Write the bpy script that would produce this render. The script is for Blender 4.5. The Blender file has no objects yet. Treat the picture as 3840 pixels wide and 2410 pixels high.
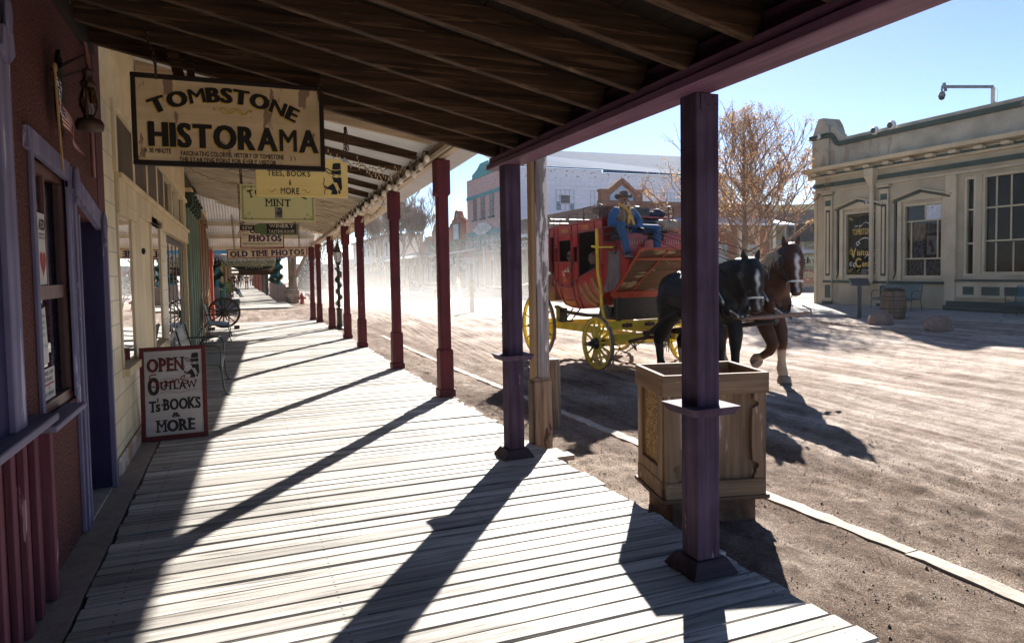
import bpy, bmesh, math, random
import numpy as np
from math import sin, cos, pi, radians, sqrt, atan2
from mathutils import Vector, Matrix, noise as mnoise
random.seed(7)
rs = np.random.RandomState(7)
sc = bpy.context.scene
col = sc.collection

# ------------------------------------------------------------ camera
cd = bpy.data.cameras.new('camera'); cam = bpy.data.objects.new('camera', cd); col.objects.link(cam)
cd.sensor_width = 36; cd.lens = 24.0; cd.clip_start = .05; cd.clip_end = 6000; cd.shift_y = -.0195
_R = Matrix(((0.92901, 0.03244, -0.36863), (-0.36969, 0.03700, -0.92842), (-0.01648, 0.99879, 0.04636))).to_4x4()
cam.matrix_world = Matrix.Translation((0, 0, 1.6)) @ _R
sc.camera = cam

# ------------------------------------------------------------ world, sun, exposure
SUN_AZ, SUN_EL = radians(35.5), radians(28.3)      # azimuth from +y towards +x
w = bpy.data.worlds.new('World'); sc.world = w; w.use_nodes = True
nt = w.node_tree; nt.nodes.clear()
sky = nt.nodes.new('ShaderNodeTexSky'); sky.sky_type = 'NISHITA'; sky.sun_disc = False
sky.sun_elevation = SUN_EL; sky.sun_rotation = SUN_AZ; sky.altitude = 1300; sky.air_density = .75; sky.dust_density = .25; sky.ozone_density = 2.4
bg = nt.nodes.new('ShaderNodeBackground'); bg.inputs[1].default_value = .05
wo = nt.nodes.new('ShaderNodeOutputWorld')
nt.links.new(sky.outputs[0], bg.inputs[0]); nt.links.new(bg.outputs[0], wo.inputs[0])
sl = bpy.data.lights.new('sun', 'SUN'); sl.energy = 4.8; sl.angle = radians(.53); sl.color = (1, .95, .87)
so = bpy.data.objects.new('sun', sl); col.objects.link(so)
sd = Vector((sin(SUN_AZ) * cos(SUN_EL), cos(SUN_AZ) * cos(SUN_EL), sin(SUN_EL)))
so.rotation_euler = sd.to_track_quat('Z', 'Y').to_euler(); so.location = sd * 50
sc.view_settings.view_transform = 'Standard'; sc.view_settings.look = 'None'
sc.view_settings.exposure = 1.9; sc.view_settings.gamma = 1
sc.cycles.max_bounces = 6; sc.cycles.diffuse_bounces = 3; sc.cycles.glossy_bounces = 3
sc.cycles.transparent_max_bounces = 12; sc.cycles.volume_bounces = 0; sc.cycles.caustics_reflective = False
sc.cycles.caustics_refractive = False; sc.cycles.sample_clamp_indirect = 4

# ------------------------------------------------------------ materials
MATS = {}
def _nodes(name):
    m = bpy.data.materials.new(name); m.use_nodes = True
    t = m.node_tree; b = t.nodes['Principled BSDF']; return m, t, b
def surf(name, c1, c2=None, sc_=(8, 8, 8), rough=.7, bump=.3, det=6, metal=0, grime=.25, gsc=1.2, c3=None, t3=.62, s3=(3, 3, 3), spec=.3, emit=None, dist=.02, lo=.35, hi=.65, attr=False, trans=0):
    """two-tone noise surface on object coordinates, with larger stains, optional third colour patches and bump"""
    if name in MATS: return MATS[name]
    m, t, b = _nodes(name); N = t.nodes.new; L = t.links.new
    c2 = c2 or tuple(x * .7 for x in c1)
    tc = N('ShaderNodeTexCoord'); mp = N('ShaderNodeMapping'); mp.inputs['Scale'].default_value = sc_
    L(tc.outputs['Object'], mp.inputs[0])
    n1 = N('ShaderNodeTexNoise'); n1.inputs['Scale'].default_value = 1; n1.inputs['Detail'].default_value = det; n1.inputs['Roughness'].default_value = .65
    L(mp.outputs[0], n1.inputs['Vector'])
    r = N('ShaderNodeValToRGB'); r.color_ramp.elements[0].position = lo; r.color_ramp.elements[1].position = hi
    r.color_ramp.elements[0].color = (*c2, 1); r.color_ramp.elements[1].color = (*c1, 1)
    L(n1.outputs[0], r.inputs[0]); out = r.outputs[0]
    if attr:
        at = N('ShaderNodeVertexColor'); at.layer_name = 'col'
        mu = N('ShaderNodeMix'); mu.data_type = 'RGBA'; mu.blend_type = 'MULTIPLY'; mu.inputs[0].default_value = 1
        L(out, mu.inputs[6]); L(at.outputs[0], mu.inputs[7]); out = mu.outputs[2]
    if grime:
        n2 = N('ShaderNodeTexNoise'); n2.inputs['Scale'].default_value = gsc; n2.inputs['Detail'].default_value = 5
        L(tc.outputs['Object'], n2.inputs['Vector'])
        mr = N('ShaderNodeMapRange'); mr.inputs[1].default_value = .35; mr.inputs[2].default_value = .7; mr.inputs[3].default_value = 1; mr.inputs[4].default_value = 1 - grime
        L(n2.outputs[0], mr.inputs[0])
        mu = N('ShaderNodeMix'); mu.data_type = 'RGBA'; mu.blend_type = 'MULTIPLY'; mu.inputs[0].default_value = 1
        cb = N('ShaderNodeCombineColor')
        for i in range(3): L(mr.outputs[0], cb.inputs[i])
        L(out, mu.inputs[6]); L(cb.outputs[0], mu.inputs[7]); out = mu.outputs[2]
    if c3:
        mp3 = N('ShaderNodeMapping'); mp3.inputs['Scale'].default_value = s3; L(tc.outputs['Object'], mp3.inputs[0])
        n3 = N('ShaderNodeTexNoise'); n3.inputs['Scale'].default_value = 1; n3.inputs['Detail'].default_value = 8; n3.inputs['Roughness'].default_value = .6
        L(mp3.outputs[0], n3.inputs['Vector'])
        r3 = N('ShaderNodeValToRGB'); r3.color_ramp.elements[0].position = t3; r3.color_ramp.elements[1].position = t3 + .02
        L(n3.outputs[0], r3.inputs[0])
        mx = N('ShaderNodeMix'); mx.data_type = 'RGBA'; L(r3.outputs[0], mx.inputs[0]); L(out, mx.inputs[6]); mx.inputs[7].default_value = (*c3, 1); out = mx.outputs[2]
    L(out, b.inputs['Base Color'])
    b.inputs['Roughness'].default_value = rough; b.inputs['Metallic'].default_value = metal; b.inputs['Specular IOR Level'].default_value = spec
    if bump:
        bp = N('ShaderNodeBump'); bp.inputs['Strength'].default_value = bump; bp.inputs['Distance'].default_value = dist
        L(n1.outputs[0], bp.inputs['Height']); L(bp.outputs[0], b.inputs['Normal'])
    if emit:
        b.inputs['Emission Color'].default_value = (*emit[:3], 1); b.inputs['Emission Strength'].default_value = emit[3]
    MATS[name] = m; return m
def wood(name, c1, c2, axis='z', rough=.75, k=1., **kw):
    s = {'x': (1.2, 28, 28), 'y': (28, 1.2, 28), 'z': (28, 28, 1.2)}[axis]
    kw.setdefault('bump', .5); kw.setdefault('dist', .006)
    return surf(name, c1, c2, tuple(a * k for a in s), rough=rough, **kw)
def bricks(name, c1, c2, mortar, bw, bh, ms=.012, axes='xz', bump=.6, rough=.85, off=.5, grime=.25, bias=0.):
    if name in MATS: return MATS[name]
    m, t, b = _nodes(name); N = t.nodes.new; L = t.links.new
    tc = N('ShaderNodeTexCoord'); se = N('ShaderNodeSeparateXYZ'); cb = N('ShaderNodeCombineXYZ'); L(tc.outputs['Object'], se.inputs[0])
    ix = {'x': 0, 'y': 1, 'z': 2}; L(se.outputs[ix[axes[0]]], cb.inputs[0]); L(se.outputs[ix[axes[1]]], cb.inputs[1])
    br = N('ShaderNodeTexBrick'); L(cb.outputs[0], br.inputs[0]); br.offset = off
    for k, c in (('Color1', c1), ('Color2', c2), ('Mortar', mortar)): br.inputs[k].default_value = (*c, 1)
    br.inputs['Scale'].default_value = 1; br.inputs['Mortar Size'].default_value = ms; br.inputs['Brick Width'].default_value = bw; br.inputs['Row Height'].default_value = bh; br.inputs['Bias'].default_value = bias
    n2 = N('ShaderNodeTexNoise'); n2.inputs['Scale'].default_value = 3; n2.inputs['Detail'].default_value = 8; L(tc.outputs['Object'], n2.inputs['Vector'])
    mr = N('ShaderNodeMapRange'); mr.inputs[1].default_value = .3; mr.inputs[2].default_value = .7; mr.inputs[3].default_value = 1; mr.inputs[4].default_value = 1 - grime; L(n2.outputs[0], mr.inputs[0])
    c = N('ShaderNodeCombineColor')
    for i in range(3): L(mr.outputs[0], c.inputs[i])
    mu = N('ShaderNodeMix'); mu.data_type = 'RGBA'; mu.blend_type = 'MULTIPLY'; mu.inputs[0].default_value = 1
    L(br.outputs[0], mu.inputs[6]); L(c.outputs[0], mu.inputs[7]); L(mu.outputs[2], b.inputs['Base Color'])
    b.inputs['Roughness'].default_value = rough; b.inputs['Specular IOR Level'].default_value = .2
    bp = N('ShaderNodeBump'); bp.invert = True; bp.inputs['Strength'].default_value = bump; bp.inputs['Distance'].default_value = .01
    L(br.outputs[1], bp.inputs['Height']); L(bp.outputs[0], b.inputs['Normal'])
    MATS[name] = m; return m
def glass(name, tint=(.9, .93, .95), ior=1.5, rough=.01, refl=1.):
    if name in MATS: return MATS[name]
    m = bpy.data.materials.new(name); m.use_nodes = True; t = m.node_tree; t.nodes.clear(); N = t.nodes.new; L = t.links.new
    o = N('ShaderNodeOutputMaterial'); mx = N('ShaderNodeMixShader'); tr = N('ShaderNodeBsdfTransparent'); gl = N('ShaderNodeBsdfGlossy'); fr = N('ShaderNodeFresnel')
    tr.inputs[0].default_value = (*tint, 1); gl.inputs['Roughness'].default_value = rough; fr.inputs[0].default_value = ior
    gl.inputs['Color'].default_value = (refl, refl, refl, 1)
    L(fr.outputs[0], mx.inputs[0]); L(tr.outputs[0], mx.inputs[1]); L(gl.outputs[0], mx.inputs[2]); L(mx.outputs[0], o.inputs[0])
    MATS[name] = m; return m

# ------------------------------------------------------------ things
FR = {}
def thing(name, label, cat, loc=(0, 0, 0), rotz=0, group=None, rot=None):
    o = bpy.data.objects.new(name, None); col.objects.link(o); o.empty_display_size = .2
    o.location = loc; o.rotation_euler = rot or (0, 0, rotz); o['label'] = label; o['category'] = cat
    if group: o['group'] = group
    R = o.rotation_euler.to_matrix().to_4x4()
    FR[o.name] = Matrix.Translation(loc) @ R
    return o
def tag(o, label, cat, group=None):
    o['label'] = label; o['category'] = cat
    if group: o['group'] = group
    return o
def struct(o, kind='structure'): o['kind'] = kind; return o
def dup(o, parent=None, **kw):
    c = o.copy(); col.objects.link(c)
    if parent is not None: c.parent = parent
    for k, v in kw.items():
        if k in ('label', 'category', 'group'): c[k] = v
        else: setattr(c, k, v)
    for ch in list(o.children): dup(ch, c)
    return c
class MB:
    def __init__(s, M=None, world=None):
        s.v = []; s.f = []; s.mi = []; s.cur = 0; s.cols = None
        s.M = M
        if world is not None: s.M = FR[world.name].inverted()
    def add(s, vs, fs):
        b = len(s.v)
        if s.M is not None: s.v += [tuple(s.M @ Vector(p)) for p in vs]
        else: s.v += [tuple(p) for p in vs]
        s.f += [tuple(b + i for i in f) for f in fs]; s.mi += [s.cur] * len(fs); return s
    def box(s, x0, x1, y0, y1, z0, z1):
        x0, x1 = min(x0, x1), max(x0, x1); y0, y1 = min(y0, y1), max(y0, y1); z0, z1 = min(z0, z1), max(z0, z1)
        return s.add([(x0, y0, z0), (x1, y0, z0), (x1, y1, z0), (x0, y1, z0), (x0, y0, z1), (x1, y0, z1), (x1, y1, z1), (x0, y1, z1)],
                     [(3, 2, 1, 0), (4, 5, 6, 7), (0, 1, 5, 4), (1, 2, 6, 5), (2, 3, 7, 6), (3, 0, 4, 7)])
    def bar(s, p0, p1, w, h, up=(0, 0, 1), w1=None, h1=None):
        p0, p1 = Vector(p0), Vector(p1); d = (p1 - p0).normalized(); u = Vector(up); sx = d.cross(u)
        if sx.length < 1e-4: sx = d.cross(Vector((1, 0, 0)))
        sx.normalize(); u = sx.cross(d)
        w1 = w1 or w; h1 = h1 or h
        vs = [p0 + sx * a * w / 2 + u * b * h / 2 for a, b in ((-1, -1), (1, -1), (1, 1), (-1, 1))] + [p1 + sx * a * w1 / 2 + u * b * h1 / 2 for a, b in ((-1, -1), (1, -1), (1, 1), (-1, 1))]
        return s.add(vs, [(0, 1, 2, 3), (7, 6, 5, 4), (1, 0, 4, 5), (2, 1, 5, 6), (3, 2, 6, 7), (0, 3, 7, 4)])
    def tube(s, pts, r, n=6, closed=False):
        P = [Vector(p) for p in pts]; k = len(P)
        rr = r if isinstance(r, (list, tuple)) else [r] * k
        vs = []; nrm = None
        for i in range(k):
            if closed: d = P[(i + 1) % k] - P[i - 1]
            else: d = P[min(i + 1, k - 1)] - P[max(i - 1, 0)]
            if d.length < 1e-9: d = Vector((0, 0, 1))
            d.normalize()
            if nrm is None:
                nrm = d.orthogonal().normalized()
            else:
                nrm = (nrm - d * nrm.dot(d))
                nrm = nrm.normalized() if nrm.length > 1e-6 else d.orthogonal().normalized()
            b = d.cross(nrm)
            vs += [P[i] + (nrm * cos(2 * pi * j / n) + b * sin(2 * pi * j / n)) * rr[i] for j in range(n)]
        fs = []
        for i in range(k if closed else k - 1):
            i2 = (i + 1) % k
            for j in range(n): fs.append((i * n + j, i * n + (j + 1) % n, i2 * n + (j + 1) % n, i2 * n + j))
        if not closed: fs += [tuple(range(n))[::-1], tuple((k - 1) * n + j for j in range(n))]
        return s.add(vs, fs)
    def cyl(s, p0, p1, r0, r1=None, n=14): return s.tube([p0, p1], [r0, r0 if r1 is None else r1], n)
    def lathe(s, c, prof, n=16, axis='z', cap=True):
        vs = []
        for r, h in prof:
            for j in range(n):
                a = 2 * pi * j / n
                q = {'z': (r * cos(a), r * sin(a), h), 'y': (r * cos(a), h, -r * sin(a)), 'x': (h, r * cos(a), r * sin(a))}[axis]
                vs.append((c[0] + q[0], c[1] + q[1], c[2] + q[2]))
        k = len(prof); fs = []
        for i in range(k - 1):
            for j in range(n): fs.append((i * n + j, i * n + (j + 1) % n, (i + 1) * n + (j + 1) % n, (i + 1) * n + j))
        if cap: fs += [tuple(range(n))[::-1], tuple((k - 1) * n + j for j in range(n))]
        return s.add(vs, fs)
    def prism(s, poly, a, b, plane='xz'):
        """poly (u,v) extruded between a and b along the third axis"""
        k = len(poly)
        f = {'xz': lambda u, v, t: (u, t, v), 'xy': lambda u, v, t: (u, v, t), 'yz': lambda u, v, t: (t, u, v)}[plane]
        vs = [f(u, v, a) for u, v in poly] + [f(u, v, b) for u, v in poly]
        return s.add(vs, [tuple(range(k)), tuple(range(2 * k - 1, k - 1, -1))] + [(i, k + i, k + (i + 1) % k, (i + 1) % k) for i in range(k)])
    def ell(s, c, r, n=10, m=7, R=None):
        vs = []; r = r if isinstance(r, (tuple, list)) else (r, r, r)
        for i in range(m + 1):
            ph = pi * i / m
            for j in range(n):
                q = Vector((r[0] * sin(ph) * cos(2 * pi * j / n), r[1] * sin(ph) * sin(2 * pi * j / n), r[2] * cos(ph)))
                if R is not None: q = R @ q
                vs.append((c[0] + q[0], c[1] + q[1], c[2] + q[2]))
        return s.add(vs, [(i * n + j, (i + 1) * n + j, (i + 1) * n + (j + 1) % n, i * n + (j + 1) % n) for i in range(m) for j in range(n)])
    def quad(s, a, b, c, d): return s.add([a, b, c, d], [(0, 1, 2, 3)])
    def build(s, name, mat, parent=None, smooth=False, bevel=0, label=None):
        me = bpy.data.meshes.new(name); me.from_pydata(s.v, [], s.f)
        for m in (mat if isinstance(mat, (list, tuple)) else [mat]): me.materials.append(m)
        if isinstance(mat, (list, tuple)) and len(mat) > 1: me.polygons.foreach_set('material_index', s.mi)
        if smooth: me.polygons.foreach_set('use_smooth', [True] * len(me.polygons))
        me.validate()
        bm = bmesh.new(); bm.from_mesh(me); bmesh.ops.recalc_face_normals(bm, faces=bm.faces); bm.to_mesh(me); bm.free()
        me.update()
        o = bpy.data.objects.new(name, me); col.objects.link(o)
        if parent is not None: o.parent = parent
        if label: o['label'] = label
        if bevel:
            b = o.modifiers.new('bevel', 'BEVEL'); b.width = bevel; b.segments = 1; b.limit_method = 'ANGLE'; b.angle_limit = radians(50)
        if smooth == 2:
            pass
        return o

# ------------------------------------------------------------ lettering (outlines of the built-in font, laid out letter by letter)
GL = {}
def glyph(ch, off):
    k = (ch, round(off, 3))
    if k not in GL:
        c = bpy.data.curves.new('t', 'FONT'); c.body = ch; c.size = 1; c.offset = off; c.resolution_u = 3
        o = bpy.data.objects.new('t', c); col.objects.link(o)
        dg = bpy.context.evaluated_depsgraph_get(); me = o.evaluated_get(dg).to_mesh()
        v = [(p.co.x, p.co.y) for p in me.vertices]; f = [tuple(p.vertices) for p in me.polygons]
        o.evaluated_get(dg).to_mesh_clear(); bpy.data.objects.remove(o); bpy.data.curves.remove(c)
        GL[k] = (v, f)
    return GL[k]
SER = {'A': 'bb', 'B': 'L', 'D': 'L', 'E': 'L', 'F': 'L', 'H': 'LR', 'I': 'I', 'K': 'Lrb', 'L': 'L', 'M': 'LR', 'N': 'Lt', 'P': 'L', 'R': 'Lr', 'T': 'c', 'U': 'tt', 'V': 'tt', 'W': 'tt', 'Y': 'ct'}
def text(mb, s, x, z, h, w=None, y=0, off=.02, slab=0, arc=0, gap=.14, align='c', shear=0, rot=0, wave=None):
    """capital height h, centred on x (align c) with baseline z, on the plane y; arc = rise of the middle above the ends"""
    cap = .729; k = 1 / cap; items = []; cx = 0
    bold = (0,); off0 = off
    if off > .022: dd = (off - .02) * 1.3; off = .02; bold = (-dd, 0, dd) if dd < .03 else (-dd, -dd / 2, 0, dd / 2, dd)
    for ch in s:
        if ch == ' ': cx += .42; items.append(None); continue
        v, f = glyph(ch, 0 if ch in 'MWNVmw' else off)
        x0 = min(p[0] for p in v); x1 = max(p[0] for p in v)
        items.append((ch, v, f, cx - x0 * k, (x1 - x0) * k, x0)); cx += (x1 - x0) * k + gap
    W = cx - gap; sx = (w / W) if w else h; ox = {'c': -W * sx / 2, 'l': 0}[align]
    for it in items:
        if it is None: continue
        ch, v, f, px, gw, x0 = it; mid = px + x0 * k + gw / 2
        def T(q):
            a, b = (q[0] * k + px), q[1] * k
            X = ox + a * sx; Z = b * h
            if arc:
                t = (ox + mid * sx) / (W * sx / 2); X0 = ox + mid * sx; ang = -atan2(4 * arc * t, W * sx)
                dx = X - X0; X = X0 + dx * cos(ang) - Z * sin(ang); Z = Z * cos(ang) + dx * sin(ang) + arc * (1 - t * t)
            if shear: X += Z * shear
            if rot: X, Z = X * cos(rot) - Z * sin(rot), X * sin(rot) + Z * cos(rot)
            return (x + X, y, z + Z)
        for q_, dxx in enumerate([b_ * (.5 if ch in 'MW' else .75 if ch in 'NVA' else 1) for b_ in bold] if off0 > .022 else ((-.006, .006) if ch in 'MWNV' else bold)): mb.add([(lambda p: (p[0], p[1] - .00025 * q_, p[2]))(T((q[0] + dxx, q[1]))) for q in v], f)
        if slab and ch in SER:
            sp = SER[ch]; t = slab / k; st = .12; ex = .10 / 1
            L0 = x0; R0 = x0 + gw / k; C = (L0 + R0) / 2; sw = .17
            def sl(c, top):
                z0 = (cap - t + .012, cap + .012) if top else (-.012, t - .012)
                q = [(c - sw / 1, z0[0]), (c + sw, z0[0]), (c + sw, z0[1]), (c - sw, z0[1])]
                P = [T(p) for p in q]; P = [(p[0], p[1] - .0004, p[2]) for p in P]; mb.add(P, [(0, 1, 2, 3)])
            lc, rc = L0 + .07, R0 - .07
            if sp[0] == 'L': sl(lc, 1); sl(lc, 0)
            if sp == 'LR': sl(rc, 1); sl(rc, 0)
            if 'r' in sp: sl(rc, 0)
            if sp == 'Lrb': sl(rc, 1)
            if sp == 'Lt': sl(rc, 1)
            if sp == 'bb': sl(lc, 0); sl(rc, 0)
            if sp == 'tt': sl(lc, 1); sl(rc, 1)
            if sp == 'I': sl(C, 0); sl(C, 1)
            if sp[0] == 'c': sl(C, 0)
            if sp == 'ct': sl(lc, 1); sl(rc, 1)
    return mb
def stroke(mb, pts, w, y=0, w1=None):
    """flat painted line through (x,z) points on the plane y"""
    k = len(pts); vs = []
    for i, (px, pz) in enumerate(pts):
        a = pts[max(i - 1, 0)]; b = pts[min(i + 1, k - 1)]; dx, dz = b[0] - a[0], b[1] - a[1]; L = sqrt(dx * dx + dz * dz) or 1
        ww = w if w1 is None else w + (w1 - w) * abs(2 * i / (k - 1) - 1)
        nx, nz = -dz / L * ww / 2, dx / L * ww / 2; vs += [(px + nx, y, pz + nz), (px - nx, y, pz - nz)]
    return mb.add(vs, [(2 * i, 2 * i + 1, 2 * i + 3, 2 * i + 2) for i in range(k - 1)])
def curve(f, a, b, n): return [f(a + (b - a) * i / n) for i in range(n + 1)]
# ============================================================ GROUND AND DECKS
def vnoise(x, y, s, seed):
    r = np.random.RandomState(seed); g = r.rand(256, 256)
    u = x / s; v = y / s; i = np.floor(u).astype(int); j = np.floor(v).astype(int); fu = u - i; fv = v - j
    fu = fu * fu * (3 - 2 * fu); fv = fv * fv * (3 - 2 * fv)
    a = g[i % 256, j % 256]; b = g[(i + 1) % 256, j % 256]; c = g[i % 256, (j + 1) % 256]; d = g[(i + 1) % 256, (j + 1) % 256]
    return (a * (1 - fu) + b * fu) * (1 - fv) + (c * (1 - fu) + d * fu) * fv - .5
def sst(a, b, x): t = np.clip((x - a) / (b - a), 0, 1); return t * t * (3 - 2 * t)
def gbase(x, y):
    x = np.asarray(x, float); y = np.asarray(y, float)
    z = -.2 + .06 * sst(13.5, 15.5, x) * sst(-5, 5, y) * (1 - sst(16.5, 20, y))
    z = z - .5 * sst(24, 44, x) * sst(15, 25, y)
    z = z + .13 * (1 - sst(2.6, 4.5, x)) * sst(24.2, 24.7, y) * (1 - sst(80, 100, y))
    z = z - .25 * (1 - sst(2.0, 2.5, x)) * (1 - sst(24.0, 24.4, y)) - .2 * (1 - sst(2.0, 2.5, x)) * sst(34.2, 34.8, y) * (1 - sst(115, 120, y))
    return z
def gz_at(x, y): return float(gbase(x, y))
def steps(a, b, d0, g=1.0):
    o = [a]; d = d0
    while o[-1] < b: o.append(min(b, o[-1] + d)); d *= g
    return o
xs = [-1500, -500, -200, -80, -30, -12, -6, -3, 0, 1.8] + steps(2.3, 8.5, .045) + steps(8.55, 30, .06, 1.015)[1:] + steps(31, 1500, 2, 1.25)
ys = [-1500, -300, -60, -15, -5, -2] + steps(-1, 11, .05) + steps(11.06, 60, .07, 1.012)[1:] + steps(62, 3000, 3, 1.22)
X, Y = np.meshgrid(np.array(xs), np.array(ys), indexing='ij')
Z = gbase(X, Y)
near = (1 - sst(25, 45, Y)) * sst(2.2, 2.6, X) * (1 - sst(20, 30, X))
road = sst(3.8, 5.0, X) * (1 - sst(14.5, 16, X))
rough = (1 - .8 * sst(4.6, 6.5, X - .25 * (8 - Y)))          # loose clods next to the deck, packed dirt in the road
d = vnoise(X, Y, .9, 1) * .02 + vnoise(X, Y, .31, 2) * .010 * 1 + np.maximum(vnoise(X, Y, .15, 3), -.1) * .034 * rough + np.maximum(vnoise(X, Y, .085, 4), 0) * .05 * rough + vnoise(X, Y, .1, 8) * .008
dd = X - .12 * (Y - 8)                                           # wheel tracks sweep along the road
d += road * (.018 * np.sin(dd * 9.5 + vnoise(X, Y, 2.5, 5) * 3) * (vnoise(X, Y, 3., 6) + .6) + .010 * np.sin(dd * 37 + vnoise(X, Y, 1.5, 7) * 4))
d = d * (1 - .85 * np.exp(-((X - 3.74) / .22) ** 2) * (Y < 20)); Z = Z + d * near
nx, ny = len(xs), len(ys)
vv = np.stack([X, Y, Z], -1).reshape(-1, 3)
idx = np.arange(nx * ny).reshape(nx, ny)
ff = np.stack([idx[:-1, :-1], idx[1:, :-1], idx[1:, 1:], idx[:-1, 1:]], -1).reshape(-1, 4)
me = bpy.data.meshes.new('ground'); me.vertices.add(len(vv)); me.vertices.foreach_set('co', vv.ravel())
me.loops.add(ff.size); me.loops.foreach_set('vertex_index', ff.ravel().astype(np.int32)); me.polygons.add(len(ff))
me.polygons.foreach_set('loop_start', np.arange(0, ff.size, 4, dtype=np.int32)); me.polygons.foreach_set('loop_total', np.full(len(ff), 4, np.int32))
me.update(calc_edges=True); me.validate()
dirt, t, b = _nodes('dirt'); N = t.nodes.new; L = t.links.new
tc = N('ShaderNodeTexCoord')
def NZ(s, d=8, r=.65, sc3=None, dist=0):
    n = N('ShaderNodeTexNoise'); n.inputs['Scale'].default_value = s; n.inputs['Detail'].default_value = d; n.inputs['Roughness'].default_value = r; n.inputs['Distortion'].default_value = dist
    if sc3:
        mp = N('ShaderNodeMapping'); mp.inputs['Scale'].default_value = sc3; L(tc.outputs['Object'], mp.inputs[0]); L(mp.outputs[0], n.inputs[0])
    else: L(tc.outputs['Object'], n.inputs[0])
    return n
def ramp(i, *st):
    r = N('ShaderNodeValToRGB'); e = r.color_ramp.elements
    while len(e) < len(st): e.new(.5)
    for k, (p, c) in enumerate(st): e[k].position = p; e[k].color = (*c, 1)
    L(i, r.inputs[0]); return r
big = NZ(.55, 6); fine = NZ(34, 12, .85); trk = NZ(1, 6, .6, (3.2, .28, 1)); mid = NZ(4.5, 8)
r1 = ramp(big.outputs[0], (.3, (.34, .27, .23)), (.5, (.54, .455, .40)), (.72, (.72, .645, .585)))
r2 = ramp(fine.outputs[0], (.34, (.62, .58, .55)), (.47, (.94, .92, .9)), (.68, (1.22, 1.2, 1.18)))
r3 = ramp(trk.outputs[0], (.38, (.58, .52, .48)), (.58, (1.12, 1.12, 1.12)))
r4 = ramp(mid.outputs[0], (.35, (.72, .70, .68)), (.55, (1.05, 1.05, 1.05)))
def mul(a, b2, blend='MULTIPLY'):
    m = N('ShaderNodeMix'); m.data_type = 'RGBA'; m.blend_type = blend; m.inputs[0].default_value = 1; L(a, m.inputs[6]); L(b2, m.inputs[7]); return m.outputs[2]
cc = mul(mul(mul(r1.outputs[0], r2.outputs[0]), r3.outputs[0]), r4.outputs[0])
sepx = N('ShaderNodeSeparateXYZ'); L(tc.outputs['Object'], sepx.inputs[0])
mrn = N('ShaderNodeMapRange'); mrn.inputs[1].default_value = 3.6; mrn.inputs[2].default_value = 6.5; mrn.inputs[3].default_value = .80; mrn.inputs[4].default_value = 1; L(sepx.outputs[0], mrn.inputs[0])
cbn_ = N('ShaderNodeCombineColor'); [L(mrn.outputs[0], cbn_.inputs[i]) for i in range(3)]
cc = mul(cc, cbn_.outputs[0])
L(cc, b.inputs['Base Color']); b.inputs['Roughness'].default_value = .95; b.inputs['Specular IOR Level'].default_value = .15
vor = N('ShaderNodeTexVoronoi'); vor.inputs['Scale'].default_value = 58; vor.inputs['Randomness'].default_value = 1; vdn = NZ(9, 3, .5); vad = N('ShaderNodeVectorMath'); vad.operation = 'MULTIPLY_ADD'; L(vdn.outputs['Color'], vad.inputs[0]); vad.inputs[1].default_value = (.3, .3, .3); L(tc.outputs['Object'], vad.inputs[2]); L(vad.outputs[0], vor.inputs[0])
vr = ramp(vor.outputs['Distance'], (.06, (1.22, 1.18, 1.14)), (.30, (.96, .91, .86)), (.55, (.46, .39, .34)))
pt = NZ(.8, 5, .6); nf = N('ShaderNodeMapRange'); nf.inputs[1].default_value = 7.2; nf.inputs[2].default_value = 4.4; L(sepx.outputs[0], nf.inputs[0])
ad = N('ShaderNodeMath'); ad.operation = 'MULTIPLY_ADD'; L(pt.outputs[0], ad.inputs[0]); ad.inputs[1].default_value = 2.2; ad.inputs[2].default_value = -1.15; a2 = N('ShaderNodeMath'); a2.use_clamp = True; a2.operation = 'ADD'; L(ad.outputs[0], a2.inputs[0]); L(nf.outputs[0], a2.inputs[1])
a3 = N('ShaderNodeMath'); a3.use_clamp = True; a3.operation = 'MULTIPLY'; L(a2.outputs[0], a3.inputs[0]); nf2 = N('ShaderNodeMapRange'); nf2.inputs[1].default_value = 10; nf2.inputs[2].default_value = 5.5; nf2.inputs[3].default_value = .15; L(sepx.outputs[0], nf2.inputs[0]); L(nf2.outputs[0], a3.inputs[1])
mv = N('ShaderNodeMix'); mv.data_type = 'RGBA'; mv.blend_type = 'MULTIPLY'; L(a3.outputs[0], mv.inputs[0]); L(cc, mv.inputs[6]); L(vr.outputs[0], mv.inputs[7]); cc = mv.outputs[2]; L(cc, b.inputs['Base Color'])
bp0 = N('ShaderNodeBump'); bp0.invert = True; bp0.inputs['Strength'].default_value = .9; bp0.inputs['Distance'].default_value = .012; L(vor.outputs['Distance'], bp0.inputs['Height'])
bp = N('ShaderNodeBump'); bp.inputs['Strength'].default_value = 1.; bp.inputs['Distance'].default_value = .03; L(fine.outputs[0], bp.inputs['Height']); L(bp0.outputs[0], bp.inputs['Normal']); L(bp.outputs[0], b.inputs['Normal'])
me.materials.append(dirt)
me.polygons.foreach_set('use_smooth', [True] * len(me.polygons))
o = bpy.data.objects.new('ground', me); col.objects.link(o); struct(o)

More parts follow.
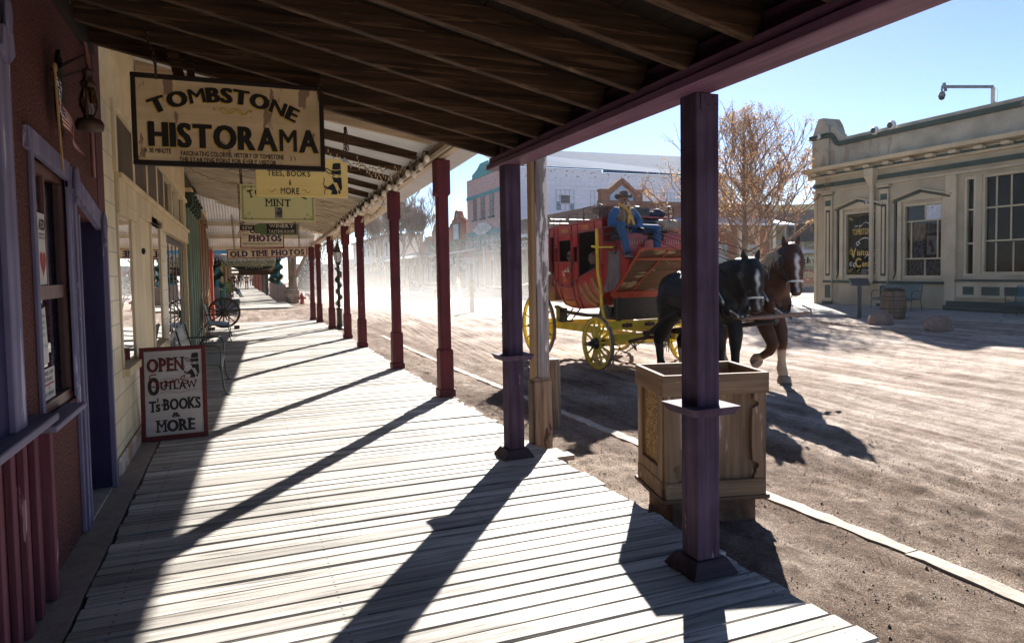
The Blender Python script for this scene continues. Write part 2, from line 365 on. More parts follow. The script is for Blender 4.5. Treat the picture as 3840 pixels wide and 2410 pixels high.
# loose stones and clods by the deck (uncountable)
gm = MB(); rk = surf('pebble', (.34, .27, .22), (.16, .12, .1), (30, 30, 30), rough=.9, bump=0, grime=0)
for i in range(15000):
    u = random.random()
    if u < .72: x = random.uniform(2.5, 6.0) ; y = random.uniform(.8, 8)
    elif u < .88: x = random.uniform(3.5, 12); y = random.uniform(1.5, 14)
    else: x = random.uniform(2.5, 4.2); y = random.uniform(8, 24)
    r = random.uniform(.0025, .0075) * (2.0 if random.random() < .04 else 1); z = gz_at(x, y) + .006
    rx = [Vector((random.uniform(.6, 1.2) * r * a, random.uniform(.6, 1.2) * r * b_, random.uniform(.5, 1) * r * c)) for a, b_, c in ((1, 0, 0), (-1, 0, 0), (0, 1, 0), (0, -1, 0), (0, 0, 1), (0, 0, -1))]
    gm.add([(x + q.x, y + q.y, z + q.z + r * .2) for q in rx], [(0, 2, 4), (2, 1, 4), (1, 3, 4), (3, 0, 4), (2, 0, 5), (1, 2, 5), (3, 1, 5), (0, 3, 5)])
g = gm.build('gravel', rk); struct(g, 'stuff')

# concrete edging line half buried in the dirt
conc = surf('edging_concrete', (.50, .44, .38), (.36, .31, .26), (20, 20, 20), rough=.9, bump=.4, c3=(.40, .31, .25), t3=.60, s3=(2, 1.2, 2))
m = MB()
def edgeline(pts, wd, z0, th, seed):
    r = random.Random(seed); out = []
    P = []
    for (a, b_) in zip(pts[:-1], pts[1:]):
        n = max(2, int((Vector(b_) - Vector(a)).length / .12))
        P += [Vector(a).lerp(Vector(b_), i / n) for i in range(n)]
    P.append(Vector(pts[-1]))
    vs = []
    for i, p in enumerate(P):
        w1 = wd / 2 * r.uniform(.75, 1.25); w2 = wd / 2 * r.uniform(.75, 1.25); z = z0 + r.uniform(-.004, .004)
        q = P[min(i + 1, len(P) - 1)] - P[max(i - 1, 0)]; nn = Vector((-q.y, q.x)).normalized()
        for s_, zz in ((w1, z - th), (w1 * .9, z), (-w2 * .9, z), (-w2, z - th)): vs.append((p.x + nn.x * s_, p.y + nn.y * s_, zz))
    m.add(vs, [(4 * i + j, 4 * i + j + 1, 4 * i + j + 5, 4 * i + j + 4) for i in range(len(P) - 1) for j in range(3)])
edgeline([(3.80, -1.5), (3.82, 2.96)], .14, -.186, .06, 3)
edgeline([(3.825, 2.965), (3.77, 4.4), (3.71, 7.0)], .135, -.186, .06, 4)
edgeline([(3.71, 7.01), (3.60, 12), (3.60, 15.7), (3.66, 19.2)], .12, -.186, .06, 5)
e = m.build('kerb_edging', conc); struct(e)

# timber boardwalk
def plankmat(name, pitch, y0, c1, c2, c3):
    m, t, b = _nodes(name); N = t.nodes.new; L = t.links.new
    tc = N('ShaderNodeTexCoord'); se = N('ShaderNodeSeparateXYZ'); L(tc.outputs['Object'], se.inputs[0])
    s = N('ShaderNodeMath'); s.operation = 'SUBTRACT'; L(se.outputs[1], s.inputs[0]); s.inputs[1].default_value = y0
    dv = N('ShaderNodeMath'); dv.operation = 'DIVIDE'; L(s.outputs[0], dv.inputs[0]); dv.inputs[1].default_value = pitch
    fl = N('ShaderNodeMath'); fl.operation = 'FLOOR'; L(dv.outputs[0], fl.inputs[0])
    wn = N('ShaderNodeTexWhiteNoise'); wn.noise_dimensions = '1D'; L(fl.outputs[0], wn.inputs['W'])
    sh = N('ShaderNodeVectorMath'); sh.operation = 'MULTIPLY_ADD'; L(wn.outputs['Color'], sh.inputs[0]); sh.inputs[1].default_value = (37, 11, 5)
    mp = N('ShaderNodeMapping'); mp.inputs['Scale'].default_value = (1.3, 34, 20); L(tc.outputs['Object'], mp.inputs[0]); L(mp.outputs[0], sh.inputs[2])
    n1 = N('ShaderNodeTexNoise'); n1.inputs['Scale'].default_value = 1; n1.inputs['Detail'].default_value = 9; n1.inputs['Roughness'].default_value = .7; n1.inputs['Distortion'].default_value = .6; L(sh.outputs[0], n1.inputs[0])
    r = N('ShaderNodeValToRGB'); e = r.color_ramp.elements; e.new(.5)
    for k, (p, c) in enumerate(((.33, c3), (.46, c2), (.62, c1))): e[k].position = p; e[k].color = (*c, 1)
    L(n1.outputs[0], r.inputs[0])
    mr = N('ShaderNodeMapRange'); mr.inputs[3].default_value = .55; mr.inputs[4].default_value = 1.15; L(wn.outputs['Value'], mr.inputs[0])
    n2 = N('ShaderNodeTexNoise'); n2.inputs['Scale'].default_value = 1.1; n2.inputs['Detail'].default_value = 6; L(tc.outputs['Object'], n2.inputs[0])
    m2 = N('ShaderNodeMapRange'); m2.inputs[1].default_value = .3; m2.inputs[2].default_value = .7; m2.inputs[3].default_value = .75; m2.inputs[4].default_value = 1.1; L(n2.outputs[0], m2.inputs[0])
    mm = N('ShaderNodeMath'); mm.operation = 'MULTIPLY'; L(mr.outputs[0], mm.inputs[0]); L(m2.outputs[0], mm.inputs[1])
    cb = N('ShaderNodeCombineColor'); [L(mm.outputs[0], cb.inputs[i]) for i in range(3)]
    mu = N('ShaderNodeMix'); mu.data_type = 'RGBA'; mu.blend_type = 'MULTIPLY'; mu.inputs[0].default_value = 1; L(r.outputs[0], mu.inputs[6]); L(cb.outputs[0], mu.inputs[7])
    def MM(op, a, b2=None, c=None):
        q = N('ShaderNodeMath'); q.operation = op
        for k, v in enumerate((a, b2, c)):
            if v is None: continue
            if isinstance(v, (int, float)): q.inputs[k].default_value = v
            else: L(v, q.inputs[k])
        return q.outputs[0]
    fx = MM('LESS_THAN', MM('PINGPONG', MM('ADD', se.outputs[0], .6), .5), .006); fy = MM('COMPARE', MM('PINGPONG', dv.outputs[0], .5), .24, .045); nail = MM('SUBTRACT', 1, MM('MULTIPLY', MM('MULTIPLY', fx, fy), .8))
    nc = N('ShaderNodeCombineColor'); [L(nail, nc.inputs[i]) for i in range(3)]
    mn_ = N('ShaderNodeMix'); mn_.data_type = 'RGBA'; mn_.blend_type = 'MULTIPLY'; mn_.inputs[0].default_value = 1; L(mu.outputs[2], mn_.inputs[6]); L(nc.outputs[0], mn_.inputs[7]); mu = mn_
    # knots
    vo = N('ShaderNodeTexVoronoi'); mv = N('ShaderNodeMapping'); mv.inputs['Scale'].default_value = (1.4, 4.5, 4); L(tc.outputs['Object'], mv.inputs[0]); L(mv.outputs[0], vo.inputs[0]); vo.inputs['Scale'].default_value = 1
    kr = N('ShaderNodeValToRGB'); kr.color_ramp.elements[0].position = .035; kr.color_ramp.elements[1].position = .075; kr.color_ramp.elements[0].color = (.25, .2, .17, 1); kr.color_ramp.elements[1].color = (1, 1, 1, 1); L(vo.outputs[0], kr.inputs[0])
    mk = N('ShaderNodeMix'); mk.data_type = 'RGBA'; mk.blend_type = 'MULTIPLY'; mk.inputs[0].default_value = 1; L(mu.outputs[2], mk.inputs[6]); L(kr.outputs[0], mk.inputs[7])
    L(mk.outputs[2], b.inputs['Base Color']); b.inputs['Roughness'].default_value = .72; b.inputs['Specular IOR Level'].default_value = .35
    bp = N('ShaderNodeBump'); bp.inputs['Strength'].default_value = .55; bp.inputs['Distance'].default_value = .006; L(n1.outputs[0], bp.inputs['Height']); L(bp.outputs[0], b.inputs['Normal'])
    return m
deckm = plankmat('weathered_planks', .1225, 0, (.62, .59, .55), (.41, .38, .345), (.085, .068, .055))
def deck(y0, y1, x0, x1, z, pitch, seed, rag=.05, ang=0.0):
    m = MB(); r = random.Random(seed); n = int((y1 - y0) / pitch)
    k0 = round(y0 / pitch)
    for i in range(n):
        y = (k0 + i) * pitch; w_ = pitch - r.choice((.008, .011, .014, .02)); zz = z - r.uniform(0, .007); xe = x1 + r.uniform(-rag, rag); xb = x0 + r.uniform(0, .02)
        th = .038; a = r.uniform(-.0016, .0016); tl = r.uniform(-.003, .003); ce = .004
        # slight crown, eased long edges
        nseg = 4; vs = []; fs = []
        for j in range(nseg + 1):
            xx = xb + (xe - xb) * j / nseg; yy = y + a * (xx) + r.uniform(-.0012, .0012); wz = zz + r.uniform(-.0015, .0015)
            vs += [(xx, yy, wz - th), (xx, yy, wz - ce), (xx, yy + ce, wz), (xx, yy + w_ - ce, wz + tl), (xx, yy + w_, wz - ce + tl), (xx, yy + w_, wz - th)]
        for j in range(nseg):
            for q in range(5): fs.append((6 * j + q, 6 * j + q + 1, 6 * j + q + 7, 6 * j + q + 6))
        fs += [(0, 1, 2, 3, 4, 5), tuple(6 * nseg + q for q in (5, 4, 3, 2, 1, 0))]
        m.add(vs, fs)
    return m
m = deck(-2, 24.4, -.775, 2.47, 0, .1225, 11, .03)
o = m.build('boardwalk', deckm); struct(o)
jw = wood('joist_wood', (.16, .11, .08), (.07, .05, .035), 'y')
m = MB()
for x in (-.6, .5, 1.5, 2.3): m.box(x - .03, x + .03, -2, 24.3, -.2, -.042)
o = m.build('boardwalk_joists', jw); struct(o)
m = deck(34.2, 118, -1.3, 2.35, 0, .245, 12, .04)
o = m.build('far_boardwalk', deckm); struct(o)
m = MB(); m.box(-.972, -.785, -2, 7.48, -.2, -.004); m.box(-.972, -.785, 7.5, 24.2, -.2, -.012)
o = m.build('wall_footing_strip', surf('footing', (.34, .28, .24), (.24, .2, .17), (9, 9, 9), rough=.9, bump=.4)); struct(o)
m = MB()
for i in range(2): m.box(2.2, 2.63 - .04 * i, 5.22 + i * .142, 5.22 + i * .142 + .135, -.045, -.003)
m.box(2.30, 2.56, 5.2, 5.46, -.2, -.05)
o = m.build('boardwalk_step', wood('step_plank', (.5, .43, .36), (.3, .24, .19), 'x')); struct(o)
# little green weeds against the deck edge
wm = MB(); r = random.Random(4)
for cx, cy in ((2.55, 7.95), (2.56, 7.7), (2.6, 8.15), (2.5, 24.7), (3.0, 11.6), (2.56, 10.1)):
    for i in range(26):
        a = r.uniform(0, 6.28); l = r.uniform(.03, .09); bx = cx + r.uniform(-.05, .05); by = cy + r.uniform(-.07, .07); z = gz_at(bx, by) - .01
        wm.add([(bx - .004, by, z), (bx + .004, by, z), (bx + cos(a) * l * .5, by + sin(a) * l * .5, z + l)], [(0, 1, 2)])
o = wm.build('weeds', surf('weed', (.10, .16, .04), (.05, .09, .02), grime=0, bump=0)); struct(o, 'stuff')
# ============================================================ OUR SIDE OF THE STREET
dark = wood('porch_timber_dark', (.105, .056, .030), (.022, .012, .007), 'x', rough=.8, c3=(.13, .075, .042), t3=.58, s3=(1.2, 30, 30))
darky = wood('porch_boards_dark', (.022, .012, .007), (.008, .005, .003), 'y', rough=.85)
purple = wood('purple_paint', (.125, .085, .14), (.06, .038, .068), 'z', rough=.75, spec=.12, k=.8, grime=.45, gsc=4, c3=(.26, .19, .20), t3=.67, s3=(16, 16, 3))
purpley = wood('purple_beam_paint', (.22, .10, .18), (.11, .05, .09), 'y', rough=.5, k=.8, grime=.3, gsc=4)
# ---- near porch: dark timber roof on two purple posts
po = thing('timber_porch', 'dark timber porch roof with a purple beam on two purple square posts', 'porch', (2.16, 2.9, 0))
m = MB(world=po); m.box(2.06, 2.26, -3, 5.76, 2.48, 2.53); m.box(2.075, 2.25, -3, 5.72, 2.532, 2.585); m.box(2.14, 2.235, -3, 5.72, 2.586, 2.70)
m.build('beam', purpley, po, bevel=.006)
SL = .22
def zr(x): return 2.575 + SL * (2.05 - x)       # underside of the rafters
ry = [y for y in [5.585 - .455 * i for i in range(16)]]
for y in ry:
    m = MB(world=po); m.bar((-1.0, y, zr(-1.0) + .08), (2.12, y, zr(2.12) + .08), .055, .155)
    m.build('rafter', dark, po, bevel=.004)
m = MB(world=po); r = random.Random(5); x = -1.05
while x < 2.28:
    wd = r.uniform(.17, .27); z0 = zr(x) + .158; z1 = zr(x + wd) + .158; g = r.uniform(.003, .007)
    a, b_ = (x, z0), (x + wd - g, z0 - SL * (wd - g))
    m.add([(a[0], -3, a[1]), (b_[0], -3, b_[1]), (b_[0], 5.75, b_[1]), (a[0], 5.75, a[1]), (a[0], -3, a[1] + .025), (b_[0], -3, b_[1] + .025), (b_[0], 5.75, b_[1] + .025), (a[0], 5.75, a[1] + .025)], [(3, 2, 1, 0), (4, 5, 6, 7), (0, 1, 5, 4), (1, 2, 6, 5), (2, 3, 7, 6), (3, 0, 4, 7)])
    x += wd
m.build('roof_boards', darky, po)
m = MB(world=po); m.bar((-1.05, 1.4, zr(-1.05) + .205), (2.31, 1.4, zr(2.31) + .205), 8.75, .012); m.build('roof_covering', surf('felt', (.1, .09, .08), rough=.95), po)
m = MB(world=po); m.box(-.968, -.925, -3, 5.74, 3.20, 3.33); m.build('ledger', darky, po)
m = MB(world=po); m.bar((-.40, 5.24, 3.2), (-.33, 5.24, 2.90), .07, .035, (0, 1, 0)); m.bar((-.28, 5.28, 3.2), (-.27, 5.28, 2.90), .05, .03, (0, 1, 0)); m.build('hanger_block', dark, po)
def purple_post(x, y, top, ty):
    m = MB(world=po); m.box(x - .07, x + .07, y - .07, y + .07, .002, top); p = m.build('post', purple, po, bevel=.005)
    m = MB(world=po)      # collar: board with splayed faces mitred round the post
    def fr(z0, z1, a, b_):
        for k in range(4):
            c, s_ = cos(k * pi / 2), sin(k * pi / 2)
            Q = [(-a, -a, z0), (a, -a, z0), (b_, -b_, z1), (-b_, -b_, z1), (-.069, -.069, z0), (.069, -.069, z0), (.069, -.069, z1), (-.069, -.069, z1)]
            m.add([(x + q[0] * c - q[1] * s_, y + q[0] * s_ + q[1] * c, q[2]) for q in Q], [(0, 1, 2, 3), (3, 2, 6, 7), (1, 0, 4, 5)])
    fr(.835, .88, .12, .145); m.build('collar', purple, p)
    m = MB(world=po); fr(.001, .072, .138, .095); m.build('base_trim', wood('purple_worn', (.06, .04, .06), (.03, .018, .028), 'x'), p)
    m = MB(world=po); m.box(x - .045, x + .062, y - .076, y - .0705, top - .085, top - .004)
    for a, b_ in ((-.03, -.03), (.02, -.02), (.04, -.055), (-.005, -.06)): m.ell((x + a + .01, y - .077, top + b_), (.006, .004, .006), 8, 5)
    m.build('bracket_plate', purple, p)
purple_post(2.235, 2.96, 2.48, 0); purple_post(2.15, 5.42, 2.48, 0)

# ---- mauve stucco building
WX = -.97
mb_ = thing('stucco_building', 'mauve stucco building with lavender window and door trim', 'building', (WX, 0, 0), pi / 2)
stu = surf('mauve_stucco', (.30, .11, .10), (.06, .02, .022), (70, 70, 70), rough=.95, bump=1., det=3, dist=.05, grime=.3)
maroon = surf('maroon_paint', (.09, .016, .025), (.06, .012, .018), (20, 20, 20), rough=.7)
lav = wood('lavender_paint', (.24, .215, .33), (.15, .135, .22), 'z', rough=.8, spec=.1, k=.6, grime=.2, gsc=3, c3=(.42, .40, .52), t3=.63, s3=(12, 12, 1.5))
lavx = wood('lavender_paint_flat', (.30, .26, .34), (.18, .155, .22), 'x', rough=.8, spec=.1, k=.6, c3=(.3, .25, .24), t3=.66, s3=(2, 14, 14))
pur2 = surf('plum_paint', (.05, .042, .105), (.032, .026, .07), (5, 5, 1), rough=.85, spec=.08, grime=.2, gsc=3)
mauve = wood('mauve_batten_paint', (.19, .068, .09), (.10, .034, .048), 'z', rough=.8, spec=.1, k=.7, c3=(.42, .26, .3), t3=.64, s3=(12, 12, 1.5))
m = MB(); T = .35
m.box(-3, 4.17, 0, T, -.2, 3.9); m.box(4.17, 4.95, 0, T, -.2, .855); m.box(4.17, 4.95, 0, T, 2.26, 3.9); m.box(4.95, 5.07, 0, T, -.2, 3.9); m.box(5.07, 5.9, 0, T, 2.0, 3.9)
m.build('wall', stu, mb_)
m = MB(); m.box(5.9, 6.17, -.004, T + .5, -.2, 3.9); m.build('corner_pier', maroon, mb_)
m = MB(); m.box(2.6, 3.42, -.05, -.002, .945, 3.8); m.build('pilaster', pur2, mb_)
m = MB(); m.box(3.42, 3.58, -.075, -.002, .945, 3.8); m.build('pilaster_trim', lav, mb_, bevel=.004)
m = MB(); m.prism([(3.44, 2.65), (3.57, 2.65), (3.59, 2.56), (3.50, 2.50), (3.41, 2.56)], -.095, -.077); m.ell((3.50, -.097, 2.7), (.04, .015, .09)); m.build('drop_ornament', lav, mb_)
m = MB(); m.box(2.4, 3.90, -.125, .0, .905, .943); m.build('sill_shelf', lavx, mb_, bevel=.005)
m = MB(); m.box(2.4, 4.02, -.03, -.001, 0, .90)
r = random.Random(2)
x = 2.5
while x < 3.85: m.box(x, x + .055, -.06, -.031, 0, .903); x += .175
m.box(3.93, 3.99, -.075, -.001, 0, .903)
m.build('battened_dado', mauve, mb_, bevel=.003)
wn = MB(); wn.box(4.08, 4.135, -.02, -.001, .87, 2.26); wn.box(4.86, 4.90, -.02, -.001, .87, 2.2)
wn.add([(4.02, -.03, 2.24), (4.88, -.03, 2.18), (4.88, -.03, 2.29), (4.02, -.03, 2.35), (4.02, -.001, 2.24), (4.88, -.001, 2.18), (4.88, -.001, 2.29), (4.02, -.001, 2.35)], [(0, 1, 2, 3), (3, 2, 6, 7), (4, 5, 1, 0), (1, 5, 6, 2), (0, 3, 7, 4)])
wd = wn.build('window', lav, mb_, bevel=.003)
sash = wood('sash_brown', (.16, .07, .06), (.09, .04, .035), 'z', rough=.5)
m = MB()
for a in (4.171, 4.89): m.box(a, a + .055, .02, .07, .86, 2.2)
for z in (.86, 1.48, 2.16): m.box(4.226, 4.89, .02, .07, z, z + (.06 if z != 1.48 else .075))
m.box(4.50, 4.53, .03, .06, 1.555, 2.16)
m.build('sash', sash, wd)
pane = glass('pane_glass', (.8, .82, .8), 1.5, .01)
m = MB(); m.quad((4.2, .045, .9), (4.9, .045, .9), (4.9, .045, 2.18), (4.2, .045, 2.18)); m.build('pane', pane, wd)
# papers stuck inside the glass
paper = surf('notice_paper', (.62, .58, .55), (.5, .47, .45), grime=.1, bump=0)
inkd = surf('sign_black', (.02, .016, .015), (.012, .01, .01), (20, 20, 20), rough=.6, bump=0, grime=0)
redp = surf('sign_red', (.35, .03, .03), (.25, .02, .02), (20, 20, 20), rough=.6, bump=0, grime=0)
m = MB(); m.box(4.36, 4.50, .032, .034, 1.56, 1.95); m.build('defibrillator_notice', paper, wd)
m = MB(); text(m, 'AED', 4.43, 1.86, .06, .12, y=.0305, off=.03); text(m, 'EMERGENCY', 4.43, 1.83, .012, .12, y=.0305, gap=.06); text(m, 'DEFIBRILLATOR', 4.43, 1.81, .012, .12, y=.0305, gap=.06); m.build('notice_words', inkd, wd)
m = MB(); pts = curve(lambda t: (4.43 + .06 * sin(t) ** 3 * 1.0, 1.68 + .07 * (13 * cos(t) - 5 * cos(2 * t) - 2 * cos(3 * t) - cos(4 * t)) / 14), 0, 2 * pi, 28)[:-1]; m.add([(p[0], .0305, p[1]) for p in pts], [tuple(range(len(pts)))[::-1]]); m.build('heart_symbol', redp, wd)
m = MB(); m.add([(4.31, .033, 1.42), (4.43, .033, 1.44), (4.47, .033, 1.13), (4.33, .033, 1.12)], [(0, 3, 2, 1)]); m.build('award_notice', paper, wd)
m = MB(); teal = surf('sign_teal', (.03, .25, .22), grime=0, bump=0); text(m, 'Tripadvisor', 4.37, 1.385, .017, .09, y=.0315); text(m, 'Travelers', 4.37, 1.35, .02, .08, y=.0315); text(m, 'Choice', 4.37, 1.32, .02, .06, y=.0315); text(m, '2022', 4.38, 1.28, .02, .05, y=.0315); text(m, 'U. Can', 4.40, 1.22, .02, .06, y=.0315); m.build('award_words', teal, wd)
m = MB(); m.box(4.30, 4.56, .031, .034, .93, 1.10); m.build('entrance_notice', paper, wd)
m = MB(); text(m, 'WHEEL CHAIR', 4.43, 1.065, .022, .2, y=.0295); text(m, 'ENTRANCE', 4.43, 1.03, .022, .16, y=.0295); text(m, 'AT', 4.43, .985, .02, .03, y=.0295); text(m, 'O.K. CORRAL', 4.43, .95, .022, .2, y=.0295); m.build('entrance_words', inkd, wd)
m = MB(); m.box(4.32, 4.54, .0295, .0305, 1.008, 1.018); m.build('notice_rule', redp, wd)
m = MB(); m.box(3.92, 4.62, -.11, 0, .838, .870); m.build('window_sill', lavx, wd, bevel=.005)
dr = MB(); dr.box(4.91, 4.945, -.022, -.001, 0, 2.2); dr.box(4.955, 5.0, -.034, -.001, 0, 2.2); dr.box(5.075, 5.1, -.03, .4, 0, 2.0); 
dr.box(5.885, 5.935, -.05, -.005, 0, 1.94)
dr.add([(4.86, -.04, 2.14), (5.78, -.04, 1.94), (5.78, -.04, 2.07), (4.86, -.04, 2.27), (4.86, -.001, 2.14), (5.78, -.001, 1.94), (5.78, -.001, 2.07), (4.86, -.001, 2.27)], [(0, 1, 2, 3), (3, 2, 6, 7), (4, 5, 1, 0), (1, 5, 6, 2), (0, 3, 7, 4)])
dd_ = dr.build('doorway', lav, mb_, bevel=.003)
m = MB(); m.box(5.86, 5.884, -.02, .42, 0, 2.0); m.build('door_reveal', pur2, dd_)
m = MB(); m.box(5.1, 5.86, .38, .42, .06, 2.0); m.build('door', pur2, dd_)
m = MB(); m.box(5.07, 5.9, -.02, .42, -.01, .012); m.build('threshold', surf('stone_step', (.4, .36, .33)), dd_)
for xx, zz in ((4.88, 2.18), (5.76, 1.97)):
    m = MB(); m.ell((xx, -.06, zz), (.028, .02, .10), 8, 8); m.ell((xx, -.06, zz - .11), (.02, .015, .03), 8, 6); m.build('drop_ornament', lav, mb_, smooth=True)
m = MB(); m.tube([(4.6, -.03, 3.32), (5.38, -.03, 3.28), (5.54, -.03, 3.16), (5.6, -.03, 3.0), (5.6, -.03, 2.3)], .014, 8)
for p in ((5.0, -.03, 3.30), (5.6, -.03, 2.7)): m.ell(p, .02)
m.build('conduit', surf('conduit_red', (.2, .06, .05), rough=.4, spec=.5), mb_, smooth=True)
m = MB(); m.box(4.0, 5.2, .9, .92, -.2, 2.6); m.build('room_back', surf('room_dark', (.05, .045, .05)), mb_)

# ---- cream shop front
cr = thing('cream_shopfront', 'cream painted shopfront with tiled piers, big display windows and a dark entrance', 'shop', (WX, 6.17, 0), pi / 2)
cream = surf('cream_paint', (.78, .62, .38), (.66, .50, .29), (10, 10, 10), rough=.7, c3=(.5, .4, .28), t3=.68, s3=(6, 6, 2), bump=.2)
creamz = wood('cream_timber', (.78, .63, .40), (.60, .46, .27), 'z', rough=.6, k=.7, c3=(.42, .3, .18), t3=.66, s3=(14, 14, 1.6))
tile = bricks('cream_tile', (.78, .68, .48), (.70, .59, .39), (.45, .39, .28), .32, .20, .006, 'xz', .4, rough=.4)
screen = surf('window_screen', (.11, .07, .04), (.05, .032, .02), (3, 3, .6), rough=.6, bump=0)
def X(y): return y - 6.17
T = .3
m = MB(world=cr); 
def wb(m, y0, y1, z0, z1, p0=0., p1=-T): m.box(WX + p0, WX + p1, y0, y1, z0, z1)   # world box on the left wall, p = projection towards the street
m = MB(world=cr); wb(m, 6.175, 6.68, .0, 3.0, .0); wb(m, 6.68, 7.95, -.2, .72, .0); m.build('tiled_pier', tile, cr); m = MB(world=cr); wb(m, 10.15, 10.95, 0, 2.25); wb(m, 8.9, 10.15, -.2, .70); m.build('tiled_pier', tile, cr)
m = MB(world=cr); wb(m, 6.175, 6.64, 3.001, 4.05); wb(m, 6.64, 15.1, 3.06, 4.05); wb(m, 10.95, 14.9, -.2, .35); wb(m, 14.9, 15.1, -.2, 3.06); m.build('wall', cream, cr)
m = MB(world=cr); wb(m, 6.18, 7.95, -.02, .13, .035, 0); m.build('plinth', surf('plinth', (.62, .55, .46), (.45, .37, .3), c3=(.35, .22, .15), t3=.55), cr, bevel=.02)
m = MB(world=cr); wb(m, 6.70, 15.1, 2.22, 2.44, .03); wb(m, 6.70, 15.1, 2.44, 2.49, .06); wb(m, 7.86, 8.9, .0, 2.22, .01); wb(m, 8.9, 8.98, 0, 2.2, .03); wb(m, 6.64, 6.72, 2.49, 3.10, .03); wb(m, 6.7, 15, 3.02, 3.08, .04)
for y in (7.80, 8.86, 9.9, 10.75, 12.0, 13.2, 14.4): wb(m, y, y + .1, 2.49, 3.02, .012)
m.build('timber_frame', creamz, cr, bevel=.004)
m = MB(world=cr)
for a, b_ in ((6.72, 7.8), (7.9, 8.86), (8.96, 9.9), (10.0, 10.75)): wb(m, a, b_, 2.50, 3.015, .004, -.05)
m.build('clerestory_screen', screen, cr)
bigpane = glass('shop_glass', (.5, .5, .48), 2.0, .005)
for a, b_, z0, z1 in ((6.70, 7.86, .80, 2.14), (9.0, 10.15, .76, 2.22)):
    m = MB(world=cr); wb(m, a, a + .05, z0, z1, .012, -.08); wb(m, b_ - .36 if a < 7 else b_ - .1, b_, z0, z1, .012, -.08); wb(m, a, b_, z1, z1 + .08, .03, -.08); wb(m, a - .02, b_ + .02, z0 - .07, z0, .06, -.08)
    wi = m.build('display_window', creamz, cr, bevel=.004)
    m = MB(world=cr); m.quad((WX - .002, a, z0), (WX - .002, b_, z0), (WX - .002, b_, z1), (WX - .002, a, z1)); m.build('pane', bigpane, wi)
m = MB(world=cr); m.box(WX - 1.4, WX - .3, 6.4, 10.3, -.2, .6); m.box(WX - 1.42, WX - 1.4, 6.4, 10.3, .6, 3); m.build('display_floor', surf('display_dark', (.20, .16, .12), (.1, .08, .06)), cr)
m = MB(world=cr); r = random.Random(3)
for i in range(22):
    y = r.uniform(6.8, 10); h = r.uniform(.1, .45); wd_ = r.uniform(.08, .2); m.box(WX - .5 - r.uniform(0, .5), WX - .35, y, y + wd_, .6, .6 + h)
m.build('display_goods', surf('goods', (.45, .35, .3), (.12, .16, .2), (2, 2, 2), lo=.45, hi=.5), cr)
dk = wood('dark_brown_timber', (.055, .035, .028), (.025, .016, .013), 'z', rough=.5)
m = MB(world=cr); 
for y in (10.97, 11.7, 12.35, 13.0, 13.75, 14.5): wb(m, y, y + .12, .35, 2.2, -.045, -.12)
for z in (.35, .6, 2.1): wb(m, 10.97, 14.85, z, z + .1, -.042, -.12)
for y in (10.9, 11.6, 12.5, 13.4, 14.3): wb(m, y, y + .5, 2.5, 3.02, -.05, -.1)
en = m.build('dark_entrance', dk, cr, bevel=.004)
m = MB(world=cr); m.quad((WX - .05, 11, .4), (WX - .05, 14.8, .4), (WX - .05, 14.8, 2.2), (WX - .05, 11, 2.2)); m.build('pane', bigpane, en)
m = MB(world=cr); m.ell((WX + .025, 8.2, 1.86), (.02, .035, .035)); m.build('door_bell', inkd, cr)
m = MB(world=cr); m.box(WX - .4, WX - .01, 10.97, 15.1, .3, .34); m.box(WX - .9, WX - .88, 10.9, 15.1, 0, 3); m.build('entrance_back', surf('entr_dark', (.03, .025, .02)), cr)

# ---- green and ochre pilastered shop front
gp = thing('pilastered_shopfront', 'shopfront with rows of tall sage green and ochre pilasters', 'shop', (WX, 15.1, 0), pi / 2)
sage = wood('sage_paint', (.26, .34, .26), (.17, .23, .17), 'z', rough=.55, k=.6)
ochre = wood('ochre_varnish', (.42, .24, .08), (.22, .11, .035), 'z', rough=.4, k=.6)
brown = wood('brown_varnish', (.20, .08, .05), (.10, .04, .025), 'z', rough=.4, k=.6)
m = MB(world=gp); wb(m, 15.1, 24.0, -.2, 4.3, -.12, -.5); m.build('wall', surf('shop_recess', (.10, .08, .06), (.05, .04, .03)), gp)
for k, y in enumerate((15.2, 15.95, 16.7, 17.45, 18.2)):
    m = MB(world=gp); wb(m, y, y + .22, .3, 2.95, .05, -.12); wb(m, y + .04, y + .08, .35, 2.9, .065, .05); wb(m, y + .13, y + .17, .35, 2.9, .065, .05); wb(m, y - .03, y + .25, 0, .3, .10, -.12)
    p = m.build('pilaster', sage, gp, bevel=.004)
    m = MB(world=gp); wb(m, y - .03, y + .25, 2.95, 3.0, .10, -.1); wb(m, y, y + .22, 3.0, 3.2, .13, -.1); wb(m, y - .04, y + .26, 3.2, 3.26, .17, -.1); m.build('capital', surf('dark_green', (.05, .08, .06)), p, bevel=.004)
    m = MB(world=gp); wb(m, y - .035, y + .255, 0, .12, .12, -.1); m.build('pilaster_foot', surf('dark_foot', (.04, .05, .05)), p, bevel=.02)
for k, y in enumerate((18.95, 19.75, 20.6, 21.5, 22.4, 23.4)):
    m = MB(world=gp); wb(m, y, y + .3, .25, 3.0, .06, -.12); wb(m, y + .06, y + .24, .4, 1.0, .075, .06); wb(m, y + .06, y + .24, 1.15, 2.9, .075, .06); wb(m, y - .03, y + .33, 0, .25, .1, -.12); wb(m, y - .04, y + .34, 3.0, 3.2, .12, -.12)
    m.build('pilaster', ochre if k % 2 == 0 else brown, gp, bevel=.004)
m = MB(world=gp); wb(m, 15.1, 24, 3.26, 3.34, .12, -.12); m.build('cornice', cream, gp)
m = MB(world=gp)
for a in (15.45, 16.2, 16.95, 17.7): wb(m, a, a + .45, .3, .8, -.02, -.12); wb(m, a, a + .45, 2.3, 2.4, -.02, -.12)
m.build('stall_riser', sage, gp)
m = MB(world=gp)
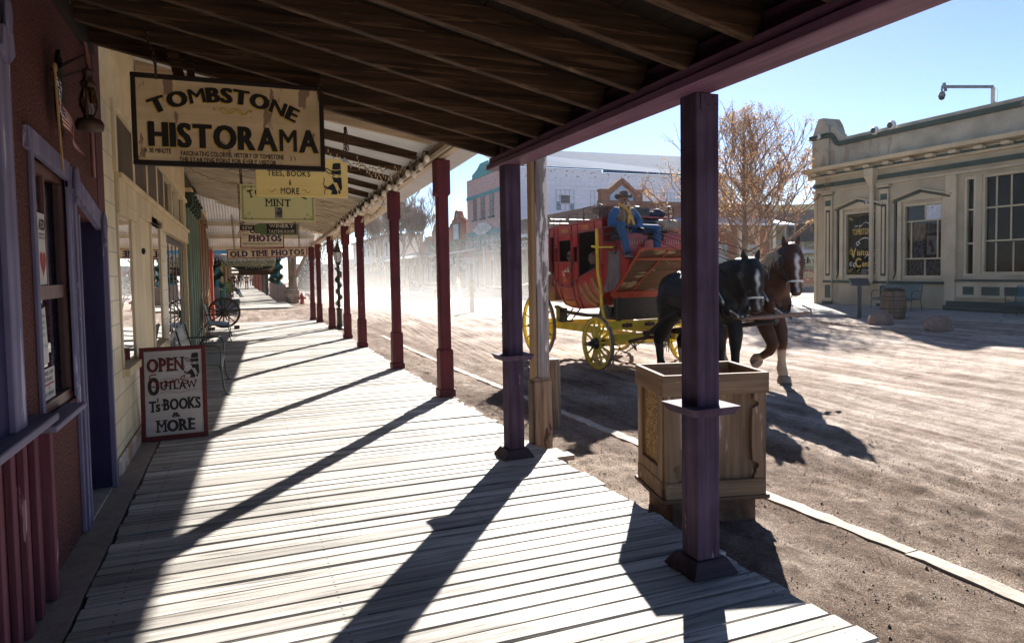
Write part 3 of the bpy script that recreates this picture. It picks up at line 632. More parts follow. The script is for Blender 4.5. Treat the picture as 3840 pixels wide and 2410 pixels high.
for a in (15.45, 16.2, 16.95, 17.7, 19.3, 20.1, 21): m.quad((WX - .06, a, .8), (WX - .06, a + .45, .8), (WX - .06, a + .45, 2.3), (WX - .06, a, 2.3))
m.build('window_glass', bigpane, gp)

# ---- long awning: corrugated iron and painted boards on red posts
aw = thing('long_awning', 'long corrugated awning with a timber edge beam on a row of dark red square posts', 'awning', (2.36, 8.4, 0))
redpost = wood('oxblood_paint', (.15, .020, .030), (.095, .014, .02), 'z', rough=.6, k=.6, grime=.4, gsc=3, c3=(.30, .16, .13), t3=.68, s3=(12, 12, 2.5))
white = wood('white_rafter_paint', (.78, .70, .56), (.58, .48, .34), 'x', rough=.6, k=.6, c3=(.3, .2, .13), t3=.67, s3=(2, 16, 16))
def zb(y): return 3.0 - .0325 * (y - 8.4)       # underside of the edge beam
WZ = 3.72
edge = wood('weathered_beam', (.30, .20, .12), (.10, .065, .04), 'y', rough=.8)
m = MB(world=aw); m.bar((2.33, 6.1, zb(6.1) + .08), (2.33, 14.2, zb(14.2) + .08), .05, .15); m.build('edge_beam', edge, aw, bevel=.003)
m = MB(world=aw); m.bar((2.37, 6.05, zb(6.05) + .035), (2.37, 24.35, zb(24.35) + .035), .16, .06); m.bar((2.34, 14.2, zb(14.2) + .1), (2.34, 24.35, zb(24.35) + .1), .05, .09); m.build('edge_plate', wood('white_plate', (.78, .66, .52), (.6, .48, .35), 'y'), aw, bevel=.003)
ye = [6.4, 7.35, 8.3, 9.25, 10.2, 11.15, 12.1, 13.05] + [13.9 + .62 * i for i in range(12)]
tan = wood('tan_rafter', (.62, .47, .33), (.45, .32, .2), 'x')
for i, y in enumerate(ye):
    z1 = zb(y) + .15; sl_ = (WZ - z1) / 3.3
    m = MB(world=aw); m.bar((-.965, y, WZ + .08), (2.30, y, z1 + .08 + .0), .05, .15 if i > 7 else .16)
    m.build('rafter', (dark if i < 8 and i != 2 else tan if i == 2 else white), aw, bevel=.003)
def roofz(x, y):
    z1 = zb(y) + .24; return WZ + .17 + (z1 - WZ - .17) * (x + .97) / 3.3
corr = surf('galvanised_underside', (.80, .80, .80), (.70, .70, .71), (2, 20, 2), rough=.45, bump=0, metal=0, spec=.5, c3=(.5, .38, .28), t3=.68, s3=(2, 5, 2))
m = MB(world=aw); vs = []; ysq = [6.0 + .0127 * i for i in range(645)]
for y in ysq:
    c = .009 * sin(2 * pi * y / .076)
    for x in (-1.3, .1, 1.2, 2.3, 2.93): vs.append((x, y, roofz(x, y) + c))
m.add(vs, [(5 * i + j, 5 * i + j + 1, 5 * i + j + 6, 5 * i + j + 5) for i in range(len(ysq) - 1) for j in range(4)]); m.build('corrugated_sheet', corr, aw, smooth=True)
m = MB(world=aw); x = -1.3
while x < 2.85:
    m.add([(a, y, roofz(a, y) + dz) for dz in (0, .02) for a, y in ((x, 14.19), (x + .135, 14.19), (x + .135, 21.6 + (2.93 - x) * .7), (x, 21.6 + (2.93 - x) * .7))], [(3, 2, 1, 0), (4, 5, 6, 7), (0, 1, 5, 4), (1, 2, 6, 5), (2, 3, 7, 6), (3, 0, 4, 7)]); x += .142
m.build('painted_boards', wood('white_boards', (.80, .72, .60), (.62, .53, .4), 'y', k=.6), aw)
# end slope
m = MB(world=aw)
for y, z in ((24.3, 2.46), (23.2, 2.78), (22.1, 3.10)): m.box(-1.0, 2.28, y - .04, y + .04, z - .06, z + .07)
m.bar((-.1, 22.1, 3.2), (-.1, 24.3, 2.56), .05, .08)
m.build('end_purlin', white, aw, bevel=.004)
m = MB(world=aw); vs = []; xq = [-1.5 + .0127 * i for i in range(310)]
for x in xq:
    c = .009 * sin(2 * pi * x / .076)
    for y, z in ((20.2, 3.77), (22.6, 3.07), (24.6, 2.49)): vs.append((x, y, z + c))
m.add(vs, [(3 * i + j, 3 * i + j + 1, 3 * i + j + 4, 3 * i + j + 3) for i in range(len(xq) - 1) for j in range(2)]); m.build('end_sheet', corr, aw, smooth=True)
def red_post(x, y, zt, s_=1.):
    m = MB(world=aw); a = .07; m.box(x - a, x + a, y - a, y + a, 0, zt)
    p = m.build('post', redpost, aw, bevel=.01)
    m = MB(world=aw)
    def blk(z0, z1, h, t0, t1):
        vs = []
        for z, q in ((z0, a if t0 else h), (z0 + (.03 if t0 else 0), h), (z1 - (.03 if t1 else 0), h), (z1, a if t1 else h)):
            vs += [(x - q, y - q, z), (x + q, y - q, z), (x + q, y + q, z), (x - q, y + q, z)]
        m.add(vs, [(3, 2, 1, 0), (12, 13, 14, 15)] + [(4 * k + j, 4 * k + (j + 1) % 4, 4 * k + 4 + (j + 1) % 4, 4 * k + 4 + j) for k in range(3) for j in range(4)])
    blk(zt - .46, zt - .01, .092, 1, 0); m.build('cap_block', redpost, p, bevel=.004)
    m = MB(world=aw); blk(.003, .62, .088, 0, 1); blk(.003, .12, .105, 0, 1); m.build('foot_block', redpost, p, bevel=.004)
for x, y in ((2.40, 8.4), (2.38, 11.2), (2.39, 14.75), (2.39, 16.9), (2.40, 20.0), (2.36, 22.9), (2.27, 24.15)): red_post(x, y, zb(y) - .003)
orr = wood('orange_red_paint', (.55, .12, .06), (.42, .08, .04), 'z', k=.6)
m = MB(world=aw); m.box(-1.02, -.82, 24.1, 24.3, 0, 2.4); m.box(-1.04, -.80, 24.08, 24.32, 0, .6); m.box(-1.04, -.80, 24.08, 24.32, 1.9, 2.4); m.build('post', orr, aw, bevel=.01, label='bright orange-red corner post at the far left end')
# ============================================================ HANGING SIGNS
chainm = surf('rusty_chain', (.12, .07, .045), (.05, .03, .02), rough=.6, metal=.6)
yel = surf('sign_gold', (.60, .40, .04), (.5, .32, .03), (20, 20, 20), rough=.6, bump=0, grime=0)
def chain(mb, p0, p1, l=.035, r=.006):
    p0, p1 = Vector(p0), Vector(p1); d = p1 - p0; n = max(2, int(d.length / (l * .8))); d /= n; a = d.orthogonal().normalized(); b = d.normalized().cross(a)
    for i in range(n):
        c = p0 + d * (i + .5); s_ = a if i % 2 else b; h = d.normalized() * l * .32
        mb.tube([c + h * 1.4, c + h + s_ * l * .28, c - h + s_ * l * .28, c - h * 1.4, c - h - s_ * l * .28, c + h - s_ * l * .28], r * .55, 5, closed=True)
    return mb
def outlaw(mb, f, y):
    """bandit bust: hat, mask, pistol, smoke; f maps drawing points to the board"""
    def P(pts): mb.add([(*(lambda q: (q[0], y, q[1]))(f(a, b)),) for a, b in pts], [tuple(range(len(pts)))])
    P([(765, 190), (800, 184), (855, 185), (858, 250), (800, 262), (752, 256)]); P([(752, 266), (800, 272), (858, 258), (862, 298), (800, 302), (742, 296)])
    stroke(mb, [f(*p) for p in ((745, 300), (715, 305), (685, 285), (668, 262), (672, 250), (690, 250), (720, 266), (752, 282))], abs(f(12, 0)[0] - f(0, 0)[0]), y)
    P([(742, 300), (860, 300), (860, 318), (790, 312), (748, 318)]); P([(745, 332), (770, 346), (800, 352), (862, 344), (868, 470), (850, 508), (830, 462), (806, 408), (768, 402), (760, 372)])
    for c in ((772, 326), (835, 330)): P([(c[0] - 16, c[1]), (c[0], c[1] - 6), (c[0] + 16, c[1]), (c[0], c[1] + 7)])
    P([(690, 462), (760, 412), (778, 440), (800, 490), (815, 522), (800, 541), (732, 540), (745, 500)]); P([(826, 480), (850, 520), (832, 538), (818, 508)])
    stroke(mb, [f(650, 446), f(700, 472), f(768, 500)], abs(f(0, 16)[1] - f(0, 0)[1]), y - .0004); stroke(mb, [f(645, 462), f(700, 486)], abs(f(0, 7)[1] - f(0, 0)[1]), y - .0003)
    stroke(mb, [f(*p) for p in ((645, 352), (655, 368), (656, 388), (645, 415), (647, 432), (655, 442))], abs(f(9, 0)[0] - f(0, 0)[0]), y)
    stroke(mb, [f(668, 480), f(655, 510), f(652, 540)], abs(f(8, 0)[0] - f(0, 0)[0]), y)
# 1 --- big board
bd = wood('sign_board_tan', (.84, .64, .38), (.70, .50, .29), 'x', k=.5, c3=(.30, .20, .13), t3=.60, s3=(7, 5, 2.5), bump=.2, grime=.3, gsc=3)
s1 = thing('hanging_sign', 'large dark-framed tan board lettered TOMBSTONE HISTORAMA under the near porch', 'sign', (-.015, 5.0, 2.605))
m = MB(); m.box(-.585, .585, -.012, .012, -.275, .275); m.build('board', bd, s1)
m = MB()
for a in (-1, 1):
    m.box(-.597, .597, -.022, .022, a * .277 - .016, a * .277 + .016); m.box(a * .582 - .0145, a * .582 + .0145, -.022, .022, -.2605, .2605)
m.build('frame', surf('frame_black', (.03, .02, .016), (.018, .012, .01)), s1, bevel=.004)
L1 = lambda off, y, mm, dx=0, dz=0: (text(mm, 'TOMBSTONE', -.037 + dx, .035 + dz, .098, .87, y=y, off=off, arc=.105, gap=.10), text(mm, 'HISTORAMA', .025 + dx, -.165 + dz, .158, 1.05, y=y, off=off * .9, gap=.17))
m = MB(); L1(.055, -.0130, m, -.007, -.006); m.build('letter_shading', yel, s1)
m = MB(); L1(.062, -.0145, m); text(m, 'A 30 MINUTE', -.455, -.213, .032, .155, y=-.0145, off=.03); text(m, 'FASCINATING COLORFUL HISTORY OF TOMBSTONE', .0, -.222, .032, .64, y=-.0145, off=.03); text(m, 'THE STARTING POINT FOR EVERY VISITOR', -.03, -.260, .029, .60, y=-.0145, off=.03)
for q in (.36, .385): stroke(m, [(q, -.195), (q + .012, -.21), (q + .005, -.23)], .005, -.0145)
for q in (-.11, .12): 
    for a in range(3): stroke(m, [(q - .01 * cos(a * 1.05), .09 - .01 * sin(a * 1.05)), (q + .01 * cos(a * 1.05), .09 + .01 * sin(a * 1.05))], .0015, -.0145 - a * .0002)
m.build('lettering', inkd, s1)
m = MB(); stroke(m, [(-.08 + .2 * t, .085 + .016 * sin(t * 14)) for t in [i / 24 for i in range(25)]], .008, -.0145); stroke(m, [(-.07 + .17 * t, .083 - .02 * sin(t * 10)) for t in [i / 20 for i in range(21)]], .005, -.0142); m.build('flourish', yel, s1)
m = MB(); m.box(-.455, -.44, -.026, -.022, .255, .36); chain(m, (-.447, -.02, .355), (-.50, 0, .58), .04, .009); m.build('chain', chainm, s1)
m = MB(); m.box(.56, .572, -.026, -.022, .19, .255); chain(m, (.566, -.02, .24), (.60, 0, .46), .04, .009); m.build('chain', chainm, s1)
# 2 --- yellow board
yb = wood('sign_board_yellow', (.88, .66, .24), (.82, .60, .20), 'x', k=.5, bump=.1, grime=.1)
s2 = thing('hanging_sign', 'yellow board reading TEES, BOOKS & MORE with a masked gunman', 'sign', (.642, 7.5, 2.6))
F2 = lambda px, py: ((px - 929) * .00123, (561 - py) * .00123)
m = MB(); m.box(-.462, .462, -.012, .012, -.202, .205); m.build('board', yb, s2, bevel=.003)
m = MB(); text(m, 'OUTLAW', -.16, .115, .06, .42, y=-.014, off=.02); text(m, 'TEES, BOOKS', -.138, .008, .062, .425, y=-.014, off=.02); text(m, '&', -.128, -.082, .055, .025, y=-.014, off=.02); text(m, 'MORE', -.132, -.175, .065, .185, y=-.014, off=.02)
g2 = lambda a, b: F2(1098 + (a - 645) * .70, 430 + (b - 185) * .757)
outlaw(m, g2, -.0145); m.build('lettering', inkd, s2)
m = MB()
for sg in (-1, 1): stroke(m, [(-.132 + sg * (.12 + .09 * t), -.145 + .016 * sin(t * 7)) for t in [i / 12 for i in range(13)]], .006, -.014, .002)
m.build('flourish', redp, s2)
m = MB(); m.box(.415, .455, -.02, -.012, .175, .212); m.build('bracket', surf('zinc', (.4, .4, .4), metal=.8, rough=.4, bump=0), s2)
m = MB(); chain(m, (.435, -.01, .21), (.45, 0, .55), .045, .011); chain(m, (.47, -.01, .30), (.455, 0, .55), .045, .011); m.build('chain', chainm, s2)
m = MB(); chain(m, (-.435, -.01, .2), (-.44, 0, .62), .045, .011); m.build('chain', chainm, s2)
# 3 --- mint board
mint = surf('sign_board_green', (.60, .55, .25), (.56, .51, .23), (6, 6, 6), rough=.5, bump=.05, grime=.1)
s3_ = thing('hanging_sign', 'sage green sign lettered TOMBSTONE MINT with scrolled corners', 'sign', (.495, 9.5, 2.52))
F3 = lambda px, py: ((px - 732) * .00154, (782 - py) * .00154)
dgr = surf('sign_dark_green', (.05, .06, .03), grime=0, bump=0)
m = MB(); m.box(-.466, .466, -.01, .01, -.237, .237); m.build('board', mint, s3_)
m = MB(); text(m, 'TOMBSTONE', 0, .06, .10, .72, y=-.012, off=.02, slab=.09, arc=.05, gap=.18); text(m, 'MINT', 0, -.04, .095, .31, y=-.012, off=.03, slab=.09, gap=.2); m.build('lettering', inkd, s3_)
m = MB()
for a, b_, w_, h_ in ((.440, .212, 0, 0), (.43, .202, 0, 0)):
    P_ = [(-a, -b_), (a, -b_), (a, b_), (-a, b_), (-a, -b_)]
    for i in range(4): stroke(m, [P_[i], P_[i + 1]], .004, -.012 - .0002 * i)
for sx in (-1, 1):
    for sz in (-1, 1):
        for k in range(3):
            cx, cz = sx * (.415 - .05 * k * (k > 0)), sz * (.185 - (.045 if k == 1 else 0)); rr = .026 - .005 * k
            if k == 2: cx, cz = sx * .33, sz * .195
            stroke(m, [(cx + rr * (1 - t / 9) * cos(t) * sx, cz + rr * (1 - t / 9) * sin(t) * sz) for t in [i * .35 for i in range(18)]], .006, -.0126 - .0002 * k, .003)
m.build('scroll_border', dgr, s3_)
m = MB(); m.box(-.047, .047, -.013, -.0115, -.19, -.055); m.build('portrait', surf('photo_print', (.25, .2, .2), (.02, .02, .02), (18, 18, 18), lo=.4, hi=.6, bump=0, grime=0), s3_)
m = MB(); chain(m, (-.44, 0, .23), (-.47, 0, .75), .05, .012); m.build('chain', chainm, s3_); m = MB(); chain(m, (.44, 0, .23), (.46, 0, .65), .05, .012); m.build('chain', chainm, s3_)
# 4 --- bottle shaped sign
s4 = thing('hanging_sign', 'wine-bottle-shaped sign reading SSW, WINERY TASTING ROOM', 'sign', (.475, 12.0, 2.335))
gb = surf('bottle_green', (.13, .17, .06), (.11, .14, .05), rough=.5, bump=0)
K4 = .00195; F4 = lambda px, py: ((px - 668) * K4, (979 - py) * K4)
m = MB(); m.prism([F4(*p) for p in ((545, 947), (568, 938), (590, 930), (897, 930), (897, 1028), (600, 1028), (580, 1010), (560, 996), (545, 990))], -.01, .01); m.build('board', gb, s4)
m = MB(); a, b_ = F4(440, 992), F4(550, 945); m.box(a[0], b_[0], -.013, .012, a[1], b_[1]); m.build('neck_label', surf('bottle_brown', (.05, .03, .025), bump=0), s4)
m = MB(); a, b_ = F4(645, 1016), F4(882, 932); m.box(a[0], b_[0], -.013, -.0105, a[1], b_[1]); m.build('label', inkd, s4)
cre = surf('sign_cream_letters', (.62, .52, .38), bump=0, grime=0)
m = MB()
for t, c, b_, w_, h_ in (('SSW', 493, 984, 78, 28), ('WINERY', 764, 965, 195, 28), ('TASTING ROOM', 764, 1010, 205, 25)):
    p = F4(c, b_); text(m, t, p[0], p[1], h_ * K4, w_ * K4, y=-.0145, off=.02, slab=.08, gap=.22)
m.build('lettering', cre, s4)
m = MB(); chain(m, (-.40, 0, .06), (-.42, 0, .9), .06, .012); m.build('chain', chainm, s4); m = MB(); chain(m, (.40, 0, .08), (.41, 0, .75), .06, .012); m.build('chain', chainm, s4)
# 5 --- photos sign with round disc
s5 = thing('hanging_sign', 'cream sign reading PHOTOS INSTANTANEOUS PORTRAITS behind the bottle sign', 'sign', (.40, 13.5, 2.28))
crm = surf('sign_board_cream', (.80, .66, .44), (.74, .60, .38), (8, 8, 8), rough=.5, bump=0, grime=.15)
mr_ = surf('sign_maroon', (.20, .03, .03), bump=0, grime=0); navy = surf('sign_navy', (.02, .03, .09), bump=0, grime=0); pinkl = surf('sign_pink_shadow', (.55, .22, .17), bump=0, grime=0)
m = MB(); m.box(-.385, .385, -.012, .012, -.20, .20); m.build('frame', mr_, s5, bevel=.004)
m = MB(); m.box(-.365, .365, -.0145, -.0125, -.18, .18); m.build('board', crm, s5)
for mt, dx, y in ((pinkl, .008, -.0155), (navy, 0, -.0165)):
    m = MB(); text(m, 'OLD TIME', .05 + dx, .07 - dx * .5, .10, .52, y=y, off=.045, slab=.10, gap=.16); text(m, 'PHOTOS', .05 + dx, -.075 - dx * .5, .115, .56, y=y, off=.045, slab=.10, gap=.16); m.build('lettering', mt, s5)
m = MB(); text(m, 'INSTANTANEOUS PORTRAITS', 0, -.145, .042, .66, y=-.0165, off=.01); m.build('small_lettering', inkd, s5)
m = MB(); m.lathe((-.32, -.014, .06), [(0, -.02), (.088, -.02), (.088, 0), (0, 0)], 20, 'y', cap=False); m.build('disc', crm, s5)
m = MB(); m.lathe((-.32, -.034, .06), [(.079, -.001), (.085, -.001), (.085, 0), (.079, 0)], 20, 'y', cap=False); text(m, 'CAN', -.335, .075, .045, .10, y=-.036, off=.03, rot=.2); text(m, 'CAN', -.315, .015, .05, .12, y=-.036, off=.03, rot=.2); m.build('disc_lettering', mr_, s5)
m = MB(); chain(m, (-.36, 0, .2), (-.38, 0, .95), .06, .012); m.build('chain', chainm, s5)
# 6 --- long narrow sign
s6 = thing('hanging_sign', 'long narrow cream sign reading OLD TIME PHOTOS at the end of the awning', 'sign', (.69, 19.0, 2.145), rot=(0, -.028, 0))
m = MB(); m.box(-.99, .99, -.015, .015, -.12, .12); m.build('frame', redp, s6, bevel=.004)
m = MB(); m.box(-.965, .965, -.018, -.0155, -.10, .10); m.build('board', crm, s6)
for mt, dx, y in ((pinkl, .012, -.019), (navy, 0, -.0205)):
    m = MB(); text(m, 'OLD TIME PHOTOS', 0 + dx, -.075 - dx * .4, .15, 1.82, y=y, off=.04, slab=.11, gap=.2); m.build('lettering', mt, s6)
m = MB(); chain(m, (-.8, 0, .12), (-.82, 0, 1.0), .07, .012); m.build('chain', chainm, s6); m = MB(); chain(m, (.8, 0, .12), (.81, 0, .75), .07, .012); m.build('chain', chainm, s6)
# far signs beyond the cross street
def fsign(label, cx, y, cz, w_, h_, boardm, letm, rows, frame=None, shape=None):
    s_ = thing('hanging_sign', label, 'sign', (cx, y, cz)); m = MB()
    if shape == 'oval': m.lathe((0, -.02, 0), [(0, 0), (1, 0), (1, .04), (0, .04)], 24, 'y', cap=False); m.v = [(a * w_ / 2, b, c * h_ / 2) for a, b, c in m.v]
    else: m.box(-w_ / 2, w_ / 2, -.02, .02, -h_ / 2, h_ / 2)
    m.build('board', boardm, s_)
    m = MB()
    for t, x, z, hh, ww in rows: text(m, t, x, z, hh, ww, y=-.0225, off=.02)
    m.build('lettering', letm, s_)
    m = MB(); m.cyl((-w_ * .4, 0, h_ / 2), (-w_ * .4, 0, h_ / 2 + .5), .01, n=5); m.build('hanger', chainm, s_); m = MB(); m.cyl((w_ * .4, 0, h_ / 2), (w_ * .4, 0, h_ / 2 + .5), .01, n=5); m.build('hanger', chainm, s_)
olive = surf('sign_olive', (.42, .40, .24), bump=0); brn = surf('sign_brown', (.10, .05, .03), bump=0)
# x at depth y from picture columns
fsign('olive board reading AUTHENTIC INDIAN COLLECTIBLES across the side street', .42, 36.5, 2.33, 2.55, .48, olive, inkd, [('AUTHENTIC INDIAN COLLECTIBLES', 0, -.20, .15, 2.4), ('TRADING CO', .6, .03, .12, .9)])
fsign('olive board reading AUTHENTIC INDIAN JEWELRY, lowest of its pair', .40, 38.5, 2.16, 2.7, .30, olive, inkd, [('AUTHENTIC INDIAN JEWELRY', 0, -.09, .17, 2.5)])
fsign('dark oval sign with two letters rows hanging over the far boardwalk', .70, 44, 2.08, 2.3, .5, inkd, olive, [('DOGS', .1, -.12, .2, 1.0)], shape='oval')
fsign('brown board reading WINE TASTING over the far boardwalk', .95, 46, 1.85, 2.1, .62, brn, cre, [('WINE TASTING', 0, 0, .16, 1.6)])
fsign('small tan sign at the right post of the far boardwalk', 1.9, 45, 1.98, .45, .5, surf('sign_tan', (.4, .25, .14), bump=0), cre, [('ENTR', 0, .05, .09, .35), ('ANCE', 0, -.13, .09, .35)])
fsign('pale sign reading THEATER farthest down the boardwalk', .55, 62, 2.35, 2.4, .42, surf('sign_pale', (.55, .45, .35), bump=0), brn, [('THEATER', 0, -.05, .2, 1.9)])
fsign('pale narrow sign below the THEATER sign', .55, 64, 1.95, 2.5, .25, surf('sign_pale', (.55, .45, .35)), brn, [('ARCADE', 0, -.08, .15, 1.5)])
fsign('faded lowest sign over the far people', .55, 70, 1.62, 2.6, .3, surf('sign_pale2', (.5, .36, .25), bump=0), brn, [('SALOON', 0, -.1, .18, 1.7)])

# ---- sandwich board on the boardwalk
s7 = thing('sandwich_board', 'red-framed white board lettered OPEN, TS BOOKS & MORE standing by the shop wall', 'sign', (-.637, 7.38, .002), rot=(radians(-5), 0, radians(2)))
F7 = lambda px, py: ((px - 502) * .00063, .905 - (py - 75) * .000682)
m = MB()
for q in ((-.293, -.255), (.255, .293)): m.box(q[0], q[1], -.02, .02, 0, .905)
m.box(-.254, .254, -.02, .02, 0, .045); m.box(-.254, .254, -.02, .02, .865, .905); m.build('frame', surf('aframe_red', (.13, .012, .012), (.08, .008, .008), (10, 10, 10), rough=.5, c3=(.3, .2, .15), t3=.7), s7, bevel=.004)
m = MB(); m.box(-.254, .254, -.008, .008, .045, .865); m.build('panel', wood('aframe_white', (.50, .45, .44), (.40, .36, .35), 'x', k=.5, bump=.1), s7)
def tx(mm, t, x0, x1, base, top, y=-.0095, **k): a = F7(x0, base); b_ = F7(x1, top); text(mm, t, (a[0] + b_[0]) / 2, a[1], b_[1] - a[1], b_[0] - a[0], y=y, **k)
m = MB(); tx(m, 'OPEN', 140, 640, 425, 235, off=.05, slab=.1, gap=.14); tx(m, 'O', 148, 290, 750, 500, off=.07); tx(m, 'UTLAW', 315, 820, 690, 575, off=.04, slab=.1, gap=.1)
tx(m, 'T', 150, 245, 995, 835, off=.04, slab=.12); tx(m, 's', 243, 300, 990, 830, off=.04); tx(m, "'", 262, 278, 960, 805, off=.03); tx(m, 'BOOKS', 350, 865, 980, 820, off=.05, slab=.12, gap=.1); tx(m, '&', 460, 580, 1088, 1018, off=.04); tx(m, 'MORE', 250, 775, 1285, 1120, off=.05, slab=.12, gap=.12)
p = F7(330, 905); m.lathe((p[0], -.0105, p[1]), [(0, -.0002), (.009, -.0002), (.009, 0)], 10, 'y', cap=False)
outlaw(m, F7, -.0097); m.build('lettering', inkd, s7)
m = MB(); tx(m, 'OPEN', 148, 630, 418, 243, y=-.0107, off=.01, gap=.2)
stroke(m, [F7(*q) for q in ((262, 470), (220, 462), (180, 475), (165, 505), (185, 540), (250, 575), (295, 605), (290, 630), (250, 640), (200, 638), (170, 625))], .011, -.0109)
stroke(m, [F7(*q) for q in ((395, 555), (350, 580), (325, 620), (335, 650), (365, 640), (395, 600), (400, 560), (405, 620), (425, 645))], .011, -.0111)
stroke(m, [F7(*q) for q in ((450, 560), (455, 640), (465, 580), (500, 555), (510, 570), (512, 630), (520, 575), (550, 545), (565, 560), (575, 620))], .011, -.0113)
stroke(m, [F7(*q) for q in ((665, 505), (620, 515), (590, 545), (640, 570), (700, 580), (715, 600), (680, 620), (610, 612))], .011, -.0115)
stroke(m, [F7(300 + 520 * t, 735 - 18 * sin(t * 9) - 10 * t) for t in [i / 30 for i in range(31)]], .003, -.0108); stroke(m, [F7(310 + 500 * t, 545 - 20 * abs(sin(t * 6)) + 20 * t) for t in [i / 30 for i in range(31)]], .003, -.0106)
m.build('red_scrawl', surf('scrawl_red', (.15, .012, .012), bump=0, grime=0), s7)
m = MB(); m.bar((.272, .022, .88), (.272, .26, .03), .03, .03); m.build('back_leg', edge, s7); m = MB(); m.bar((-.272, .022, .88), (-.272, .26, .03), .03, .03); m.build('back_leg', edge, s7)

# ---- flag, oil lantern on the stucco wall
def stripes(nm, n, c1, c2, axis, per):
    m, t, b = _nodes(nm); N = t.nodes.new; L = t.links.new; at = N('ShaderNodeVertexColor'); at.layer_name = 'col'; L(at.outputs[0], b.inputs['Base Color']); b.inputs['Roughness'].default_value = .8; return m
def flagmesh(name, parent, P, nu, nv, colf, mat):
    """cloth grid P(u,v) with a colour per face"""
    vs = [P(i / nu, j / nv) for i in range(nu + 1) for j in range(nv + 1)]; fs = [(i * (nv + 1) + j, (i + 1) * (nv + 1) + j, (i + 1) * (nv + 1) + j + 1, i * (nv + 1) + j + 1) for i in range(nu) for j in range(nv)]
    me = bpy.data.meshes.new(name); me.from_pydata([tuple(v) for v in vs], [], fs); ca = me.color_attributes.new('col', 'FLOAT_COLOR', 'CORNER')
    for k, p in enumerate(me.polygons):
        i, j = divmod(k, nv); c = colf((i + .5) / nu, (j + .5) / nv)
        for li in p.loop_indices: ca.data[li].color = (*c, 1)
    me.materials.append(mat); me.polygons.foreach_set('use_smooth', [True] * len(me.polygons)); o = bpy.data.objects.new(name, me); col.objects.link(o); o.parent = parent; return o
vcol = stripes('cloth_vertex_colour', 0, 0, 0, 0, 0)
def usa(u, v):       # u along the fly, v from top to bottom
    if u < .42 and v < 7 / 13: return (.75, .75, .78) if (int(u * 26) % 2 == 0 and int(v * 20) % 2 == 0) else (.03, .035, .10)
    return (.42, .03, .04) if int(v * 13) % 2 == 0 else (.72, .66, .62)
fl = thing('small_flag', 'small American flag on a bamboo stick above the stucco window', 'flag', (-.925, 4.62, 2.27))
top = Vector((.03, -.23, .44)); m = MB(); m.tube([(0, 0, -.06), (.012, -.11, .2), tuple(top)], .007, 6); m.ell(tuple(top + Vector((0, 0, .02))), (.012, .012, .03)); m.build('stick', wood('bamboo', (.42, .28, .12), (.3, .18, .07), 'z'), fl)
def Pf(u, v):
    a = top * .97; b_ = Vector((.012, -.11, .2)); s_ = a.lerp(b_, v * .9)
    return s_ + Vector((.05 * u + .012 * sin(u * 12 + v * 3), .22 * u + .16 * u * v + .012 * sin(u * 10), -.30 * u * (.55 + .45 * (1 - v)) - .02 * u))
flagmesh('cloth', fl, Pf, 26, 26, usa, vcol)
ln = thing('oil_lantern', 'old oil lantern in a dark metal hood on the stucco wall', 'lantern', (-.80, 4.62, 2.46))
ln.scale = (.85, .85, .85)
rust = surf('rusty_tin', (.10, .055, .04), (.04, .025, .02), (14, 14, 14), rough=.6, metal=.5, spec=.5)
m = MB(); m.prism([(-.06, -.08), (.02, -.02), (.06, .20), (.03, .44), (-.04, .50), (-.14, .36), (-.15, .08)], -.15, -.125, 'yz'); m.bar((-.14, -.10, .36), (-.02, -.02, .47), .16, .012); m.build('hood', surf('hood_black', (.03, .02, .02), (.015, .012, .012), rough=.5, metal=.3), ln)
m = MB(); m.lathe((0, .12, 0), [(.03, 0), (.085, .01), (.09, .05), (.075, .08), (.035, .09), (.035, .11)], 16); m.lathe((0, .12, 0), [(.045, .30), (.05, .33), (.03, .36), (.03, .40), (.05, .41), (.02, .43)], 14)
for a in (-1, 1): m.tube([(0, .12 + a * .07, .06), (0, .12 + a * .085, .2), (0, .12 + a * .05, .33)], .007, 6)
m.tube([(0, .07, .34), (0, .09, .47), (0, .15, .47), (0, .17, .34)], .004, 6); m.build('lantern_frame', rust, ln, smooth=True)
m = MB(); m.lathe((0, .12, 0), [(.035, .11), (.06, .17), (.06, .22), (.04, .30)], 16, cap=False); m.build('lamp_chimney', glass('lamp_glass', (.75, .65, .5), 1.5, .1), ln, smooth=True)
m = MB(); m.bar((-.17, -.05, .3), (0, .12, .43), .015, .015); m.build('bracket', rust, ln)

# ---- bulb string and fairy lights under the long awning
bs = thing('bulb_string', 'string of clear glass bulbs sagging along the awning edge beam', 'string lights', (2.28, 8.3, 3.1))
bulbg = surf('bulb_glass', (.95, .88, .75), (.85, .78, .65), rough=.12, spec=.6, bump=0, grime=0); sock = surf('bulb_socket', (.03, .025, .02), bump=0, grime=0)
ys_ = [8.36, 8.67, 9.04, 9.42, 9.86, 10.25, 10.7, 11.1, 11.45, 11.85, 12.15, 12.45, 12.8, 13.1, 13.45, 13.75, 14.1, 14.45, 14.8, 15.2, 15.6, 16.1, 16.6, 17.2]
m = MB(world=bs); pts = []
for i, y in enumerate(ys_):
    z = zb(y) + .075 - .04 * (i % 3); pts.append((2.21, y, z))
    if i + 1 < len(ys_): pts.append((2.21, (y + ys_[i + 1]) / 2, zb(y) + .115))
m.tube(pts, .006, 5); m.build('cable', sock, bs)
for i, y in enumerate(ys_):
    z = zb(y) + .07 - .04 * (i % 3)
    m = MB(world=bs); m.lathe((2.21, y, z - .125), [(0, 0), (.022, .007), (.036, .03), (.038, .052), (.028, .08), (.018, .10)], 12); b_ = m.build('bulb', bulbg, bs, smooth=True)
    m = MB(world=bs); m.cyl((2.21, y, z - .03), (2.21, y, z + .02), .021, n=10); m.build('socket', sock, b_)
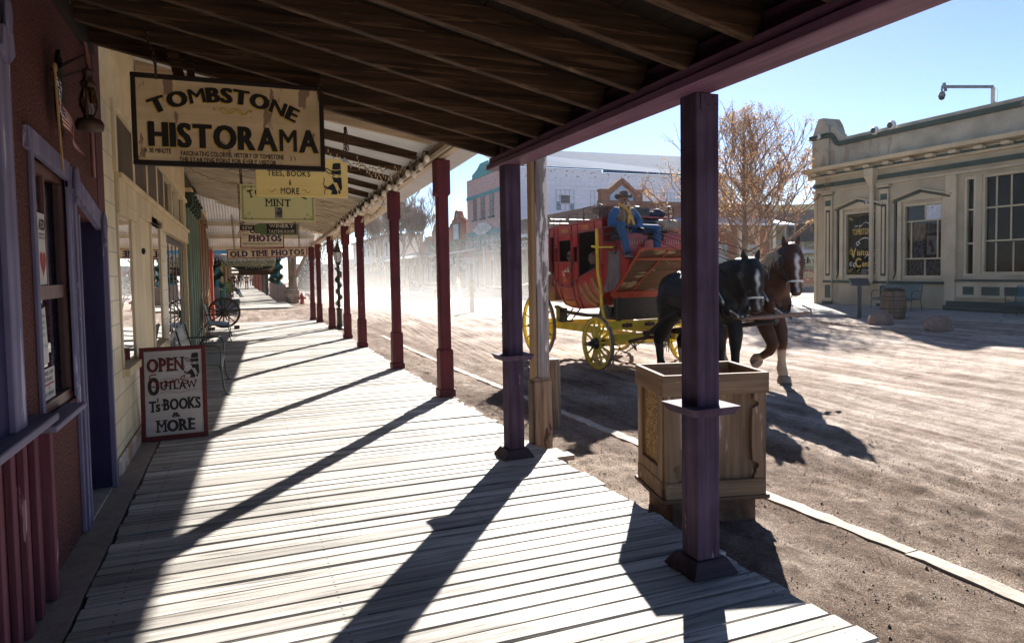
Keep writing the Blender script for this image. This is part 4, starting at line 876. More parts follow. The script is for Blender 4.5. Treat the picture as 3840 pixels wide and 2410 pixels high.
fairy = surf('fairy_wire', (.20, .13, .07), (.12, .08, .05), bump=0, grime=0); fb = surf('fairy_bulb', (.75, .6, .38), bump=0, grime=0)
for k, (y, xa, xb, sag) in enumerate(((9.9, 1.2, 2.2, .15), (12.6, -.8, .4, .22), (12.6, .4, 1.7, .2), (14.6, -.85, .3, .2), (14.6, .6, 2.1, .2), (16.4, .9, 2.1, .18), (17.9, 1.0, 2.1, .15), (19.8, .9, 2.2, .2), (9.9, 1.6, 2.25, .3))):
    f_ = MB(); q = []; n = 26
    for i in range(n + 1):
        t = i / n; x = xa + (xb - xa) * t; z1 = zb(y) + .15; z = WZ + (z1 - WZ) * (x + .97) / 3.3 - sag * 4 * t * (1 - t) * .6 - .03 + .02 * sin(i * 2.1); q.append((x, y + .05 * sin(i), z))
    f_.tube(q, .006, 4); f_.cur = 1
    for i, p in enumerate(q): f_.bar(p, (p[0] + .012 * sin(i * 5), p[1], p[2] - .05 + .09 * (i % 3 == 0)), .012, .012)
    o = f_.build('fairy_lights', [fairy, fb]); tag(o, ['first wisp of fairy lights beyond the yellow sign', 'fairy lights draped from the wall above the mint sign', 'fairy lights draped across the middle above the mint sign', 'fairy lights swag by the wall behind the mint sign', 'fairy lights swag on the street side behind the mint sign', 'fairy lights swag fourth from the yellow sign', 'fairy lights swag in front of the white rafters above the narrow sign', 'farthest fairy lights swag under the awning', 'hanging tail of fairy lights beside the bulb string'][k], 'string lights', 'fairy lights under the awning')
f_ = MB(); r = random.Random(8); pts = []
for i in range(150):
    y = 12.2 + i * .078; pts.append((2.42, y, zb(y) - .03 - .10 * abs(sin(i * .13)) + r.uniform(-.02, .02)))
f_.tube(pts, .006, 4); f_.cur = 1
for p in pts:
    for k in range(2): f_.bar(p, (p[0] + r.uniform(-.03, .03), p[1] + r.uniform(-.04, .04), p[2] + r.uniform(-.10, .04)), .012, .012)
o = f_.build('light_garland', [fairy, fb]); tag(o, 'long garland of small lights along the outer awning plate', 'string lights')

# ============================================================ BOARDWALK FURNITURE
# slatted steel bench facing the street (+x)
def steel_bench(label, x, y, rz, slatmat, framemat, L=1.45):
    t = thing('bench', label, 'bench', (x, y, 0), rz, 'slatted steel benches')
    prof = [(-.30, .90), (-.325, .88), (-.31, .84), (-.22, .45), (-.19, .42), (-.15, .41), (.20, .40), (.235, .385), (.235, .35)]      # x across, z up
    m = MB(); n = 30
    for i in range(n):
        yy = -L / 2 + .03 + (L - .06) * i / (n - 1)
        for a, b_ in zip(prof[:-1], prof[1:]): m.bar((a[0], yy, a[1]), (b_[0], yy, b_[1]), .026, .005, (1, 0, 1))
    m.build('slats', slatmat, t)
    for sy in (-1, 1):
        yy = sy * L / 2
        m = MB(); m.tube([(-.30, yy, .88), (-.19, yy, .42), (.2, yy, .395)], .012, 7); m.tube([(-.27, yy, .66), (-.1, yy, .66), (.15, yy, .66), (.21, yy, .63), (.235, yy, .55), (.22, yy, .40)], .012, 7); m.build('arm_frame', framemat, t, smooth=True)
        m = MB(); m.tube([(.2, yy, .40), (.235, yy, .3), (.25, yy, .1), (.285, yy, .006)], .012, 7); m.box(.22, .33, yy - .012, yy + .012, 0, .01); m.build('leg', framemat, t, smooth=True)
        m = MB(); m.tube([(-.2, yy, .42), (-.22, yy, .25), (-.25, yy, .1), (-.28, yy, .006)], .012, 7); m.box(-.32, -.22, yy - .012, yy + .012, 0, .01); m.build('leg', framemat, t, smooth=True)
    m = MB(); m.tube([(-.205, -L / 2, .36), (-.205, L / 2, .36)], .01, 6); m.tube([(.22, -L / 2, .34), (.22, L / 2, .34)], .01, 6); m.build('cross_rail', framemat, t)
    return t
bslat = surf('steel_green_slats', (.13, .19, .20), (.09, .13, .14), rough=.35, spec=.6, bump=0); bfr = surf('steel_green_frame', (.03, .06, .045), rough=.4, spec=.6, bump=0)
steel_bench('green steel bench half hidden behind the sandwich board', -.50, 10.55, 0, bslat, bfr)
steel_bench('green steel bench in front of the wagon wheel', -.52, 18.2, 0, bslat, bfr)
# wagon wheel
ww = thing('wagon_wheel', 'old dark wooden wagon wheel standing at the end of the boardwalk', 'wheel', (-.47, 21.6, .045), rot=(0, 0, radians(4)))
wdk = wood('wheel_old_wood', (.10, .06, .04), (.04, .025, .018), 'z', k=.6)
def wheel_parts(t, R, rw, mrim, mspoke, mhub, mtyre, n=14, hubl=.16, hubr=.075, c=(0, 0, 0), dish=.02, sr=.022, offx=0):
    """wheel in the local xz-plane, axle along y"""
    x, y, z = c
    m = MB(); m.lathe(c, [(R - .055, -rw / 2), (R - .008, -rw / 2), (R - .008, rw / 2), (R - .055, rw / 2), (R - .055, -rw / 2)], 48, 'y', cap=False); rim = m.build('rim', mrim, t, smooth=False)
    m = MB(); m.lathe(c, [(R - .0075, -rw / 2 - .004), (R + .006, -rw / 2 - .004), (R + .006, rw / 2 + .004), (R - .0075, rw / 2 + .004), (R - .0075, -rw / 2 - .004)], 48, 'y', cap=False); m.build('tyre', mtyre, t)
    for i in range(n):
        a = 2 * pi * (i + .25) / n; d = Vector((cos(a), 0, sin(a))); p = Vector(c)
        m = MB(); m.tube([p + d * hubr * .8 + Vector((0, -dish, 0)), p + d * (hubr + .06) + Vector((0, -dish, 0)), p + d * (R * .6), p + d * (R - .05)], [sr * 1.2, sr * 1.15, sr * .85, sr], 8); m.build('spoke', mspoke, t, smooth=True)
    m = MB(); m.lathe(c, [(.02, -hubl - .05), (hubr * .45, -hubl - .05), (hubr * .5, -hubl + .02), (hubr * .8, -hubl + .03), (hubr, -.05), (hubr * 1.12, -.045), (hubr * 1.12, .045), (hubr, .05), (hubr * .75, hubl * .7), (.02, hubl * .7)], 20, 'y'); m.build('hub', mhub, t, smooth=False)
wheel_parts(ww, .44, .05, wdk, wdk, wdk, surf('rusty_tyre', (.06, .04, .035), (.03, .02, .018), rough=.6), c=(0, 0, .44), sr=.02)
m = MB(); m.box(.26, .40, -.09, .09, -.043, .06); m.box(-.42, -.26, -.09, .09, -.043, .03); m.build('chock', wdk, ww)
# ============================================================ BODY SURFACES (people, horses): closed shells merged by a voxel remesh
def esec(path, side=(0, 1, 0), n=14):
    """closed loft through (x,y,z,a,b): a = half width along side, b = half depth across"""
    P = [Vector(p[:3]) for p in path]; S = Vector(side); vs = []; k = len(P)
    for i in range(k):
        d = (P[min(i + 1, k - 1)] - P[max(i - 1, 0)]).normalized(); s_ = (S - d * S.dot(d)).normalized(); u = d.cross(s_)
        a, b = path[i][3], path[i][4]
        vs += [P[i] + s_ * a * cos(2 * pi * j / n) + u * b * sin(2 * pi * j / n) for j in range(n)]
    vs += [P[0], P[-1]]; fs = []
    for i in range(k - 1):
        for j in range(n): fs.append((i * n + j, i * n + (j + 1) % n, (i + 1) * n + (j + 1) % n, (i + 1) * n + j))
    for j in range(n): fs.append((k * n, (j + 1) % n, j)); fs.append((k * n + 1, (k - 1) * n + j, (k - 1) * n + (j + 1) % n))
    return vs, fs
class Blob:
    def __init__(s): s.v = []; s.f = []; s.prim = []
    def _a(s, vs, fs, c, seg):
        b = len(s.v); s.v += [tuple(p) for p in vs]; s.f += [tuple(b + i for i in f) for f in fs]
        s.prim += [(Vector(p), Vector(q), r0, r1, c) for p, q, r0, r1 in seg]
    def sec(s, path, c, side=(0, 1, 0)):
        vs, fs = esec(path, side); s._a(vs, fs, c, [(path[i][:3], path[i + 1][:3], (path[i][3] + path[i][4]) / 2, (path[i + 1][3] + path[i + 1][4]) / 2) for i in range(len(path) - 1)]); return s
    def limb(s, pts, c):
        """rounded chain of (x,y,z,r)"""
        for i, p in enumerate(pts):
            m = MB(); m.ell(p[:3], p[3], 12, 8); s._a(m.v, m.f, c, [])
        for a, b in zip(pts[:-1], pts[1:]):
            m = MB(); m.tube([a[:3], b[:3]], [a[3], b[3]], 12); s._a(m.v, m.f, c, [(a[:3], b[:3], a[3], b[3])])
        return s
    def ell(s, c0, r, c, R=None):
        m = MB(); m.ell(c0, r, 14, 10, R); rr = r if isinstance(r, (int, float)) else sum(r) / 3; s._a(m.v, m.f, c, [(c0, tuple(Vector(c0) + Vector((.001, 0, 0))), rr, rr)]); return s
    def build(s, name, mat, parent, voxel=.015, sm=4, fn=None, soft=0):
        me = bpy.data.meshes.new(name); me.from_pydata(s.v, [], s.f); o = bpy.data.objects.new(name, me); col.objects.link(o)
        r = o.modifiers.new('r', 'REMESH'); r.mode = 'VOXEL'; r.voxel_size = voxel; r.adaptivity = 0
        q = o.modifiers.new('s', 'SMOOTH'); q.factor = .5; q.iterations = sm
        dg = bpy.context.evaluated_depsgraph_get(); dg.update(); nm = bpy.data.meshes.new_from_object(o.evaluated_get(dg)); o.modifiers.clear(); o.data = nm; nm.name = name; bpy.data.meshes.remove(me)
        nm.materials.clear(); nm.materials.append(mat); n = len(nm.vertices); co = np.empty(n * 3); nm.vertices.foreach_get('co', co); co = co.reshape(-1, 3)
        best = np.full(n, 1e9); C = np.ones((n, 4))
        for p, q_, r0, r1, c in s.prim:
            p = np.array(p); d = np.array(q_) - p; L2 = max(d @ d, 1e-9); t = np.clip(((co - p) @ d) / L2, 0, 1); ds = np.linalg.norm(co - p - t[:, None] * d, axis=1) / (r0 + (r1 - r0) * t)
            k = ds < best; best[k] = ds[k]; C[k, :3] = c
        if fn is not None: C = fn(co, C)
        if soft:
            E_ = np.empty(len(nm.edges) * 2, np.int32); nm.edges.foreach_get('vertices', E_); E_ = E_.reshape(-1, 2); dg_ = np.bincount(E_.ravel(), minlength=n)[:, None] + 1
            for _ in range(soft): A = C.copy(); np.add.at(A, E_[:, 0], C[E_[:, 1]]); np.add.at(A, E_[:, 1], C[E_[:, 0]]); C = A / dg_
        ca = nm.color_attributes.new('col', 'FLOAT_COLOR', 'POINT'); ca.data.foreach_set('color', C.ravel())
        nm.polygons.foreach_set('use_smooth', [True] * len(nm.polygons)); o.parent = parent
        return o
skinm = surf('body_cloth_skin', (1, 1, 1), (.72, .72, .74), (28, 28, 12), rough=.75, bump=.15, attr=True, grime=.2, gsc=5)
blackleather = surf('black_leather', (.035, .03, .03), (.015, .013, .013), (12, 12, 12), rough=.45, spec=.5, bump=.3)

# ============================================================ STAGECOACH
CO = Matrix.Translation((6.72, 10.79, -.2)) @ Matrix.Rotation(radians(-85.24), 4, 'Z')
ct = thing('stagecoach', 'red and yellow stagecoach lettered TOMBSTONE TOURS and MAIL behind the two horses', 'coach', (6.72, 10.79, -.2), radians(-85.24))
cred = surf('coach_red', (.54, .018, .018), (.40, .012, .013), (5, 5, 5), rough=.28, spec=.6, bump=.12, grime=.3, gsc=3, c3=(.22, .08, .05), t3=.72, s3=(6, 6, 6))
cdred = surf('coach_dark_red', (.36, .018, .02), (.25, .014, .014), (5, 5, 5), rough=.35, spec=.5, bump=.05)
cor = surf('coach_vermilion', (.62, .07, .015), (.5, .045, .01), (6, 6, 6), rough=.35, spec=.5, bump=.05)
cyel = surf('coach_yellow', (.95, .76, .05), (.84, .63, .035), (7, 7, 7), rough=.4, spec=.5, bump=.05, grime=.35, gsc=3, c3=(.25, .16, .05), t3=.70, s3=(7, 7, 7))
iron = surf('black_iron', (.03, .03, .032), (.018, .018, .018), rough=.4, spec=.5, bump=0)
gold = surf('gilt', (.75, .50, .12), (.6, .38, .08), bump=0, grime=0)
brass = surf('polished_brass', (.8, .65, .4), rough=.15, metal=1, bump=0, grime=0)
tyre = surf('dusty_tyre', (.28, .22, .2), (.15, .12, .12), (15, 15, 15), rough=.7)
YN, YF = -.62, .92
def wheel(nm, x, y, R, n, lab=None):
    w_ = bpy.data.objects.new(nm, None); col.objects.link(w_); w_.parent = ct; w_.location = (x, y, R)
    wheel_parts(w_, R, .055, cyel, cyel, iron if y < 0 else iron, tyre, n=n, hubl=.15, hubr=.095, sr=.021)
    m = MB(); m.cyl((0, -.15, 0), (0, -.24, 0), .036, n=10); m.build('axle_end', surf('greased_steel', (.25, .18, .13), rough=.4, metal=.6), w_)
    if y > 0: w_.rotation_euler = (0, 0, pi)
    return w_
wheel('wheel', .03, -.85, .47, 14); wheel('wheel', .03, 1.12, .47, 14); wheel('wheel', -2.16, -.85, .66, 14); wheel('wheel', -2.16, 1.12, .66, 14)
# lower body: rounded hull
WL = [(-2.06, 1.74), (-1.96, 1.64), (-1.85, 1.56), (-1.6, 1.50), (-1.3, 1.50), (-1.1, 1.56), (-.9, 1.64), (-.65, 1.72), (-.36, 1.80), (-.12, 1.86)]
BT = [(-2.05, 1.68), (-1.97, 1.50), (-1.86, 1.30), (-1.62, 1.08), (-1.40, 1.03), (-1.05, 1.02), (-.65, 1.05), (-.40, 1.11), (-.25, 1.22), (-.12, 1.40)]
def ip(T, x):
    for (a, za), (b, zb_) in zip(T[:-1], T[1:]):
        if x <= b: return za + (zb_ - za) * max(0, (x - a)) / (b - a)
    return T[-1][1]
HX = [-2.05 + 1.93 * i / 26 for i in range(27)]
def hully(x, z): t = max(0, (1.62 - z)) / .6; return .13 * t * t + .10 * max(0, (-1.85 - x) / .2) ** 2
vs = []; K = 9
for x in HX:
    zt, zb_ = ip(WL, x), ip(BT, x)
    for k in range(K): z = zt + (zb_ - zt) * k / (K - 1); vs.append((x, YN + hully(x, z), z))
    for k in range(K): z = zb_ + (zt - zb_) * k / (K - 1); vs.append((x, YF - hully(x, z), z))
R_ = 2 * K
m = MB(); m.add(vs, [(i * R_ + j, (i + 1) * R_ + j, (i + 1) * R_ + (j + 1), i * R_ + (j + 1)) for i in range(len(HX) - 1) for j in range(R_ - 1)] + [tuple(range(R_)), tuple((len(HX) - 1) * R_ + j for j in range(R_))[::-1]])
hull = m.build('lower_body', cred, ct, smooth=True)
def onhull(x, z, o=.008): return (x, YN + hully(x, z) - o, z)
m = MB()      # mouldings: waist rail, belly rail, ribs
for off in (0,): m.tube([onhull(x, ip(WL, x)) for x in HX], .014, 6)
mid = lambda x: ip(WL, x) - .30 + .02 * sin((x + 2) * 2)
m.tube([onhull(x, max(ip(BT, x) + .01, ip(WL, x) - .33 * min(1, (x + 2.1) / .35))) for x in HX[1:-3]], .012, 6)
for x0 in (-1.84, -1.68, -1.18, -1.02):
    m.tube([onhull(x0 + .05 * t * t * (1 if x0 > -1.3 else 1.6), ip(WL, x0) + (ip(BT, x0 + .06) - ip(WL, x0)) * t) for t in [i / 8 for i in range(9)]], .011, 6)
m.build('moulding', cdred, hull, smooth=True)
for k, (a, b_) in enumerate((((-.93, 1.47), (-.48, 1.09)), ((-.72, 1.54), (-.33, 1.17)), ((-.50, 1.62), (-.19, 1.30)))):
    for d_ in (0, .035):
        m = MB(); m.tube([onhull(a[0] + (b_[0] - a[0]) * (t + .10 * sin(pi * t) * -.6) + d_, a[1] + (b_[1] - a[1]) * (t + .12 * sin(pi * t)) + d_ * .6, .012) for t in [i / 10 for i in range(11)]], .010, 6); m.build('yellow_rib', surf('rib_yellow', (.75, .55, .15), bump=0, grime=0), hull, smooth=True)
# upper body near side
m = MB()
def band(x0, x1, z0, z1, t=.03): m.add([(x0, YN, z0 + ip([(-2.1, 0), (-.1, .06)], x0)), (x1, YN, z0 + ip([(-2.1, 0), (-.1, .06)], x1)), (x1, YN, z1 + ip([(-2.1, 0), (-.1, .06)], x1)), (x0, YN, z1 + ip([(-2.1, 0), (-.1, .06)], x0)), (x0, YN + t, z0), (x1, YN + t, z0 + .05), (x1, YN + t, z1 + .05), (x0, YN + t, z1)], [(0, 1, 2, 3), (7, 6, 5, 4), (0, 4, 5, 1), (3, 2, 6, 7), (1, 5, 6, 2), (0, 3, 7, 4)])
band(-2.08, -.12, 2.45, 2.62); top = m.build('top_band', cred, ct)
m = MB()
m.tube([(x, YN - .006, 2.62 + ip([(-2.1, 0), (-.1, .06)], x)) for x in HX], .014, 6); m.tube([(x, YN - .006, 2.45 + ip([(-2.1, 0), (-.1, .06)], x)) for x in HX], .012, 6)
for x in (-2.07, -1.87, -1.73, -1.20, -.97, -.40, -.13): m.tube([(x, YN - .006, 2.45 + (x + 2.1) * .03), (x, YN - .006, 2.62 + (x + 2.1) * .03)], .011, 6)
m.build('moulding', cdred, top, smooth=True)
m = MB(); text(m, 'TOMBSTONE', -1.46, 2.515, .06, .27, y=YN - .003, off=.02, slab=.08); text(m, 'TOURS', -.70, 2.54, .07, .22, y=YN - .003, off=.03, slab=.08); m.build('lettering', gold, top)
def post(x0, x1, slot=False, z0=None):
    m = MB(); zt = 2.46 + (x0 + 2.1) * .03; zb_ = z0 or ip(WL, x0)
    if slot:
        m.box(x0, x1, YN, YN + .03, zb_, 1.94); m.box(x0, x1, YN, YN + .03, 2.22, zt); m.box(x0, x0 + .035, YN, YN + .03, 1.94, 2.22); m.box(x1 - .035, x1, YN, YN + .03, 1.94, 2.22)
    else: m.box(x0, x1, YN, YN + .03, zb_, zt)
    p = m.build('side_post', cred, ct, bevel=.003); m = MB()
    for x in (x0 + .008, x1 - .008): m.tube([(x, YN - .004, zb_), (x, YN - .004, zt)], .009, 6)
    for z in (1.92, 2.23): m.tube([(x0, YN - .004, z), (x1, YN - .004, z)], .008, 6)
    m.build('moulding', cdred, p, smooth=True)
post(-2.09, -2.04); post(-1.87, -1.73, True); post(-1.19, -.97, True); 
m = MB(); m.prism([(-.38, 1.80), (-.12, 1.86), (-.12, 2.52), (-.38, 2.51)], YN, YN + .03); p = m.build('side_post', cred, ct, bevel=.003)
m = MB(); stroke(m, [(-.22 + .05 * sin(t * 6.3), 1.95 + .45 * t) for t in [i / 20 for i in range(21)]], .006, YN - .002); stroke(m, [(-.30 + .03 * cos(t * 6.3), 2.12 + .12 * sin(t * 6.3)) for t in [i / 20 for i in range(21)]], .004, YN - .0016); m.build('scrollwork', gold, p)
m = MB(); m.prism([(-1.70, 1.43), (-1.19, 1.43), (-1.19, 1.96), (-1.70, 1.93)], YN - .012, YN + .012)
for x in (-1.70, -1.21): m.box(x, x + .04, YN - .012, YN + .012, 1.93, 2.46)
m.box(-1.66, -1.21, YN - .012, YN + .012, 2.36, 2.46); door = m.build('door', cred, ct, bevel=.004)
m = MB()
for a, b_ in (((-1.69, 1.44), (-1.20, 1.44)), ((-1.69, 1.93), (-1.20, 1.95)), ((-1.69, 1.44), (-1.69, 2.45)), ((-1.20, 1.44), (-1.20, 2.45))): m.tube([(a[0], YN - .016, a[1]), (b_[0], YN - .016, b_[1])], .009, 6)
m.build('moulding', cdred, door, smooth=True)
m = MB(); m.ell((-1.27, YN - .04, 1.78), (.035, .012, .05)); m.tube([(-1.28, YN - .05, 1.77), (-1.36, YN - .07, 1.74)], .012, 8)
for a in (-.9, .3, 1.5): m.ell((-1.40 + .05 * cos(a * 2), YN - .05, 1.73 + .055 * sin(a * 2)), (.028, .01, .035))
m.build('door_handle', brass, door, smooth=True)
m = MB(); text(m, 'MAIL', -1.44, 1.55, .075, .15, y=YN - .014, off=.03, slab=.08); m.build('lettering', gold, door)
m = MB()
for z in (1.5, 1.9): m.box(-1.21, -1.14, YN - .03, YN - .012, z, z + .05)
m.box(-1.215, -1.17, YN - .022, YN - .012, 1.43, 2.0); m.build('hinge', iron, door)
# shell: far side, front, back, roof, floor, lining
m = MB(); m.box(-2.06, -.12, YF - .03, YF, 1.6, 2.66); m.box(-.15, -.12, YN + .031, YF - .031, 1.4, 2.66); m.box(-2.08, -2.05, YN + .031, YF - .031, 1.7, 2.64); m.build('body_shell', cdred, ct)
m = MB(); m.box(-2.04, -.16, YF - .05, YF - .034, 1.5, 2.62); m.box(-.17, -.155, YN + .04, YF - .06, 1.45, 2.6); m.box(-2.04, -.2, YN + .1, YF - .1, 1.30, 1.5); m.box(-2.04, -2.02, YN + .04, YF - .06, 1.45, 2.6); m.build('dark_lining', surf('coach_lining', (.025, .018, .015), bump=0, grime=0), ct)
vs = []
for i in range(15):
    x = -2.22 + 2.14 * i / 14; rr = .12 * max(0, 1 - (x + 2.22) / .25) ** 2
    for j in range(9): t = -1 + 2 * j / 8; y = .15 + t * (.80 - rr); vs.append((x, y, 2.655 + (x + 2.1) * .028 + .045 * (1 - t * t)))
m = MB(); n_ = len(vs); m.add(vs + [(a, b, c - .035) for a, b, c in vs], [(i * 9 + j, (i + 1) * 9 + j, (i + 1) * 9 + j + 1, i * 9 + j + 1) for i in range(14) for j in range(8)] + [(n_ + i * 9 + j, n_ + i * 9 + j + 1, n_ + (i + 1) * 9 + j + 1, n_ + (i + 1) * 9 + j) for i in range(14) for j in range(8)] + [(i * 9, n_ + i * 9, n_ + (i + 1) * 9, (i + 1) * 9) for i in range(14)] + [(14 * 9 + j, n_ + 14 * 9 + j, n_ + 14 * 9 + j + 1, 14 * 9 + j + 1) for j in range(8)])
m.build('roof', cdred, ct)
m = MB()      # luggage rail
def rail(z, x0=-2.16, x1=-.08): return [(x1, YN - .02, z + .06), (-1.0, YN - .02, z + .03), (x0 + .1, YN - .02, z), (x0, YN + .06, z), (x0 - .03, .15, z), (x0, YF - .06, z), (x0 + .1, YF + .02, z), (-1.0, YF + .02, z + .03), (x1, YF + .02, z + .06)]
m.tube(rail(2.83), .010, 6); m.tube(rail(2.745), .008, 6)
for y in (YN - .02, YF + .02):
    for x in (-2.1, -1.85, -1.55, -1.25, -.95, -.7): m.tube([(x, y, 2.64), (x, y, 2.85 + (x + 2.1) * .02)], .009, 6)
    m.tube([(-.72, y, 2.70), (-.72, y, 2.93), (-.16, y, 2.95), (-.08, y, 2.92), (-.05, y, 2.82), (-.08, y, 2.72)], .012, 6); m.tube([(-.2, y, 2.7), (-.2, y, 2.94)], .01, 6)
for y in (-.3, .15, .6): m.tube([(-2.18, y, 2.68), (-2.18, y, 2.83)], .008, 6)
m.build('luggage_rail', iron, ct, smooth=True)
# rear boot
m = MB(); m.prism([(-2.06, 1.78), (-2.42, 1.62), (-2.62, 1.32), (-2.40, 1.12), (-1.98, 1.15), (-1.96, 1.5)], YN + .08, YF - .08); m.build('rear_boot', surf('brown_leather', (.22, .11, .055), (.13, .06, .03), (5, 5, 5), rough=.6), ct, bevel=.02)
# front boot, seat, footboard
canvas = surf('worn_canvas', (.26, .22, .21), (.15, .12, .12), (5, 5, 3), rough=.8, bump=.8, dist=.03, c3=(.34, .28, .26), t3=.6)
m = MB(); m.prism([(-.11, 1.36), (.24, 1.40), (.62, 1.80), (.66, 1.94), (.52, 1.97), (.44, 2.1), (.42, 2.26), (-.11, 2.26)], YF - .03, YF); m.build('front_boot', cred, ct, bevel=.004); m = MB(); m.prism([(-.11, 1.36), (.24, 1.40), (.62, 1.80), (.66, 1.94), (.52, 1.97), (.44, 2.1), (.42, 2.26), (-.11, 2.26)], YN, YN + .03); bo = m.build('front_boot', cred, ct, bevel=.004)
m = MB(); m.prism([(-.10, 1.36), (.22, 1.42), (.30, 1.48), (.41, 1.62), (.42, 2.10), (.06, 2.10), (.03, 1.66)], YN - .012, YN - .001); m.build('canvas_panel', canvas, bo)
m = MB(); m.box(.36, .39, YN + .03, YF + .06, 2.0, 2.29); m.box(-.1, .38, YN + .03, YF + .06, 2.26, 2.285); m.build('seat_front_panel', cred, bo)
fbw = wood('footboard_planks', (.26, .13, .06), (.12, .055, .03), 'y', c3=(.50, .33, .18), t3=.58, s3=(9, 2, 9), k=.6)
fa, fb_ = Vector((.26, 0, 1.40)), Vector((.98, 0, 2.11)); fd = (fb_ - fa); fn_ = Vector((fd.z, 0, -fd.x)).normalized()
fp = []
for k in range(4):
    m = MB(); a = fa + fd * (k / 4 + .003); b_ = fa + fd * ((k + 1) / 4 - .003)
    bow = .06
    m.add([tuple(p) for p in (a + Vector((0, YN + .02, 0)), b_ + Vector((0, YN + .02, 0)), b_ + Vector((0, YF + .05, 0)), a + Vector((0, YF + .05, 0)), a + Vector((0, YN + .02, 0)) - fn_ * .02, b_ + Vector((0, YN + .02, 0)) - fn_ * .02, b_ + Vector((0, YF + .05, 0)) - fn_ * .02, a + Vector((0, YF + .05, 0)) - fn_ * .02)], [(0, 1, 2, 3), (7, 6, 5, 4), (0, 4, 5, 1), (1, 5, 6, 2), (2, 6, 7, 3), (3, 7, 4, 0)])
    m.build('footboard_plank', fbw, ct)
m = MB()
for a, b_ in (((.26, YN, 1.40), (.98, YN, 2.11)), ((.98, YN - .02, 2.12), (.98, YF + .07, 2.12)), ((.84, YN + .01, 1.955), (.84, YF + .05, 1.955)), ((.26, YF + .05, 1.40), (.98, YF + .05, 2.11))): m.bar(Vector(a) + fn_ * .012, Vector(b_) + fn_ * .012, .04, .03, fn_)
for y0, y1 in ((-.16, -.02), (.5, .58)): m.bar(fa + Vector((0, y0 - .12, 0)) + fn_ * .012, fa + fd * .5 + Vector((0, y0, 0)) + fn_ * .02, .025, .02, fn_); m.bar(fa + fd * .5 + Vector((0, y0, 0)) + fn_ * .02, fb_ + Vector((0, y1, 0)) + fn_ * .012, .025, .02, fn_)
m.build('footboard_frame', cor, ct, bevel=.003)
m = MB(); m.box(.16, .30, YN - .0, YF + .05, 1.27, 1.385); m.box(.10, .34, YN, YN + .06, 1.29, 1.37); m.build('front_sill', cor, ct, bevel=.006)
m = MB(); m.box(.12, .18, YN + .04, YF, .88, 1.268); m.box(-.5, .12, YN + .15, YF - .1, .86, 1.0); m.build('leather_apron', blackleather, ct, bevel=.01)
seatl = surf('seat_leather', (.06, .045, .045), (.03, .022, .022), (6, 6, 6), rough=.45, spec=.5, bump=.3)
m = MB(); m.box(.0, .42, -.56, .96, 2.29, 2.40); m.build('seat_cushion', seatl, ct, bevel=.03)
m = MB(); m.box(-.10, .0, -.40, .80, 2.42, 2.68); m.build('seat_back', seatl, ct, bevel=.04)
m = MB()
for y in (1.0, -.66):
    m = MB(); m.tube([(-.08, y, 2.52), (.22, y, 2.54), (.30, y, 2.50), (.32, y, 2.28), (.36, y, 2.2), (.33, y, 2.06), (.25, y, 2.05)], .011, 7)
    if y > 0: m.build('seat_iron', iron, ct)
m.box(-.1, .3, -.68, -.62, 2.40, 2.42); m.box(-.05, .3, -.68, -.62, 2.27, 2.285); m.box(0, .32, -.68, -.62, 2.14, 2.155); m.build('seat_iron', iron, ct, smooth=False)
m = MB(); m.tube([(-.1, 1.0, 2.55), (-.05, 1.06, 2.62), (.05, 1.08, 2.60), (.1, 1.08, 2.35), (.12, 1.08, 2.1)], .01, 6); m.build('far_arm_rail', iron, ct)
# brake lever
m = MB(); P_ = [(.10, -.74, .86), (.0, -.74, 1.12), (-.01, -.75, 1.42), (-.10, -.75, 1.72), (-.12, -.75, 2.51)]
for a, b_ in zip(P_[:-1], P_[1:]): m.bar(a, b_, .028, .062, (1, 0, 0))
m.build('brake_lever', cyel, ct, bevel=.004)
m = MB(); m.bar((-.24, -.785, 2.20), (-.02, -.785, 2.175), .018, .035); m.bar((-.02, -.785, 2.175), (.43, -.785, 2.16), .018, .028); m.ell((-.18, -.80, 2.195), (.035, .01, .014)); m.build('lever_stay', cyel, ct)
# running gear
m = MB(); m.box(-2.10, -.3, -.64, -.56, .60, .73); m.box(-2.10, -.3, .86, .94, .60, .73); m.box(-.6, .4, .1, .2, .62, .72); m.box(-2.3, .2, .11, .19, .5, .58); m.build('side_beam', cyel, ct, bevel=.006)
m = MB(); m.box(-2.26, -2.06, -.78, 1.04, .60, .74); m.box(-2.22, -1.86, -.70, -.60, .36, .80); m.box(-2.22, -1.86, .90, 1.0, .36, .80); m.build('rear_bolster', cyel, ct, bevel=.006)
m = MB(); m.box(-.05, .13, -.76, 1.04, .42, .54); m.build('front_axle_beam', cyel, ct, bevel=.006)
m = MB(); m.cyl((-2.16, -.82, .66), (-2.16, 1.1, .66), .03); m.cyl((.03, -.82, .47), (.03, 1.1, .47), .028); m.build('axle', iron, ct)
m = MB(); m.prism([(-.80, .72), (1.06, .72), (1.10, .79), (1.06, .87), (-.80, .87), (-.86, .79)], .30, .38, 'yz'); fbm = m.build('front_splinter_bar', cyel, ct, bevel=.006)
for y in (-.47, .02, .62):
    m = MB(); m.prism([(y - .12, .795), (y - .09, .83), (y - .04, .825), (y, .84), (y + .04, .825), (y + .09, .83), (y + .12, .795), (y + .09, .76), (y + .04, .765), (y, .75), (y - .04, .765), (y - .09, .76)], .381, .390, 'yz'); q_ = m.build('iron_plate', iron, fbm)
    m = MB(); m.box(.3905, .394, y - .05, y + .05, .785, .805); m.build('red_inlay', redp, q_)
m = MB(); m.box(.32, .52, -.78, .98, .54, .64); m.box(.2, 1.0, .08, .22, .56, .66); m.build('pole_hounds', cyel, ct, bevel=.006)
m = MB(); m.tube([(.1, .15, .6), (1.2, .15, .72), (3.05, .16, .98)], [.05, .045, .03], 10); m.build('pole', surf('pole_dark', (.05, .03, .03), rough=.5), ct, smooth=True)
